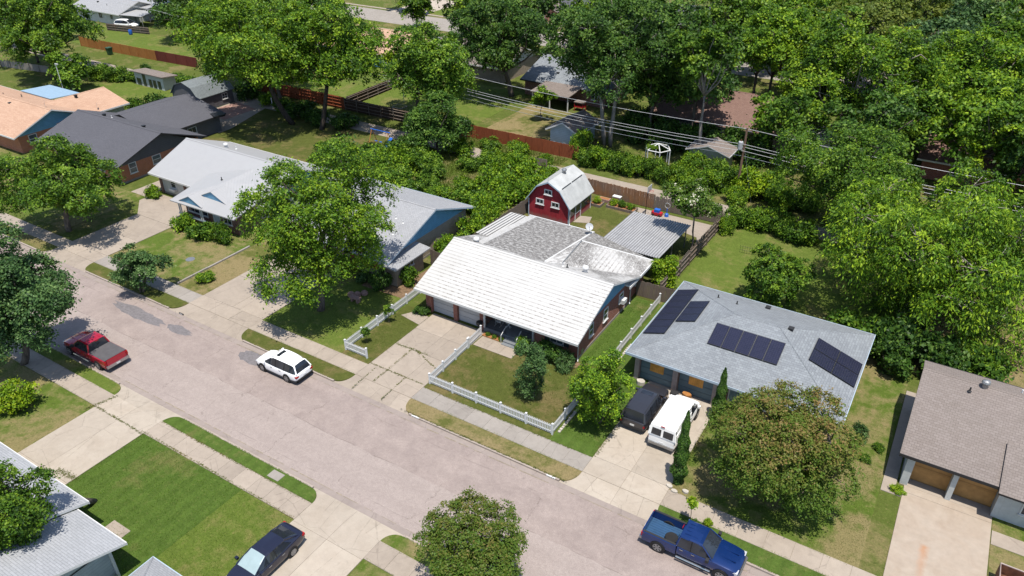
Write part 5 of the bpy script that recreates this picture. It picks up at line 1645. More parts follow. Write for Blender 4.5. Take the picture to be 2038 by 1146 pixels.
def car(name, label, loc, heading, paint, body, green, zb, wb, r, hw, pillars, shade=None, sunroof=None, rails=False, group=None, lamps_y=.62, plate=True, cat='car', track=.84, rear_z=.85, front_z=.62, lower=None, spokes=6, detail=True, quarter=None):
    rt = root(name, (0, 0, 0), label, cat, group)
    m = MB().loft([ring(*b) for b in body])
    bo = m.build('body', M[paint], parent=rt, smooth=True)
    md = bo.modifiers.new('round', 'SUBSURF'); md.levels = 2; md.render_levels = 2
    if lower:
        lm = MB().loft([ring(x, h + .008, z0 - .01, lower, 0) for x, h, z0, z1 in body[1:-1]]); lm.build('lower_trim', M['dark'], parent=rt)
    ro = greenhouse(rt, green, paint, zb, shade, pillars, quarter)
    xf, xr = wb / 2 + .08, -wb / 2 + .08
    for x in (xf, xr):
        for s in (-1, 1):
            arch(rt, x, s * (hw - .045), r, s); wheel(rt, x, s * (hw - .10), r, .22, s, spokes)
    X0, X1 = body[0][0], body[-1][0]
    for s in (-1, 1):
        MB().box(X0 + .015, X0 + .22, s * hw * .60, s * hw * .925, rear_z - .17, rear_z - .01).build('taillight', M['lamp_red'], parent=rt)
        MB().box(X1 - .42, X1 - .10, s * hw * .58, s * hw * .87, front_z - .05, front_z + .08).build('headlight', M['lamp_clear'], parent=rt)
        mo = MB().box(green[-1][0] - .32, green[-1][0] - .16, s * (hw - .02), s * (hw + .18), zb + .01, zb + .16); mo.build('mirror', M[paint], parent=rt)
        if detail:
            for hx in (.25, -.75): MB().box(hx, hx + .2, s * (hw * .985), s * (hw + .012), zb - .16, zb - .12).build('door_handle', M['chrome'], parent=rt)
    MB().box(X0 - .01, X0 + .12, -hw * .80, hw * .80, .36, .54).build('rear_bumper', M['dark'], parent=rt)
    MB().box(X1 - .10, X1 + .03, -hw * .72, hw * .72, .28, .50).build('front_bumper', M['dark'], parent=rt)
    if plate: MB().box(X0 - .02, X0 + .02, -.16, .16, .60, .74).build('license_plate', M['paint_white'], parent=rt)
    if sunroof:
        a, b, z = sunroof; MB().box(a, b, -.42, .42, z, z + .02).build('sunroof', M['car_glass'], parent=ro)
    if rails:
        f_ = [s for s in green if s[4]]
        for s in (-1, 1): MB().tube([(f_[0][0] + .15, s * (f_[0][3] - .06), f_[0][1] + .07), (f_[-1][0] - .1, s * (f_[-1][3] - .06), f_[-1][1] + .07)], .022, 5).build('roof_rail', M['dark'], parent=rt)
    rt.location = loc; rt.rotation_euler = (0, 0, heading)
    return rt


SUV_B = [(-2.52, .74, .50, .86), (-2.46, .88, .36, 1.00), (-2.15, .955, .26, 1.04), (-.9, .968, .24, 1.02), (.7, .968, .24, 1.0), (1.2, .96, .25, .985), (1.9, .935, .27, .90), (2.32, .86, .30, .78), (2.5, .66, .42, .66)]
SUV_B = [(x, hw, z0, z1) for x, hw, z0, z1 in SUV_B]
SUV_G = [(-2.44, 1.04, .80, .74, False), (-2.30, 1.34, .84, .66, False), (-2.10, 1.60, .88, .60, True), (-1.7, 1.675, .90, .655, True), (-1.0, 1.715, .91, .69, True), (-.2, 1.72, .91, .70, True), (.2, 1.69, .91, .685, True), (.48, 1.60, .90, .665, True), (.9, 1.31, .89, .72, False), (1.34, 1.01, .85, .78, False)]
car('sport_utility_vehicle', 'white sport utility vehicle parked along the far kerb of the street', (-40.3, 31.0, ROAD_Z), math.pi, 'car_white', SUV_B, SUV_G, 1.0, 2.87, .37, .968, (-.1, -1.1), sunroof=(-.22, .12, 1.735), rails=True, lower=.42, cat='suv', quarter=(-1.62, -1.95)).scale = (.925, .97, 1.0)
PIL_B = [(-2.42, .86, .48, .92), (-2.38, .95, .34, 1.04), (-2.1, .99, .28, 1.10), (-.9, .995, .26, 1.10), (.8, .995, .26, 1.10), (1.2, .99, .27, 1.09), (1.9, .96, .30, 1.04), (2.3, .90, .33, .94), (2.42, .80, .45, .80)]
PIL_G = [(-2.36, 1.10, .93, .88, False), (-2.14, 1.74, .94, .76, True), (-1.2, 1.80, .95, .78, True), (.1, 1.80, .95, .78, True), (.42, 1.75, .94, .76, True), (1.12, 1.11, .92, .86, False)]
car('sport_utility_vehicle', 'charcoal sport utility vehicle on the cracked driveway beside the white van', (-14.0, 41.15, .03), math.pi / 2, 'car_charcoal', PIL_B, PIL_G, 1.08, 2.78, .37, .995, (-.2, -1.2), sunroof=(-.15, .25, 1.812), rails=True, cat='suv', quarter=(-2.1, -2.0))
SED_B = [(-2.42, .70, .48, .82), (-2.36, .84, .34, .95), (-2.0, .91, .26, 1.0), (-1.0, .925, .23, .97), (.6, .925, .23, .93), (1.0, .92, .24, .92), (1.8, .89, .26, .84), (2.2, .80, .28, .74), (2.4, .62, .38, .64)]
SED_G = [(-2.02, .985, .72, .66, False), (-1.6, 1.21, .78, .60, False), (-1.15, 1.365, .82, .575, True), (-.6, 1.435, .84, .615, True), (0, 1.45, .84, .62, True), (.3, 1.41, .84, .61, True), (.75, 1.21, .83, .66, False), (1.28, .93, .78, .70, False)]
car('sedan', 'dark navy sedan with silver windscreen shade on the near driveway', (-27.4, 17.2, .03), -math.pi / 2, 'car_navy', SED_B, SED_G, .94, 2.78, .33, .925, (-.25,), shade=True, spokes=9, quarter=(-1.45, -1.0), rear_z=.86)
far_car = car('sedan', 'small white car in the driveway of the far pink brick house', (-90.2, 151.0, .03), R(15), 'car_white', SED_B, SED_G, .94, 2.7, .33, .925, (-.25,), spokes=5, detail=False)
car('sport_utility_vehicle', 'white sport utility vehicle parked by the far top left house', (-158.6, 99.3, .02), R(20), 'car_white', SUV_B, SUV_G, 1.0, 2.87, .37, .968, (-.1, -1.1), cat='suv', detail=False)
car('sedan', 'white car half hidden behind the far white vehicle', (-163.6, 101.6, .02), R(20), 'car_white', SED_B, SED_G, .94, 2.7, .33, .925, (-.25,), detail=False)
# cargo van
VAN_B = [(-2.72, .92, .48, .98), (-2.70, .97, .42, 1.18), (-2.5, 1.0, .38, 1.22), (0, 1.0, .36, 1.22), (1.1, 1.0, .36, 1.20), (1.9, .99, .38, 1.14), (2.35, .96, .40, 1.05), (2.66, .84, .46, .90)]
VAN_G = [(-2.70, 1.20, .98, .97, False), (-2.60, 2.02, .97, .85, True), (-2.0, 2.10, .98, .86, True), (0.2, 2.11, .98, .86, True), (.95, 2.02, .97, .84, True), (1.85, 1.16, .95, .86, False)]
vn = car('cargo_van', 'white cargo van with dark rear door windows on the cracked driveway', (-11.55, 40.75, .03), math.pi / 2, 'van_white', VAN_B, VAN_G, 1.18, 3.5, .38, 1.0, (.55,), cat='van', rear_z=.95, front_z=.72, plate=True, spokes=5)
for s in (-1, 1):
    MB().box(-2.55, .35, s * .90 - .07, s * .90 + .105, 1.17, 1.62).build('side_panel', M['van_white'], parent=vn)
    MB().add([(-2.55, s * 1.003, 1.17), (.32, s * 1.003, 1.17), (.32, s * .90, 1.99), (-2.5, s * .90, 1.99)], [(0, 1, 2, 3)]).build('side_panel', M['van_white'], parent=vn)
MB().loft([[(-2.74, -.97, 1.18), (-2.74, .97, 1.18), (-2.64, .87, 2.02), (-2.64, -.87, 2.02)], [(-2.66, -.97, 1.18), (-2.66, .97, 1.18), (-2.56, .87, 2.02), (-2.56, -.87, 2.02)]]).build('rear_doors', M['van_white'], parent=vn)
for s in (-1, 1):
    ya, yb = (.08, .78) if s > 0 else (-.78, -.08)
    MB().add([(-2.752, ya, 1.28), (-2.752, yb, 1.28), (-2.69, yb * .93, 1.80), (-2.69, ya, 1.80)], [(0, 1, 2, 3)]).build('rear_window', M['car_glass'], parent=vn)
MB().box(-2.80, -2.70, -.9, .9, .42, .62).build('bumper_chrome', M['steel'], parent=vn)
MB().box(-2.70, -2.66, -.14, .14, 2.06, 2.13).build('brake_light', M['lamp_red'], parent=vn)


# pickups
def pickup(name, label, loc, heading, paint, cover, bedmat, spare=False):
    rt = root(name, (0, 0, 0), label, 'pickup truck')
    nose = [(.62, 1.0, .42, 1.12), (1.0, 1.005, .40, 1.14), (1.45, 1.0, .42, 1.17), (2.2, .985, .44, 1.12), (2.65, .95, .46, 1.05), (2.86, .84, .52, .92)]
    cab = [(-.72, 1.0, .42, 1.12), (-.2, 1.01, .40, 1.13), (.30, 1.01, .40, 1.13), (.62, 1.005, .40, 1.125)]
    o = MB().loft([ring(*b) for b in cab + nose[1:]]).build('body', M[paint], parent=rt, smooth=True)
    md = o.modifiers.new('bevel', 'EDGE_SPLIT'); md.split_angle = R(38)
    for s in (-1, 1): MB().box(1.35, 2.55, s * .30 - .04, s * .30 + .04, 1.165, 1.185).build('hood_crease', M[paint], parent=rt)
    g_ = [(-.78, 1.13, .93, .90, False), (-.66, 1.80, .93, .73, True), (-.1, 1.86, .94, .75, True), (.45, 1.86, .94, .75, True), (.62, 1.80, .94, .73, True), (1.36, 1.15, .92, .80, False)]
    ro = greenhouse(rt, g_, paint, 1.12, None, (.05,))
    for k in range(4): MB().box(-.5, .25, -.45 + k * .28, -.43 + k * .28, 1.868, 1.883).build('roof_rib', M[paint], parent=ro)
    # bed: two sides, tailgate, front wall, floor
    for s in (-1, 1):
        MB().loft([[(x, s * .99, .45), (x, s * 1.01, .75), (x, s * .995, 1.12), (x, s * .965, 1.155), (x, s * .84, 1.155), (x, s * .82, .70), (x, s * .82, .45)] for x in (-2.88, -.78)]).build('bed_side', M[paint], parent=rt)
    MB().box(-2.93, -2.86, -.81, .81, .55, 1.14).build('tailgate', M[paint], parent=rt)
    MB().box(-.86, -.79, -.815, .815, .5, 1.14).build('bed_front', M[paint], parent=rt)
    fl = MB().box(-2.86, -.86, -.815, .815, .52, .60).build('bed_floor', M[bedmat], parent=rt)
    if cover: MB().box(-2.89, -.80, -.93, .93, 1.158, 1.19).build('tonneau_cover', M['tonneau'], parent=rt)
    else:
        for k in range(9): MB().box(-2.84, -.88, -.76 + k * .18, -.68 + k * .18, .60, .618).build('bed_rib', M[bedmat], parent=rt)
        for s in (-1, 1): MB().box(-2.86, -.82, s * .83, s * .96, 1.157, 1.175).build('bed_rail', M['dark'], parent=rt)
    for x in (1.95, -1.85):
        for s in (-1, 1): arch(rt, x, s * .97, .41, s); wheel(rt, x, s * .91, .41, .26, s, 6)
    for s in (-1, 1):
        MB().box(-2.945, -2.80, s * .86, s * 1.0, .78, 1.06).build('taillight', M['lamp_red'], parent=rt)
        MB().box(2.60, 2.83, s * .58, s * .93, .80, .98).build('headlight', M['lamp_clear'], parent=rt)
        MB().box(1.02, 1.2, s * 1.0, s * 1.24, 1.14, 1.36).build('mirror', M['dark'], parent=rt)
        MB().tube([(-.7, s * 1.04, .40), (1.35, s * 1.04, .40)], .06, 6).build('running_board', M['chrome'], parent=rt)
        for hx in (.15, -.55): MB().box(hx, hx + .2, s * 1.0, s * 1.025, 1.0, 1.04).build('door_handle', M['chrome'], parent=rt)
    MB().box(-3.06, -2.90, -.95, .95, .45, .64).build('rear_bumper', M['chrome'], parent=rt)
    MB().box(2.80, 2.96, -.88, .88, .45, .66).build('front_bumper', M['chrome'], parent=rt)
    MB().box(2.80, 2.875, -.55, .55, .70, .95).build('grille', M['dark'], parent=rt)
    MB().box(-3.08, -3.055, -.16, .16, .50, .62).build('license_plate', M['paint_white'], parent=rt)
    MB().box(-.80, -.77, -.14, .14, 1.80, 1.86).build('brake_light', M['lamp_red'], parent=rt)
    rt.location = loc; rt.rotation_euler = (0, 0, heading)
    return rt


pickup('pickup_truck', 'blue pickup truck with an open bed parked at the right kerb', (-6.65, 31.1, ROAD_Z), 0, 'car_blue', False, 'bed_blue')
pickup('pickup_truck', 'red pickup truck with grey bed cover parked at the left kerb', (-54.75, 24.4, ROAD_Z), math.pi, 'car_red', True, 'dark')
tr = root('spare_wheel', (-7.95, 30.85, .50), 'spare wheel lying in the bed of the blue pickup', 'wheel')
MB().lathe((-7.95, 30.85, .50), [(.20, .05), (.36, .0), (.40, .05), (.40, .21), (.36, .25), (.22, .22)], 20).build('tyre', M['tyre'], parent=tr)
MB().lathe((-7.95, 30.85, .55), [(.21, 0), (.21, .12), (.12, .14), (.06, .10)], 16).build('rim', M['rust'], parent=tr)
# ------------------------------------------------------------------ trees and shrubs
def leaf_mesh(name, P_, Nn, Ax, L, W, tint, mat):
    """one folded four-cornered leaf (a small spray) per point"""
    n = len(P_)
    Bx = np.cross(Nn, Ax)
    v = np.empty((n, 4, 3), dtype=np.float32)
    v[:, 0] = P_ - Ax * L[:, None] * .5
    v[:, 1] = P_ + Bx * W[:, None] * .5 - Nn * W[:, None] * .16
    v[:, 2] = P_ + Ax * L[:, None] * .5 - Nn * L[:, None] * .12
    v[:, 3] = P_ - Bx * W[:, None] * .5 - Nn * W[:, None] * .16
    me = bpy.data.meshes.new(name)
    me.vertices.add(n * 4); me.loops.add(n * 4); me.polygons.add(n)
    me.vertices.foreach_set('co', v.reshape(-1))
    me.loops.foreach_set('vertex_index', np.arange(n * 4, dtype=np.int32))
    me.polygons.foreach_set('loop_start', np.arange(0, n * 4, 4, dtype=np.int32))
    me.polygons.foreach_set('loop_total', np.full(n, 4, dtype=np.int32))
    me.update()
    at = me.attributes.new('tint', 'FLOAT', 'POINT')
    at.data.foreach_set('value', np.repeat(np.clip(tint, 0, 1), 4).astype(np.float32))
    me.materials.append(mat)
    return me


def unit(a): return a / np.maximum(np.linalg.norm(a, axis=1, keepdims=True), 1e-6)


def crown(seed, c, r, n_leaf, L, nl=12, droop=0.0, clump=.55, tips=0.0, fill=.25, flat=.42, low=.2, lobe_r=(.20, .34), spread=(.40, .95)):
    """lobes -> clumps of leaves on the lobes' skin -> leaves; returns arrays and the lobe centres"""
    rg_ = np.random.default_rng(seed)
    c = np.array(c, float); r = np.array(r, float)
    # lobe centres in the unit ball, spread apart
    cs = [np.zeros(3)]
    tries = 0
    while len(cs) < nl and tries < 4000:
        tries += 1
        d = rg_.normal(size=3); d /= np.linalg.norm(d)
        if d[2] < -low - .35: continue
        q = d * rg_.uniform(*spread) * (1.0 if d[2] > 0 else .90)
        if min(np.linalg.norm(q - k) for k in cs) > (.40 if nl < 20 else .33) - .00006 * tries: cs.append(q)
    cs = np.array(cs); lr = rg_.uniform(lobe_r[0], lobe_r[1], len(cs)); lr[0] = .42
    per = 52
    ncl = max(12, n_leaf // per)
    wts = lr ** 2; wts /= wts.sum()
    ci = []; 
    which = rg_.choice(len(cs), size=ncl * 4, p=wts)
    d = unit(rg_.normal(size=(ncl * 4, 3)))
    rad = lr[which] * rg_.uniform(.72, 1.08, ncl * 4)
    q = cs[which] + d * rad[:, None]
    dist = np.linalg.norm(q[:, None, :] - cs[None], axis=2) / lr[None]
    dist[np.arange(len(q)), which] = 9
    inside = dist.min(axis=1) < .86
    keep = ~inside | (rg_.random(len(q)) < fill)
    keep &= (d[:, 2] > -.55) | (rg_.random(len(q)) < .35)
    keep &= q[:, 2] > -1.0
    q, d, which = q[keep][:ncl], d[keep][:ncl], which[keep][:ncl]
    ncl = len(q)
    cw = c + q * r
    out = unit(q * r / r.mean() * .5 + d * .8)
    nrm = unit(out * .7 + np.array([0, 0, .8]))
    ctint = rg_.normal(.50, .22, ncl)
    csz = clump * rg_.uniform(.55, 1.2, ncl)
    m = n_leaf // ncl
    k = np.repeat(np.arange(ncl), m)
    off = rg_.normal(size=(len(k), 3)) * .5
    # flatten each clump across its normal
    off -= nrm[k] * (np.sum(off * nrm[k], axis=1) * (1 - flat))[:, None]
    Pp = cw[k] + off * csz[k][:, None]
    if droop:
        h = np.linalg.norm(off, axis=1)
        Pp[:, 2] -= droop * h ** 1.5 * csz[k]
    Nn = unit(nrm[k] * .9 + rg_.normal(size=(len(k), 3)) * .50)
    Ax = rg_.normal(size=(len(k), 3))
    if droop: Ax = unit(off + np.array([0, 0, -droop])) * 1.4 + Ax * .35
    Ax = unit(Ax - Nn * np.sum(Ax * Nn, axis=1)[:, None])
    Ls = L * rg_.uniform(.65, 1.3, len(k)); Ws = Ls * (rg_.uniform(.28, .42, len(k)) if droop else rg_.uniform(.45, .72, len(k)))
    tint = ctint[k] + rg_.normal(0, .20, len(k))
    if tips:
        hz = (Pp[:, 2] - (c[2] - r[2])) / (2 * r[2])
        tint = .30 + rg_.normal(0, .13, len(k)) + tips * np.clip(hz - .25, 0, 1) * rg_.uniform(.3, 1.0, ncl)[k]
    return Pp, Nn, Ax, Ls, Ws, tint, c + cs * r, cw


def limb(m, rg_, a, b, r0, r1, bend=.12, n=5, seg=6):
    a, b = Vector(a), Vector(b); L = (b - a).length
    pts = []
    o = Vector((rg_.uniform(-1, 1), rg_.uniform(-1, 1), rg_.uniform(-.3, .6))) * L * bend
    for i in range(n):
        t = i / (n - 1)
        pts.append(a.lerp(b, t) + o * math.sin(t * math.pi) + Vector((rg_.uniform(-1, 1), rg_.uniform(-1, 1), 0)) * L * .018)
    pts[0] = a; pts[-1] = b
    m.tube(pts, [r0 + (r1 - r0) * (i / (n - 1)) for i in range(n)], seg)


def tree(name, label, base, cc, rr, n, mat, seed, L=.30, barkm='bark', trunk_r=.28, nl=12, stems=1, droop=0, clump=.6, tips=0, group=None, fork=.45, cat='tree', fill=.25, twigs=60, flat=.42, lobe_r=(.20, .34), low=.2, spread=(.40, .95)):
    rt = root(name, (base[0], base[1], 0), label, cat, group)
    if not isinstance(rr, tuple): rr = (rr, rr, rr)
    if len(rr) == 2: rr = (rr[0], rr[0], rr[1])
    P_, Nn, Ax, Ls, Ws, tint, lob, cw = crown(seed, cc, rr, n, L, nl, droop, clump, tips, fill, flat, low, lobe_r, spread)
    keep = P_[:, 2] > .12
    P_, Nn, Ax, Ls, Ws, tint = P_[keep], Nn[keep], Ax[keep], Ls[keep], Ws[keep], tint[keep]
    me = leaf_mesh('crown', P_ - np.array([base[0], base[1], 0]), Nn, Ax, Ls, Ws, tint, M[mat])
    o = bpy.data.objects.new('crown', me); COL.objects.link(o); o.parent = rt; OFF[o] = OFF[rt]
    rg_ = random.Random(seed)
    m = MB()
    zf = max(.4, (cc[2] - rr[2]) * .3 + cc[2] * fork)
    tips_ = []
    for s in range(stems):
        a = 2 * math.pi * s / max(1, stems)
        b0 = Vector((base[0] + (math.cos(a) * trunk_r * 1.1 if stems > 1 else 0), base[1] + (math.sin(a) * trunk_r * 1.1 if stems > 1 else 0), -.05))
        t0 = Vector((base[0] * .5 + cc[0] * .5 + math.cos(a) * rr[0] * .18 * (stems > 1), base[1] * .5 + cc[1] * .5 + math.sin(a) * rr[1] * .18 * (stems > 1), zf))
        limb(m, rg_, b0, t0, trunk_r / (stems ** .5), trunk_r * .72 / (stems ** .5), .06, 6, 9)
        tips_.append(t0)
    for i, q in enumerate(lob):
        t0 = min(tips_, key=lambda t: (t - Vector(q)).length)
        limb(m, rg_, t0, q, trunk_r * .42 / (stems ** .4), trunk_r * .12, .14, 6, 6)
    sel = rg_.sample(range(len(cw)), min(twigs, len(cw)))
    for i in sel:
        j = int(np.argmin(np.linalg.norm(lob - cw[i], axis=1)))
        limb(m, rg_, lob[j], cw[i], trunk_r * .13, trunk_r * .04, .12, 4, 4)
    m.build('trunk', M[barkm], parent=rt, smooth=True, uv=False)
    return rt


TG = 'trees of the neighbourhood'
tree('shade_tree', 'large bright green shade tree in front of the light grey roofed house', (-44.0, 38.9), (-43.2, 39.7, 7.7), (6.5, 6.2, 7.0), 62000, 'leaf_bright', 1, L=.22, nl=30, trunk_r=.36, group=TG, clump=.75, lobe_r=(.17, .30))
tree('shade_tree', 'tall blue green tree overhanging the red pickup at the left edge', (-58.6, 20.6), (-57.5, 21.4, 5.7), (4.7, 4.6, 5.6), 50000, 'leaf_cool', 2, L=.22, nl=24, trunk_r=.3, group=TG, clump=.65)
tree('shade_tree', 'broad round tree shading the driveway left of the white metal roof', (-77.7, 36.2), (-77.6, 36.7, 5.3), (6.6, 6.4, 4.6), 44000, 'leaf_mid', 3, L=.25, nl=24, trunk_r=.32, group=TG, clump=.65)
tree('ornamental_tree', 'dark multi stemmed shrub tree on the verge before the white metal roof', (-60.2, 32.5), (-60.1, 32.8, 2.3), (2.5, 2.3, 1.9), 11000, 'leaf_cool', 4, L=.2, nl=20, trunk_r=.16, stems=4, group=TG, clump=.42, cat='tree', low=.35)
tree('shade_tree', 'tall tree in the top left corner beside the far alley', (-134.2, 68.1), (-134, 68.5, 8.2), (8.4, 8.0, 6.6), 30000, 'leaf_mid', 5, L=.40, nl=28, trunk_r=.4, group=TG, clump=.95)
tree('shade_tree', 'bushy tree below the tall top left corner tree', (-125.3, 66.5), (-125.2, 66.6, 3.0), (4.0, 4.0, 2.8), 9000, 'leaf_mid', 6, L=.4, nl=12, trunk_r=.2, group=TG, clump=.7)
tree('shade_tree', 'tall spreading tree with thick dark leaning trunk behind the grey barn shed', (-82.5, 73.2), (-85.5, 69.8, 10.3), (9.2, 8.0, 6.2), 40000, 'leaf_bright', 7, L=.35, nl=30, barkm='bark_dark', trunk_r=.42, group=TG, clump=.95)
tree('shade_tree', 'tall tree with curved dark trunk right of the leaning one', (-77.3, 73.6), (-75.2, 75.8, 10.8), (7.4, 7.0, 6.6), 34000, 'leaf_bright', 8, L=.34, nl=28, barkm='bark_dark', trunk_r=.36, group=TG, clump=.9)
tree('shade_tree', 'high tree at the top edge behind the leaning trunks', (-100.1, 80.4), (-99.5, 80.8, 11.0), (9.4, 8.6, 7.0), 30000, 'leaf_mid', 9, L=.40, nl=28, trunk_r=.4, group=TG, clump=1.0)
tree('shade_tree', 'full green tree wrapped round the left utility pole', (-62.2, 80.9), (-62.0, 80.6, 8.9), (6.4, 5.6, 5.6), 28000, 'leaf_mid', 10, L=.34, nl=24, trunk_r=.3, group=TG, clump=.85)
tree('shade_tree', 'low dense vine covered tree beside the play swing', (-57.5, 74.8), (-57.8, 74.5, 4.2), (4.2, 4.0, 4.0), 20000, 'leaf_deep', 11, L=.30, nl=20, trunk_r=.25, group=TG, clump=.7)
tree('oak_tree', 'dark dense oak left of the covered brown patio', (-62.5, 101.2), (-64.0, 99.4, 8.4), (8.2, 7.4, 7.2), 36000, 'leaf_deep', 12, L=.36, nl=28, trunk_r=.45, group=TG, clump=.9)
tree('shade_tree', 'tall dark tree with twin pale trunks right of the blue shed', (-40.0, 89.2), (-40.6, 89.6, 12.2), (8.4, 8.0, 6.6), 42000, 'leaf_deep', 13, L=.36, nl=28, barkm='bark_pale', trunk_r=.42, stems=2, group=TG, clump=.9, fork=.6)
tree('shade_tree', 'slender pale trunked tree with sparse leaves behind the alley hedge', (-27.0, 89.6), (-28.4, 89.6, 13.4), (4.4, 4.4, 4.6), 10000, 'leaf_mid', 14, L=.42, nl=12, barkm='bark_pale', trunk_r=.24, group=TG, clump=.75)
tree('shade_tree', 'forked tree with light green crown above the red brown roof', (-26.1, 110.3), (-25.7, 110.4, 10.6), (6.2, 6.0, 5.2), 22000, 'leaf_bright', 15, L=.40, nl=20, trunk_r=.36, stems=2, group=TG, clump=.95)
tree('shade_tree', 'large bright crowned tree behind the right utility pole', (-13.5, 104.6), (-13.4, 104.7, 8.8), (9.4, 8.6, 7.6), 36000, 'leaf_bright', 16, L=.40, nl=30, barkm='bark_pale', trunk_r=.4, group=TG, clump=1.0)
tree('shade_tree', 'large bright tree at the upper right edge', (-1.0, 110.5), (.2, 110.5, 8.2), (9.0, 8.6, 7.6), 36000, 'leaf_bright', 17, L=.40, nl=30, trunk_r=.45, group=TG, clump=1.0)
tree('shade_tree', 'dense rounded mid green tree left of the huge feathery tree', (-7.6, 78.6), (-8.0, 78.4, 5.8), (7.2, 6.4, 5.6), 42000, 'leaf_mid', 18, L=.25, nl=30, trunk_r=.35, group=TG, clump=.75, low=.5)
tree('feathery_tree', 'huge feathery light green tree behind the taupe roofed house', (2.6, 66.5), (1.4, 65.6, 6.2), (9.2, 8.4, 7.4), 74000, 'leaf_bright', 19, L=.32, nl=26, barkm='bark_pale', trunk_r=.45, droop=1.0, group=TG, clump=.95, low=.7, twigs=140)
tree('ornamental_tree', 'small rounded crape myrtle behind the solar house', (-10.2, 60.4), (-10.2, 60.4, 3.1), (3.3, 3.2, 2.8), 20000, 'leaf_mid', 20, L=.21, nl=20, trunk_r=.16, stems=4, group=TG, clump=.42, low=.5, lobe_r=(.26, .36), spread=(.45, .74))
tree('crape_myrtle', 'large crape myrtle with rusty brown tips in front of the solar house', (-3.4, 38.0), (-3.95, 37.9, 4.2), (5.15, 4.7, 3.9), 62000, 'leaf_crape', 21, L=.155, nl=26, trunk_r=.24, stems=5, group=TG, clump=.46, tips=1.08, low=.7, fork=.3, lobe_r=(.26, .36), spread=(.45, .74))
tree('crape_myrtle', 'rounded olive crape myrtle on the near verge at the bottom edge', (-16.4, 22.4), (-16.25, 22.5, 3.45), (3.25, 3.1, 2.3), 34000, 'leaf_crape', 22, L=.135, nl=28, trunk_r=.16, stems=4, group=TG, clump=.38, tips=.75, low=.5, lobe_r=(.26, .36), spread=(.45, .74))
tree('young_tree', 'small dark green tree on the fenced front lawn', (-21.8, 38.4), (-21.9, 38.2, 2.8), (1.3, 1.25, 2.35), 9500, 'leaf_cool', 23, L=.14, nl=12, trunk_r=.10, group=TG, clump=.36, low=.6, fork=.2)
tree('young_tree', 'bright green tree over the end of the picket fence beside the charcoal vehicle', (-16.5, 38.4), (-16.4, 38.5, 3.2), (2.3, 2.3, 3.0), 19000, 'leaf_bright', 24, L=.16, nl=24, trunk_r=.12, stems=3, group=TG, clump=.42, low=.6, fork=.2)
tree('young_tree', 'slim trunked tree with pale blossoms leaning over the corrugated carport', (-19.4, 65.4), (-19.9, 65.4, 5.7), (2.7, 2.6, 2.3), 10000, 'leaf_bloom', 25, L=.24, nl=12, trunk_r=.11, group=TG, clump=.5, fork=.6)
tree('young_tree', 'light green bushy tree squeezed between carport and board fence', (-19.9, 58.8), (-19.7, 58.8, 2.0), (1.25, 1.2, 1.9), 5500, 'leaf_lime', 26, L=.2, nl=10, trunk_r=.07, stems=3, group=TG, clump=.42, low=.7)
tree('shade_tree', 'tree casting shade on the bottom left corner roof', (-40.4, 14.9), (-38.9, 9.2, 4.9), (2.9, 2.9, 2.5), 30000, 'leaf_mid', 27, L=.17, nl=24, trunk_r=.2, group=TG, clump=.48)
tree('young_tree', 'young small tree on the dry lawn before the brown patio', (-52.6, 93.4), (-52.7, 93.4, 3.3), (1.7, 1.6, 1.6), 3000, 'leaf_bright', 28, L=.34, nl=8, trunk_r=.08, group=TG, clump=.55)
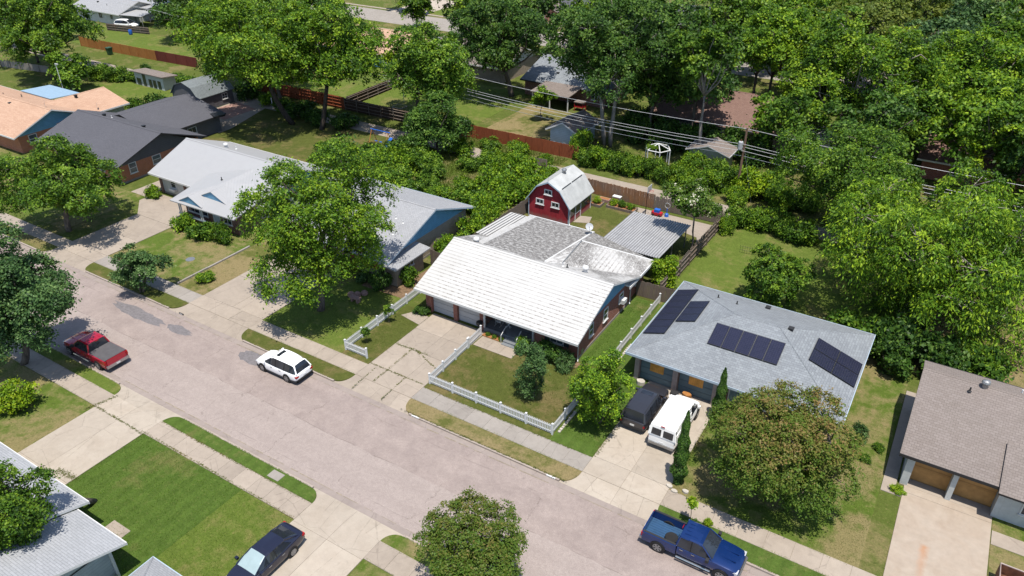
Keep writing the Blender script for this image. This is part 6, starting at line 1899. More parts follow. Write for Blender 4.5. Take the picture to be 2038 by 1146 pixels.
# trees in the far background: every one its own crown
far = [(-120.6, 144.0, 2.4, 5.2, 'leaf_deep', 'narrow dark street tree first from the left across the far street'), (-117.2, 143.8, 2.4, 5.0, 'leaf_deep', 'narrow dark street tree second from the left across the far street'),
       (-112.4, 143.6, 2.2, 4.6, 'leaf_deep', 'narrow dark street tree third from the left across the far street'),
       (-104.5, 131.0, 3.6, 5.0, 'leaf_mid', 'green tree at the near kerb of the far street'), (-88, 128, 6.5, 8.0, 'leaf_mid', 'broad tree before the far pink brick house'), (-73, 122, 8.0, 9.0, 'leaf_deep', 'dark tree mass behind the oak at top centre'),
       (-62, 134, 7.0, 8.5, 'leaf_mid', 'tree hiding the slate roofed house at the top'), (-47, 121, 8.2, 9.5, 'leaf_deep', 'dark tree behind the twin trunked one'), (-36, 128, 7.5, 9.2, 'leaf_mid', 'high tree at the top between the slate roof and the pale crowns'),
       (-30, 138, 7.2, 9.0, 'leaf_bright', 'lime crowned tree at the top edge right of centre'), (-17, 136, 8.0, 8.4, 'leaf_olive', 'olive crowned tree at the top edge'), (-13, 154, 8.0, 8.0, 'leaf_olive', 'far olive tree in the top right'), (-2, 148, 7.5, 7.8, 'leaf_cool', 'far dull green tree right of the olive one'),
       (-21, 124, 7.5, 8.6, 'leaf_mid', 'mid green tree behind the forked crown'), (-6, 130, 7.6, 8.0, 'leaf_cool', 'cool green tree above the bright right crowns'), (9, 118, 8.0, 8.6, 'leaf_bright', 'bright tree cut by the right edge of the picture'), (10, 92, 7.0, 7.0, 'leaf_deep', 'dark tree at the right edge below the bright one'),
       (12.5, 78, 6.0, 6.5, 'leaf_mid', 'tree at the right edge behind the feathery one'), (-33, 104, 5.0, 9.5, 'leaf_deep', 'dark tree throwing shade on the red brown roof'), (-47, 104, 5.5, 8.0, 'leaf_deep', 'dark tree right of the brown patio'), (-109, 92, 6.5, 8.0, 'leaf_mid', 'tree beyond the maroon fence'),
       (-152, 108, 8.0, 9.0, 'leaf_mid', 'far tree right of the white canopy'), (-139, 98, 5.0, 6.0, 'leaf_deep', 'dark tree on the far green lawn behind the orange fence'), (-160, 80, 8.0, 8.0, 'leaf_mid', 'tree at the far left edge'), (-118, 116, 8.5, 9.5, 'leaf_mid', 'far tree behind the high top edge crown'), (-135, 122, 9.0, 9.0, 'leaf_deep', 'far tree at the top left of centre'),
       (-8, 92, 5.5, 6.5, 'leaf_deep', 'shaded dark tree between the mid green crown and bright crowns'), (-18, 94, 4.6, 6.0, 'leaf_mid', 'leafy tree directly behind the right utility pole'), (-175, 130, 10, 9, 'leaf_mid', 'far tree beyond the top left canopy'), (-150, 150, 10, 9, 'leaf_deep', 'distant dark tree at the top left'),
       (-35.8, 94.0, 5.0, 8.2, 'leaf_deep', 'dark tree before the red brown roof, behind the arbour'), (2.5, 97.5, 6.2, 7.6, 'leaf_bright', 'bright tree before the hidden red roof at the right'), (9.5, 101, 6.5, 8.2, 'leaf_mid', 'mid green tree over the hidden red roof at the right edge'), (-5.5, 98.5, 5.0, 7.0, 'leaf_mid', 'tree left of the hidden red roof'),
       (-90.5, 78.6, 7.2, 10.4, 'leaf_mid', 'tree merging the leaning tree crowns above the paved yard'), (-147, 73, 7.0, 7.5, 'leaf_mid', 'tree left of the far alley below the top left corner'), (-70.0, 86.5, 5.0, 7.6, 'leaf_bright', 'tree inside the fenced yard behind the dark brown fence'),
       (-31.0, 97.0, 5.6, 9.6, 'leaf_deep', 'dark tree standing over the left half of the red brown roof'), (-37.5, 100.5, 5.5, 9, 'leaf_deep', 'dark tree between the twin trunks and the red brown roof'),
       (-22, 150, 8, 8, 'leaf_mid', 'far green tree left of the far olive tree'), (-40, 147, 8, 8.4, 'leaf_deep', 'far dark tree before the top edge slate roof'), (4, 138, 8, 8.4, 'leaf_mid', 'far tree over the far right street'), (13, 150, 8, 8, 'leaf_olive', 'far olive tree in the top right corner'), (-10, 170, 9, 8.5, 'leaf_deep', 'most distant dark tree at the top right'), (-28, 168, 9, 8.5, 'leaf_mid', 'most distant tree right of the slate roof'),
       (16, 130, 8, 8, 'leaf_bright', 'bright far tree at the right edge'), (9, 172, 9, 8.5, 'leaf_mid', 'most distant tree in the right corner'), (-52, 175, 9, 8.5, 'leaf_deep', 'most distant dark tree above the slate roof'), (-100, 98, 5.5, 7.5, 'leaf_deep', 'dark tree behind the red stained rail fence')]
for i, (x, y, r_, zc, mt, lb) in enumerate(far):
    thin = r_ < 2.6
    tree('street_tree' if thin else 'shade_tree', lb, (x, y), (x, y, zc), (r_, r_, r_ * (1.2 if thin else .78)), 4500 if thin else int(1450 * r_), mt, 60 + i, L=.45 if y < 110 else .54, nl=10 if thin else 26, trunk_r=.13 if thin else .3, stems=4 if thin else 1, group=TG, clump=.55 if thin else 1.05, twigs=25, low=.5)

# columnar cypresses
def cypress(label, x, y, h, r_, seed):
    rt = root('cypress', (x, y, 0), label, 'tree', 'columnar cypresses by the driveway')
    rg_ = np.random.default_rng(seed); n = 9000
    z = rg_.random(n) ** .85 * h; t = z / h
    rad = r_ * np.clip(np.minimum(.55 + t * 2.2, 1.12 * (1 - t) ** .62 + .03), .02, 1) * (1 + .15 * np.sin(z * 5 + rg_.uniform(0, 6)))
    a = rg_.uniform(0, 2 * np.pi, n); q = rad * np.sqrt(rg_.uniform(.55, 1.0, n)) * (1 + .12 * np.sin(a * 3 + z * 2.3))
    P_ = np.stack([np.cos(a) * q, np.sin(a) * q, z + .05], 1)
    Nn = unit(np.stack([np.cos(a), np.sin(a), np.full(n, .35)], 1) + rg_.normal(size=(n, 3)) * .4)
    Ax = np.stack([np.cos(a) * .25, np.sin(a) * .25, np.ones(n)], 1) + rg_.normal(size=(n, 3)) * .25
    Ax = unit(Ax - Nn * np.sum(Ax * Nn, axis=1)[:, None])
    me = leaf_mesh('crown', P_, Nn, Ax, rg_.uniform(.10, .24, n), rg_.uniform(.05, .09, n), rg_.normal(.4, .22, n), M['leaf_deep'])
    o = bpy.data.objects.new('crown', me); COL.objects.link(o); o.parent = rt
    MB().tube([(x, y, -.05), (x, y, h * .85)], [.09, .02], 6).build('trunk', M['bark'], parent=rt)


cypress('tall narrow cypress at the driveway edge in front of the white van', -9.45, 35.9, 6.0, .52, 1)
cypress('tall narrow cypress behind the white van beside the boarded garage', -9.3, 43.2, 4.6, .48, 2)

# shrubs: a few shapes, many shrubs
SHR = []
for i, (mt, L, cl) in enumerate((('leaf_bright', .17, .34), ('leaf_mid', .17, .34), ('leaf_deep', .16, .32), ('leaf_lime', .16, .32), ('leaf_cool', .15, .3), ('leaf_bright', .26, .5), ('leaf_mid', .26, .5))):
    big = i >= 5
    P_, Nn, Ax, Ls, Ws, tint, lob, cw = crown(200 + i, (0, 0, .55), (1, 1, .62), 3600 if not big else 6500, L if not big else .12, 11 if not big else 16, 0, (cl if not big else .26), 0, .3, .6, .6)
    k = P_[:, 2] > .02
    SHR.append(leaf_mesh('foliage', P_[k], Nn[k], Ax[k], Ls[k], Ws[k], tint[k], M[mt]))
SM = MB()
_r = random.Random(3)
for k in range(7):
    a = k * .9; SM.tube([(math.cos(a) * .06, math.sin(a) * .06, -.03), (math.cos(a) * .35, math.sin(a) * .35, .35), (math.cos(a) * .6, math.sin(a) * .6, .75)], [.035, .025, .01], 5)
stem_proto = SM.build('stems', M['bark'], uv=False)
stem_data = stem_proto.data
bpy.data.objects.remove(stem_proto)


ORD = ['first', 'second', 'third', 'fourth', 'fifth', 'sixth', 'seventh', 'eighth', 'ninth', 'tenth', 'eleventh', 'twelfth', 'thirteenth', 'fourteenth', 'fifteenth', 'sixteenth', 'seventeenth', 'eighteenth', 'nineteenth', 'twentieth', 'twenty-first', 'twenty-second']


def by_order(objs, phrase):
    """labels that count the things from the left as one sees them from the street side"""
    cy, sy = math.cos(R(31.7)), math.sin(R(31.7))
    key = lambda o: (o.location.x * cy + o.location.y * sy) / (-o.location.x * sy + o.location.y * cy)
    for i, o in enumerate(sorted(objs, key=key)): o['label'] = phrase % ORD[i]


def shrub(label, x, y, rx, ry, h, v, group=None, name='shrub', rz=None, stems=True, cat='shrub'):
    rt = root(name, (x, y, 0), label, cat, group)
    for nm, dt in (('foliage', SHR[v]), ('stems', stem_data)):
        if nm == 'stems' and not stems: continue
        o = bpy.data.objects.new(nm, dt); COL.objects.link(o); o.parent = rt
        o.rotation_euler = (0, 0, _r.uniform(0, 6.28) if rz is None else rz)
        k = 1.0 if rz is not None else 1.0
        o.scale = (rx, ry, h / 1.12)
    return rt


shrub('large clipped flat topped hedge before the white metal roofed porch', -64.5, 42.6, 1.75, 1.35, 1.75, 1, rz=.0)
shrub('leafy rounded shrub left of the clipped hedge', -67.6, 43.0, 1.3, 1.2, 1.6, 0)
shrub('upright glossy shrub beside the brick wall of the porch wing', -61.6, 43.0, 1.1, 1.05, 2.3, 1)
shrub('round shrub at the garage corner of the white metal roofed house', -77.5, 46.4, .95, .9, 1.3, 0)
shrub('spiky yucca like clump on the dry lawn', -56.9, 36.9, .95, .95, .8, 0)
shrub('bright yellow green bush at the left edge below the pickup', -53.2, 17.4, 1.35, 1.3, 2.0, 3)
shrub('dark low bush under the window of the white-roofed house', -23.0, 43.2, 1.45, .85, 1.35, 2)
shrub('dark leafy bush at the corner of the white-roofed house', -21.7, 43.0, 1.0, .85, 1.3, 4)
shrub('bright bush beside the porch steps', -25.5, 43.0, .8, .75, 1.15, 0)
shrub('low green plant by the brick pier left of the garage', -36.1, 43.2, .75, .7, .65, 2)
by_order([shrub('small plant', -29.1 + i * .62, 43.35, .26, .24, .42, 1, 'porch bed plants', 'bedding_plant', cat='plant') for i in range(3)], '%s from the left of the small plants in the mulched porch bed')
struct(MB().box(-29.6, -27.75, 43.1, 43.72, -.04, .09), 'planting_bed', M['mulch'])
for x, y, h, lb in ((-37.5, 40.5, 1.9, 'sapling by the middle of the left picket fence'), (-37.2, 37.2, 1.7, 'sapling near the front corner of the left picket fence')):
    tree('sapling', lb, (x, y), (x, y, h * .66), (.45, .42, .6), 900, 'leaf_mid', int(h * 100), L=.13, nl=7, trunk_r=.025, clump=.22, twigs=12, cat='sapling')
shrub('dark round shrub before the tan brick wall', -41.6, 44.5, 1.1, 1.0, 1.9, 2)
shrub('green shrub at the tan brick corner beside the picket fence', -40.2, 46.6, 1.0, .9, 2.0, 1)
shrub('low shadowed shrub left of the rust red shutters', -47.6, 45.2, 1.2, .9, 1.2, 4)
shrub('flowering shrub under the front tree', -44.2, 45.0, .8, .7, .9, 4)
# overgrown lot behind the grey roofed house
OG = 'overgrown shrubs behind the light grey roof'
og = [(-40.2, 53.0, 1.5, 2.4, 5), (-39.9, 56.6, 1.6, 2.6, 0), (-40.3, 59.6, 1.8, 3.0, 5), (-41.6, 62.2, 2.2, 2.9, 5), (-44.6, 63.4, 2.2, 2.4, 6), (-42.6, 66.4, 2.5, 3.2, 5), (-40.4, 69.4, 2.0, 2.8, 5), (-43.3, 72.2, 2.3, 3.0, 0),
      (-40.6, 73.6, 1.6, 2.2, 5), (-55.5, 63.4, 2.4, 2.6, 6), (-58.3, 66.4, 2.6, 3.0, 5), (-61.5, 64.0, 2.6, 2.8, 6), (-63.4, 68.2, 2.4, 2.6, 1), (-58.6, 70.8, 2.3, 2.8, 6), (-55.2, 76.0, 1.9, 2.0, 5), (-50.0, 75.6, 1.8, 1.8, 6), (-46.2, 76.4, 1.7, 2.0, 5)] + []
by_order([shrub('overgrown leafy shrub in the back lot', x, y, r_, r_ * .92, h, v, OG) for x, y, r_, h, v in og], '%s from the left of the overgrown shrubs behind the light grey roof')
HG = 'hedge shrubs along the alley'
by_order([shrub('dense green hedge shrub', -39.2 + i * 1.75, 81.6 + (i % 3) * .35, 1.45, 1.5, 2.3 + (i % 2) * .35, (6, 5, 6)[i % 3], HG) for i in range(9)], '%s from the left of the dense hedge shrubs along the alley')
by_order([shrub('yellow green shrubs round the foot of the right utility pole', x, y, r_, r_, h, v, 'shrubs at the right utility pole') for x, y, r_, h, v in ((-23.4, 82.0, 1.9, 2.8, 5), (-21.3, 83.8, 2.0, 3.0, 6), (-18.6, 82.6, 2.1, 2.9, 3), (-17.0, 84.2, 2.2, 3.0, 5), (-15.0, 82.0, 2.0, 2.3, 5), (-12.6, 82.6, 1.9, 2.4, 6), (-25.3, 80.9, 1.6, 2.0, 5), (-27.4, 86.6, 1.8, 2.6, 5), (-24.2, 86.2, 1.9, 2.4, 6), (-20.0, 80.6, 1.5, 1.8, 5))], '%s from the left of the shrubs round the right utility pole')
by_order([shrub('shrubs closing the far side of the bright green yard', x, y, r_, r_, h, v, 'shrubs behind the bright yard') for x, y, r_, h, v in ((-17.6, 75.0, 1.5, 2.4, 6), (-15.6, 75.6, 1.6, 2.4, 5), (-13.2, 75.2, 1.6, 2.3, 6), (-11.0, 74.4, 1.7, 2.6, 1), (-18.4, 72.6, 1.1, 1.9, 5))], '%s from the left of the shrubs closing the bright green back yard')
shrub('leafy bush in front of the blue shed corner', -41.9, 85.2, 1.7, 1.6, 3.2, 5); shrub('bush at the red fence end below the blue shed', -41.4, 83.4, 1.2, 1.2, 2.4, 5)
shrub('shrub with red blossoms behind the barn', -43.6, 78.0, 1.2, 1.1, 1.7, 5)
by_order([shrub('shrubs between the small white shed and the far alley', x, y, r_, r_, h, v, 'shrubs by the white shed') for x, y, r_, h, v in ((-121.5, 75.5, 1.7, 1.8, 1), (-124.2, 73.6, 2.0, 2.4, 6), (-127.5, 72.4, 2.2, 2.6, 6), (-122.6, 78.0, 1.3, 1.8, 2), (-112.0, 78.2, 1.8, 1.6, 1), (-115.2, 77.8, 1.8, 1.4, 6))], '%s from the left of the shrubs around the small white shed')
by_order([shrub('dark shrubs beside the slate roofed rear wing', x, y, r_, r_, h, v, 'shrubs by the slate wing') for x, y, r_, h, v in ((-103.2, 66.0, 1.9, 3.0, 2), (-106.3, 64.6, 1.7, 2.2, 1), (-101.6, 68.4, 1.5, 2.0, 0), (-109.2, 62.9, 1.3, 1.4, 0))], '%s from the left of the dark shrubs beside the slate roofed rear wing')
by_order([shrub('shady undergrowth beneath the two leaning trees', x, y, r_, r_, h, v, 'undergrowth below the leaning trees') for x, y, r_, h, v in ((-84.0, 76.2, 2.2, 2.2, 2), (-79.5, 75.2, 2.0, 2.2, 2), (-74.6, 76.0, 2.0, 2.0, 2), (-88.4, 77.2, 1.8, 1.8, 1), (-92.2, 77.8, 1.6, 1.8, 0), (-69.5, 67.0, 1.9, 2.0, 6), (-66.5, 62.6, 2.0, 2.2, 1), (-97.4, 78.2, 2.0, 2.6, 2))], '%s from the left of the shady undergrowth shrubs below the leaning trees')
shrub('prickly pear like grey green clump beside the solar house', -.4, 46.6, .8, .7, 1.0, 4)
by_order([shrub('low weedy plant', x, y, .45, .45, .5, 1, 'side yard weeds', cat='plant') for x, y in ((.6, 44.4), (-.6, 43.4), (1.2, 46.0))], '%s from the left of the low weedy plants beside the solar house')
shrub('small yellow green shrub beside the boarded garage pillar', 2.9, 42.6, .5, .35, .4, 3)
tree('sapling', 'lime green sapling on the verge behind the blue pickup', (-7.6, 33.0), (-7.6, 33.0, 1.9), (.42, .42, .55), 700, 'leaf_lime', 77, L=.16, nl=6, trunk_r=.025, clump=.25, twigs=10, cat='sapling')
shrub('small lime shoot on the pavement edge beside the lime sapling', -6.6, 33.5, .28, .28, .45, 3); shrub('dark green clump at the foot of the lime sapling', -7.3, 32.75, .6, .45, .5, 2)
shrub('purple grey plant at the corner of the bottom left house', -33.6, 11.6, .5, .5, .6, 4); shrub('green plant beside the bottom left house step', -36.3, 13.4, .55, .5, .8, 1); shrub('leafy plant right of the bottom left house', -32.4, 12.4, .5, .5, .7, 0)

by_order([shrub('backyard shrub', x, y, r_, r_, h, v, 'shrubs between the swing set and the light grey roof') for x, y, r_, h, v in ((-45.8, 69.6, 2.1, 2.6, 5), (-48.6, 63.0, 1.7, 2.0, 5), (-51.6, 65.0, 1.5, 1.7, 6), (-47.6, 66.4, 1.5, 1.8, 5), (-51.0, 72.6, 1.6, 1.8, 6), (-48.0, 74.6, 1.7, 2.0, 5), (-53.6, 68.0, 1.9, 2.2, 6), (-60.4, 61.6, 2.2, 2.6, 5), (-57.6, 61.2, 2.2, 2.4, 6), (-64.6, 60.8, 2.0, 2.4, 1), (-65.6, 65.6, 2.2, 2.6, 6), (-61.0, 67.4, 2.2, 2.6, 5), (-55.6, 69.4, 2.1, 2.5, 6), (-61.6, 71.6, 2.0, 2.4, 2), (-52.6, 62.6, 2.0, 2.2, 6), (-48.4, 79.8, 1.6, 1.8, 5), (-52.6, 79.6, 1.6, 1.6, 6))], '%s from the left of the shrubs between the swing set and light grey roof')
by_order([shrub('dark shrub', x, y, r_, r_, h, v, 'dark shrubs between the solar and taupe houses') for x, y, r_, h, v in ((.4, 55.6, 1.5, 2.6, 2), (1.3, 58.2, 2.3, 3.6, 2), (-1.2, 58.6, 2.0, 3.0, 1), (3.6, 57.6, 2.2, 3.2, 2), (-3.6, 59.4, 1.8, 2.4, 1), (6.4, 58.2, 2.2, 3.0, 1))], '%s from the left of the dark shrubs behind and between solar and taupe houses')
by_order([shrub('dark undergrowth', x, y, r_, r_, h, 2, 'undergrowth before the red brown roof') for x, y, r_, h in ((-37.6, 93.2, 2.3, 3.6), (-34.2, 95.2, 2.2, 3.2), (-31.0, 93.4, 2.2, 3.4), (-28.4, 95.6, 2.0, 3.0), (-24.6, 95.0, 2.2, 3.4), (-21.4, 93.0, 2.4, 3.6), (-39.0, 96.8, 2.2, 3.4), (-33.0, 90.4, 1.8, 2.2))], '%s from the left of the dark undergrowth shrubs before the red brown roof')

# tall weeds and ground cover of the overgrown lot: nobody could count the blades
rgn = np.random.default_rng(11)


def blades(name, label, areas, n, hmin, hmax, mat, wd=.05):
    xs = []; ys = []
    tot = sum((a[1] - a[0]) * (a[3] - a[2]) for a in areas)
    for a in areas:
        k = int(n * (a[1] - a[0]) * (a[3] - a[2]) / tot)
        xs.append(rgn.uniform(a[0], a[1], k)); ys.append(rgn.uniform(a[2], a[3], k))
    x = np.concatenate(xs); y = np.concatenate(ys); k = len(x)
    h = rgn.uniform(hmin, hmax, k)
    P_ = np.stack([x, y, h * .5], 1)
    a = rgn.uniform(0, 6.28, k)
    Ax = unit(np.stack([np.cos(a) * .5, np.sin(a) * .5, np.ones(k)], 1)); Nn = np.stack([-np.sin(a), np.cos(a), np.zeros(k)], 1); Nn = unit(Nn - Ax * np.sum(Nn * Ax, axis=1)[:, None])
    me = leaf_mesh(name, P_, Nn, Ax, h, np.full(k, wd), rgn.normal(.5, .2, k), M[mat])
    o = bpy.data.objects.new(name, me); COL.objects.link(o)
    tag(o, label, 'grass', kind='stuff')


blades('tall_grass', 'long dry grass and weeds in the overgrown back lots', [(-62, -41.5, 60.5, 76), (-58, -42, 79.3, 82)], 26000, .12, .42, 'leaf_olive')
blades('lawn_grass', 'short green lawn grass along the near verges and lawns', [(-43.2, -28.6, 12.5, 20.4), (-18.5, -15.4, 36, 44), (-21, -18.8, 44.5, 55.4)], 32000, .03, .075, 'leaf_bright', .03)
blades('lawn_grass', 'short olive lawn grass inside the picket fences', [(-29.4, -18.8, 35.8, 43), (-37.9, -35.3, 35.9, 43), (-9.5, 1.8, 35.2, 44)], 26000, .03, .07, 'leaf_olive', .03)
# ------------------------------------------------------------------ utility poles and wires
def pole(label, x, y, h, transformer):
    rt = root('utility_pole', (x, y, 0), label, 'utility pole')
    MB().tube([(x, y, -.1), (x, y, h)], [.16, .11], 10).build('mast', M['wood_pole'], parent=rt)
    MB().box(x - .05, x + .55, y - .04, y + .04, h - .45, h - .37).build('bracket', M['steel'], parent=rt)
    for k, z in enumerate((h - .25, 6.2, 5.8, 5.5)):
        MB().lathe((x - .16, y, z), [(.04, 0), (.06, .04), (.04, .08), (.06, .12), (.03, .16)], 8).build('insulator', M['dish'], parent=rt)
    if transformer:
        t = MB().lathe((x - .42, y - .1, 5.6), [(.24, 0), (.26, .04), (.26, .85), (.22, .92), (.1, .95)], 14).build('transformer', M['dish'], parent=rt)
        MB().lathe((x - .42, y - .1, 6.54), [(.09, 0), (.05, .22)], 8).build('bushing', M['rust'], parent=t)
    MB().tube([(x, y, 6.0), (x + 2.2, y - 1.5, .0)], .012, 4).build('guy_wire', M['steel'], parent=rt)


pole('wooden utility pole with grey transformer in the right shrubs', -20.2, 82.5, 8.2, True)
pole('wooden utility pole half swallowed by the full green tree', -61.0, 82.5, 9.2, False)
pole('distant wooden utility pole beyond the leaning trees', -108, 82.4, 8.6, False)
wz = [(8.05, 'topmost'), (6.28, 'second'), (5.9, 'third'), (5.5, 'fourth'), (4.85, 'fifth')]
for k, (z, w_) in enumerate(wz):
    m = MB(); pts = []
    for xa, xb, za, zb in ((-108, -61.0, z + .2, z + .6), (-61.0, -20.2, z + .6, z), (-20.2, 22, z, z - .3)):
        for i in range(12):
            t = i / 12; pts.append((xa + (xb - xa) * t, 82.5 - .16 * (k % 2), za + (zb - za) * t - .55 * 4 * t * (1 - t)))
    pts.append((22, 82.5, z - .3))
    m.tube(pts, .022, 4)
    m.build('wire', M['dish'], origin=(-20.2, 82.5, z))
for k, o in enumerate([o for o in COL.objects if o.name.split('.')[0] == 'wire']):
    o.name = 'power_line'
    tag(o, '%s thin power line strung along the alley between the utility poles' % wz[k][1], 'power line', 'power lines along the alley')
# service lines at the far left
for k in range(3):
    tag(MB().tube([(-150, 92 + k, 7.5 - k * .5), (-125, 92 + k, 6.6 - k * .5), (-100, 92 + k, 7.2 - k * .5)], .02, 4).build('power_line', M['dish'], origin=(-125, 92, 6)), '%s of the thin far power lines above the lawn behind the orange fence' % ('highest', 'middle', 'lowest')[k], 'power line', 'far power lines')

# ------------------------------------------------------------------ porch and yard things
def chair(label, x, y, z, rz):
    rt = root('rocking_chair', (0, 0, 0), label, 'chair')
    MB().box(-.25, .25, -.24, .24, .40, .45).build('seat', M['vinyl'], parent=rt)
    for i in range(5): MB().box(-.22 + i * .098, -.15 + i * .098, .22, .25, .48, 1.10).build('back_slat', M['vinyl'], parent=rt)
    MB().box(-.26, .26, .215, .26, 1.10, 1.18).build('top_rail', M['vinyl'], parent=rt)
    for s in (-1, 1):
        MB().tube([(s * .24, -.45, .10), (s * .24, -.1, .03), (s * .24, .25, .04), (s * .24, .5, .14)], .025, 5).build('rocker', M['vinyl'], parent=rt)
        for y_ in (-.2, .23): MB().tube([(s * .24, y_, .05), (s * .24, y_, .64)], .022, 5).build('leg', M['vinyl'], parent=rt)
        MB().box(s * .24 - .04, s * .24 + .04, -.28, .26, .64, .67).build('arm', M['vinyl'], parent=rt)
    rt.location = (x, y, z); rt.rotation_euler = (0, 0, rz)


chair('white rocking chair on the shaded front porch', -28.9, 44.7, .42, R(8))
tb = root('folding_table', (-28.0, 44.8, .42), 'small white cross legged table beside the rocking chair', 'table')
MB().lathe((-28.0, 44.8, .42), [(.25, .5), (.25, .53)], 12).build('table_top', M['vinyl'], parent=tb)
for a in (0, 1): MB().tube([(-28.2, 44.7 + a * .2, .42), (-27.8, 44.9 - a * .2, .93)], .02, 5).tube([(-27.8, 44.7 + a * .2, .42), (-28.2, 44.9 - a * .2, .93)], .02, 5).build('leg', M['vinyl'], parent=tb)
gr = root('grill', (-30.1, 43.5, 0), 'small black grill on legs beside the garage pier', 'grill')
MB().lathe((-30.1, 43.5, .62), [(.08, 0), (.26, .12), (.30, .26), (.26, .40), (.08, .48)], 14).build('bowl', M['black'], parent=gr)
for a in (0, 2.1, 4.2): MB().tube([(-30.1 + .1 * math.cos(a), 43.5 + .1 * math.sin(a), .68), (-30.1 + .28 * math.cos(a), 43.5 + .28 * math.sin(a), 0)], .018, 5).build('leg', M['black'], parent=gr)
# garden bench of stone near the shade tree
bn = root('stone_bench', (-42.3, 41.6, 0), 'reddish stone garden seat under the front yard tree', 'bench')
MB().box(-42.8, -41.8, 41.35, 41.85, .38, .48).build('seat', M['brick_paver'], parent=bn)
for x in (-42.65, -42.0): MB().box(x - .1, x + .1, 41.4, 41.8, -.03, .38).build('leg', M['brick_paver'], parent=bn)
for i, (x, y) in enumerate(((-42.9, 42.5), (-43.4, 42.2), (-42.5, 43.0))): MB().lathe((x, y, -.05), [(.35, 0), (.32, .25), (.18, .38), (.04, .42)], 8).build('boulder', M['brick_paver'], parent=bn)
# edging blocks along the outside of the picket fences
for fx, ya, yb, n, lb in ((-18.35, 36.0, 39.2, 12, 'row of pale edging blocks outside the front picket fence corner'), (-18.35, 45.2, 48.6, 12, 'row of pale edging blocks outside the side yard picket fence')):
    e = root('edging_blocks', (fx, ya, 0), lb, 'edging')
    for i in range(n):
        y = ya + (yb - ya) * i / n
        MB().box(fx - .09 + rg.uniform(-.03, .03), fx + .1, y, y + .2, -.03, .09).build('block', M['stone'], parent=e)
for x, y, lb in ((-9.75, 35.25, 'pale stone block at the driveway corner by the cypress'), (-9.35, 35.0, 'second pale stone block at the driveway corner by the cypress'), (-8.7, 35.35, 'third round pale stone near the cypress foot')):
    o = MB().prism(blob(x, y, .22, .15, int(x * -10), 8, .15), -.03, .14).build('stone_block', M['stone'], origin=(x, y, 0)); tag(o, lb, 'stone', 'stones at the driveway corner')
# backyard: basketball hoop, raised beds, planter table, toys
bh = root('basketball_hoop', (-27.2, 72.2, 0), 'basketball hoop on a dark pole by the alley fence', 'basketball hoop')
MB().tube([(-27.2, 72.2, 0), (-27.2, 72.2, 2.6), (-26.9, 72.0, 3.1)], .05, 8).build('pole', M['black'], parent=bh)
MB().box(-26.95, -26.9, 71.5, 72.6, 2.85, 3.55).build('backboard', M['dish'], parent=bh)
hp = [(-26.68 + .23 * math.cos(t * math.pi / 6), 72.05 + .23 * math.sin(t * math.pi / 6), 2.95) for t in range(13)]
MB().tube(hp, .018, 5, cap=False).build('rim', M['red_plastic'], parent=bh)
for cx, cy, lb, n in ((-30.0, 72.1, 'long timber edged raised garden bed full of vegetables', 3), (-32.9, 71.6, 'small timber raised bed of greens beside the barn', 1)):
    b = root('raised_bed', (cx, cy, 0), lb, 'garden bed')
    hx, hy = (1.7, .6) if n == 3 else (.7, .6)
    for (xa, xb, ya, yb) in ((-hx, hx, -hy, -hy + .1), (-hx, hx, hy - .1, hy), (-hx, -hx + .1, -hy + .1, hy - .1), (hx - .1, hx, -hy + .1, hy - .1)):
        MB().box(cx + xa, cx + xb, cy + ya, cy + yb, -.03, .3).build('timber', M['wood_old'], parent=b)
    MB().box(cx - hx + .1, cx + hx - .1, cy - hy + .1, cy + hy - .1, -.03, .2).build('soil', M['mulch'], parent=b)
    for i in range(n):
        shrub('%s in the %s' % (('yellow green lettuce', 'dark leafy greens', 'bright herbs')[i], 'long raised garden bed' if n == 3 else 'small raised bed beside the barn'), cx - (n - 1) * .5 + i * 1.0, cy, .5, .45, .65 + .25 * (i % 2), (3, 1, 0)[i % 3], 'vegetables in raised beds', 'vegetable_plant', cat='plant').location.z = .2
b = root('brick_fire_pit', (-32.6, 73.0, 0), 'low reddish brick box near the alley fence', 'planter')
MB().box(-33.2, -31.9, 72.6, 73.3, -.03, .35).build('box', M['brick_paver'], parent=b); MB().box(-33.1, -32.0, 72.7, 73.2, .35, .37).build('top', M['mulch'], parent=b)
pt = root('potting_table', (-31.2, 73.3, 0), 'small white potting table against the alley fence', 'table')
MB().box(-31.7, -30.7, 73.05, 73.6, .72, .8).build('table_top', M['paint_white'], parent=pt)
for x in (-31.62, -30.78):
    for y in (73.12, 73.52): MB().box(x - .03, x + .03, y - .03, y + .03, 0, .72).build('leg', M['paint_white'], parent=pt)
ty = root('toy_car', (-26.0, 72.6, 0), 'red and blue plastic ride on toy car by the alley fence', 'toy')
MB().loft([[(x, 72.6 + s, z) for s, z in ((-w_, .12), (w_, .12), (w_, .42), (-w_, .42))] for x, w_ in ((-26.6, .22), (-26.4, .3), (-25.6, .3), (-25.4, .22))]).build('body', M['red_plastic'], parent=ty)
MB().box(-26.3, -25.7, 72.35, 72.85, .42, .75).build('cab', M['blue_plastic'], parent=ty)
for x in (-26.35, -25.65):
    for y in (72.28, 72.92): MB().lathe((x, y - .03, .13), [(.13, 0), (.13, .06)], 12, axis='y').build('wheel', M['dark'], parent=ty)
tn = root('toy_hoop', (-25.0, 72.9, 0), 'toddler hoop with blue base beside the ride on toy', 'toy')
MB().lathe((-25.0, 72.9, 0), [(.25, 0), (.2, .3), (.06, .4), (.05, 1.0)], 12).build('base', M['blue_plastic'], parent=tn)
MB().tube([(-25.0 + .3 * math.cos(t * math.pi / 6), 72.9, 1.3 + .3 * math.sin(t * math.pi / 6)) for t in range(13)], .03, 5, cap=False).build('ring', M['dish'], parent=tn)
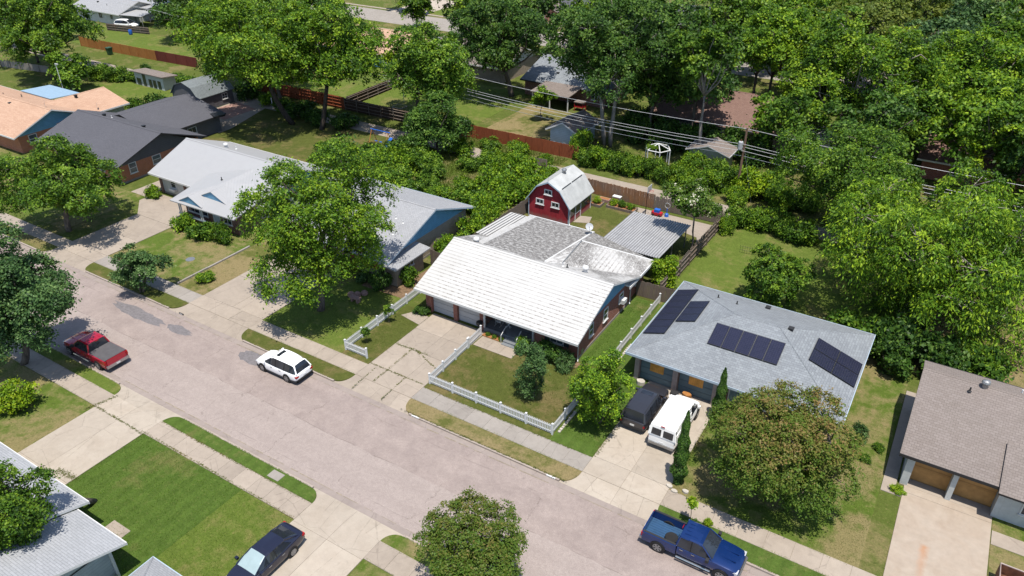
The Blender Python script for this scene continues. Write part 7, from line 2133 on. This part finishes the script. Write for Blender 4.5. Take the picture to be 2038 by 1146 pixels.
# play swing beyond
sw = root('swing_set', (-65.8, 73.2, 0), 'wooden framed swing set with a blue slide', 'swing set')
for x in (-67.4, -64.6):
    for s in (-1, 1): MB().tube([(x, 73.2 + s * .9, 0), (x, 73.2, 2.1)], .05, 6).build('leg', M['wood_new'], parent=sw)
MB().tube([(-67.6, 73.2, 2.1), (-64.2, 73.2, 2.1)], .06, 6).build('beam', M['blue_plastic'], parent=sw)
for x in (-66.8, -66.0):
    s = MB().box(x - .2, x + .2, 73.1, 73.3, .5, .54).build('seat', M['blue_plastic'], parent=sw)
    for d_ in (-.18, .18): MB().tube([(x + d_, 73.2, .52), (x + d_, 73.2, 2.1)], .012, 4).build('chain', M['steel'], parent=s)
MB().slab([(-64.3, 71.2, .15), (-63.8, 71.2, .15), (-63.8, 73.2, 1.5), (-64.3, 73.2, 1.5)], .06).build('slide', M['blue_plastic'], parent=sw)
# gazebo frame: white hexagonal arbour
gz = root('arbour', (-31.8, 86.6, 0), 'white hexagonal garden arbour overgrown with vines behind the hedge', 'gazebo')
for k in range(6):
    a = k * math.pi / 3; a2 = a + math.pi / 3
    p = (-31.8 + 1.6 * math.cos(a), 86.6 + 1.6 * math.sin(a)); q = (-31.8 + 1.6 * math.cos(a2), 86.6 + 1.6 * math.sin(a2))
    MB().box(p[0] - .05, p[0] + .05, p[1] - .05, p[1] + .05, 0, 2.1).build('post', M['paint_white'], parent=gz)
    MB().tube([(p[0], p[1], 2.15), (q[0], q[1], 2.15)], .07, 5).build('ring_beam', M['paint_white'], parent=gz)
    MB().tube([(p[0], p[1], 2.2), (-31.8, 86.6, 2.75)], .06, 5).build('rafter', M['paint_white'], parent=gz)
shrub('vine growing over the white arbour', -32.3, 86.1, .9, .8, .5, 0, name='vine', stems=False, cat='vine').location.z = 2.1
# bins, posts
tbn = root('wheelie_bin', (-141, 83.4, 0), 'dark green wheelie bin beside the orange fence', 'bin')
MB().loft([[(-141 + sx * w_, 83.4 + sy * w_, z) for sx, sy in ((-1, -1), (1, -1), (1, 1), (-1, 1))] for z, w_ in ((.06, .34), (1.25, .45))]).build('body', M['green_bin'], parent=tbn)
MB().box(-141.5, -140.5, 82.9, 83.9, 1.26, 1.36).build('lid', M['green_bin'], parent=tbn)
b2_ = root('barrel', (-152.2, 95.6, 0), 'blue plastic barrel on the far lawn', 'barrel')
MB().lathe((-152.2, 95.6, 0), [(.32, 0), (.38, .25), (.39, .7), (.33, .98)], 12).build('body', M['blue_plastic'], parent=b2_)
pst = root('pipe_post', (-90.6, 76.9, 0), 'white pipe post beside the paved yard', 'post')
MB().tube([(-90.6, 76.9, 0), (-90.6, 76.9, 1.5)], .08, 8).build('pipe', M['paint_white'], parent=pst)
MB().lathe((-90.6, 76.9, 1.5), [(.1, 0), (.1, .06)], 8).build('cap', M['paint_white'], parent=pst)
flp = root('flag_pole', (-122, 63.0, 0), 'thin white pole with a lamp behind the blue patio roof', 'pole')
MB().tube([(-122, 63, 0), (-122, 63, 5.4)], .05, 6).build('mast', M['paint_white'], parent=flp); MB().box(-122.1, -121.4, 62.9, 63.1, 5.4, 5.55).build('lamp', M['dish'], parent=flp)
# rusty open trailer in the lower right corner
td = root('utility_trailer', (10.4, 37.6, 0), 'rusty open box trailer on the lawn in the bottom right corner', 'trailer')
MB().box(8.65, 12.4, 36.5, 38.4, .42, .5).build('floor', M['rust'], parent=td)
for (xa, xb, ya, yb) in ((8.6, 12.4, 36.42, 36.5), (8.6, 12.4, 38.4, 38.48), (8.57, 8.65, 36.5, 38.4), (12.4, 12.48, 36.5, 38.4)): MB().box(xa, xb, ya, yb, .42, 1.2).build('side_panel', M['rust'], parent=td)
MB().tube([(8.6, 36.46, 1.22), (12.44, 36.46, 1.22), (12.44, 38.44, 1.22), (8.6, 38.44, 1.22), (8.6, 36.46, 1.22)], .045, 5).build('top_rail', M['pillar_pink'], parent=td)
for y in (36.3, 38.6): MB().lathe((10.5, y - .1, .34), [(.2, 0), (.34, .02), (.34, .18), (.2, .2)], 14, axis='y').build('wheel', M['tyre'], parent=td)
# small clutter on the solar house's driveway
for x, y, h, mt, lb in ((-15.6, 44.1, .35, 'stone', 'pale storage box beside the boarded garage'), (-12.9, 44.2, .3, 'dark', 'dark bag heaped between the boarded garage doors'), (-12.75, 42.9, .22, 'black', 'small black bucket on the cracked driveway'), (-12.0, 44.3, .5, 'wood_new', 'orange wooden scrap against the garage pillar')):
    o = MB().prism(blob(x, y, .35 if h > .25 else .16, .25 if h > .25 else .16, int(x * -7), 9, .12), .0, h).build('yard_clutter', M[mt], origin=(x, y, 0)); tag(o, lb, 'clutter')
# garden furniture glimpsed by the patio
pb = root('picnic_table', (-50.0, 100.6, 0), 'red table under a small brown top beside the patio', 'table')
MB().box(-50.8, -49.2, 100.0, 101.2, 1.3, 1.4).build('canopy', M['roof_brown'], parent=pb); MB().box(-50.7, -49.3, 100.1, 101.1, .55, .75).build('table_top', M['red_plastic'], parent=pb)
for x in (-50.7, -49.3):
    for y in (100.1, 101.1): MB().box(x - .04, x + .04, y - .04, y + .04, 0, 1.3).build('post', M['red_plastic'], parent=pb)
# large rail-framed garden in the yard beyond the alley
gb = root('pipe_trellis', (-74, 90.5, 0), 'pale pipe frame over a small green bed beyond the dark fence', 'trellis')
for x in (-75.5, -72.8): MB().tube([(x, 90, 0), (x, 90, 2.2)], .05, 6).build('post', M['dish'], parent=gb)
MB().tube([(-75.5, 90, 2.2), (-72.8, 92, 2.2)], .05, 6).build('bar', M['dish'], parent=gb); MB().box(-75.2, -73.4, 86.6, 88.2, -.02, .15).build('bed', M['stone'], parent=gb)
MB().box(-75.1, -73.5, 86.7, 88.1, .15, .17).build('plants', M['grass_vivid'], parent=gb)
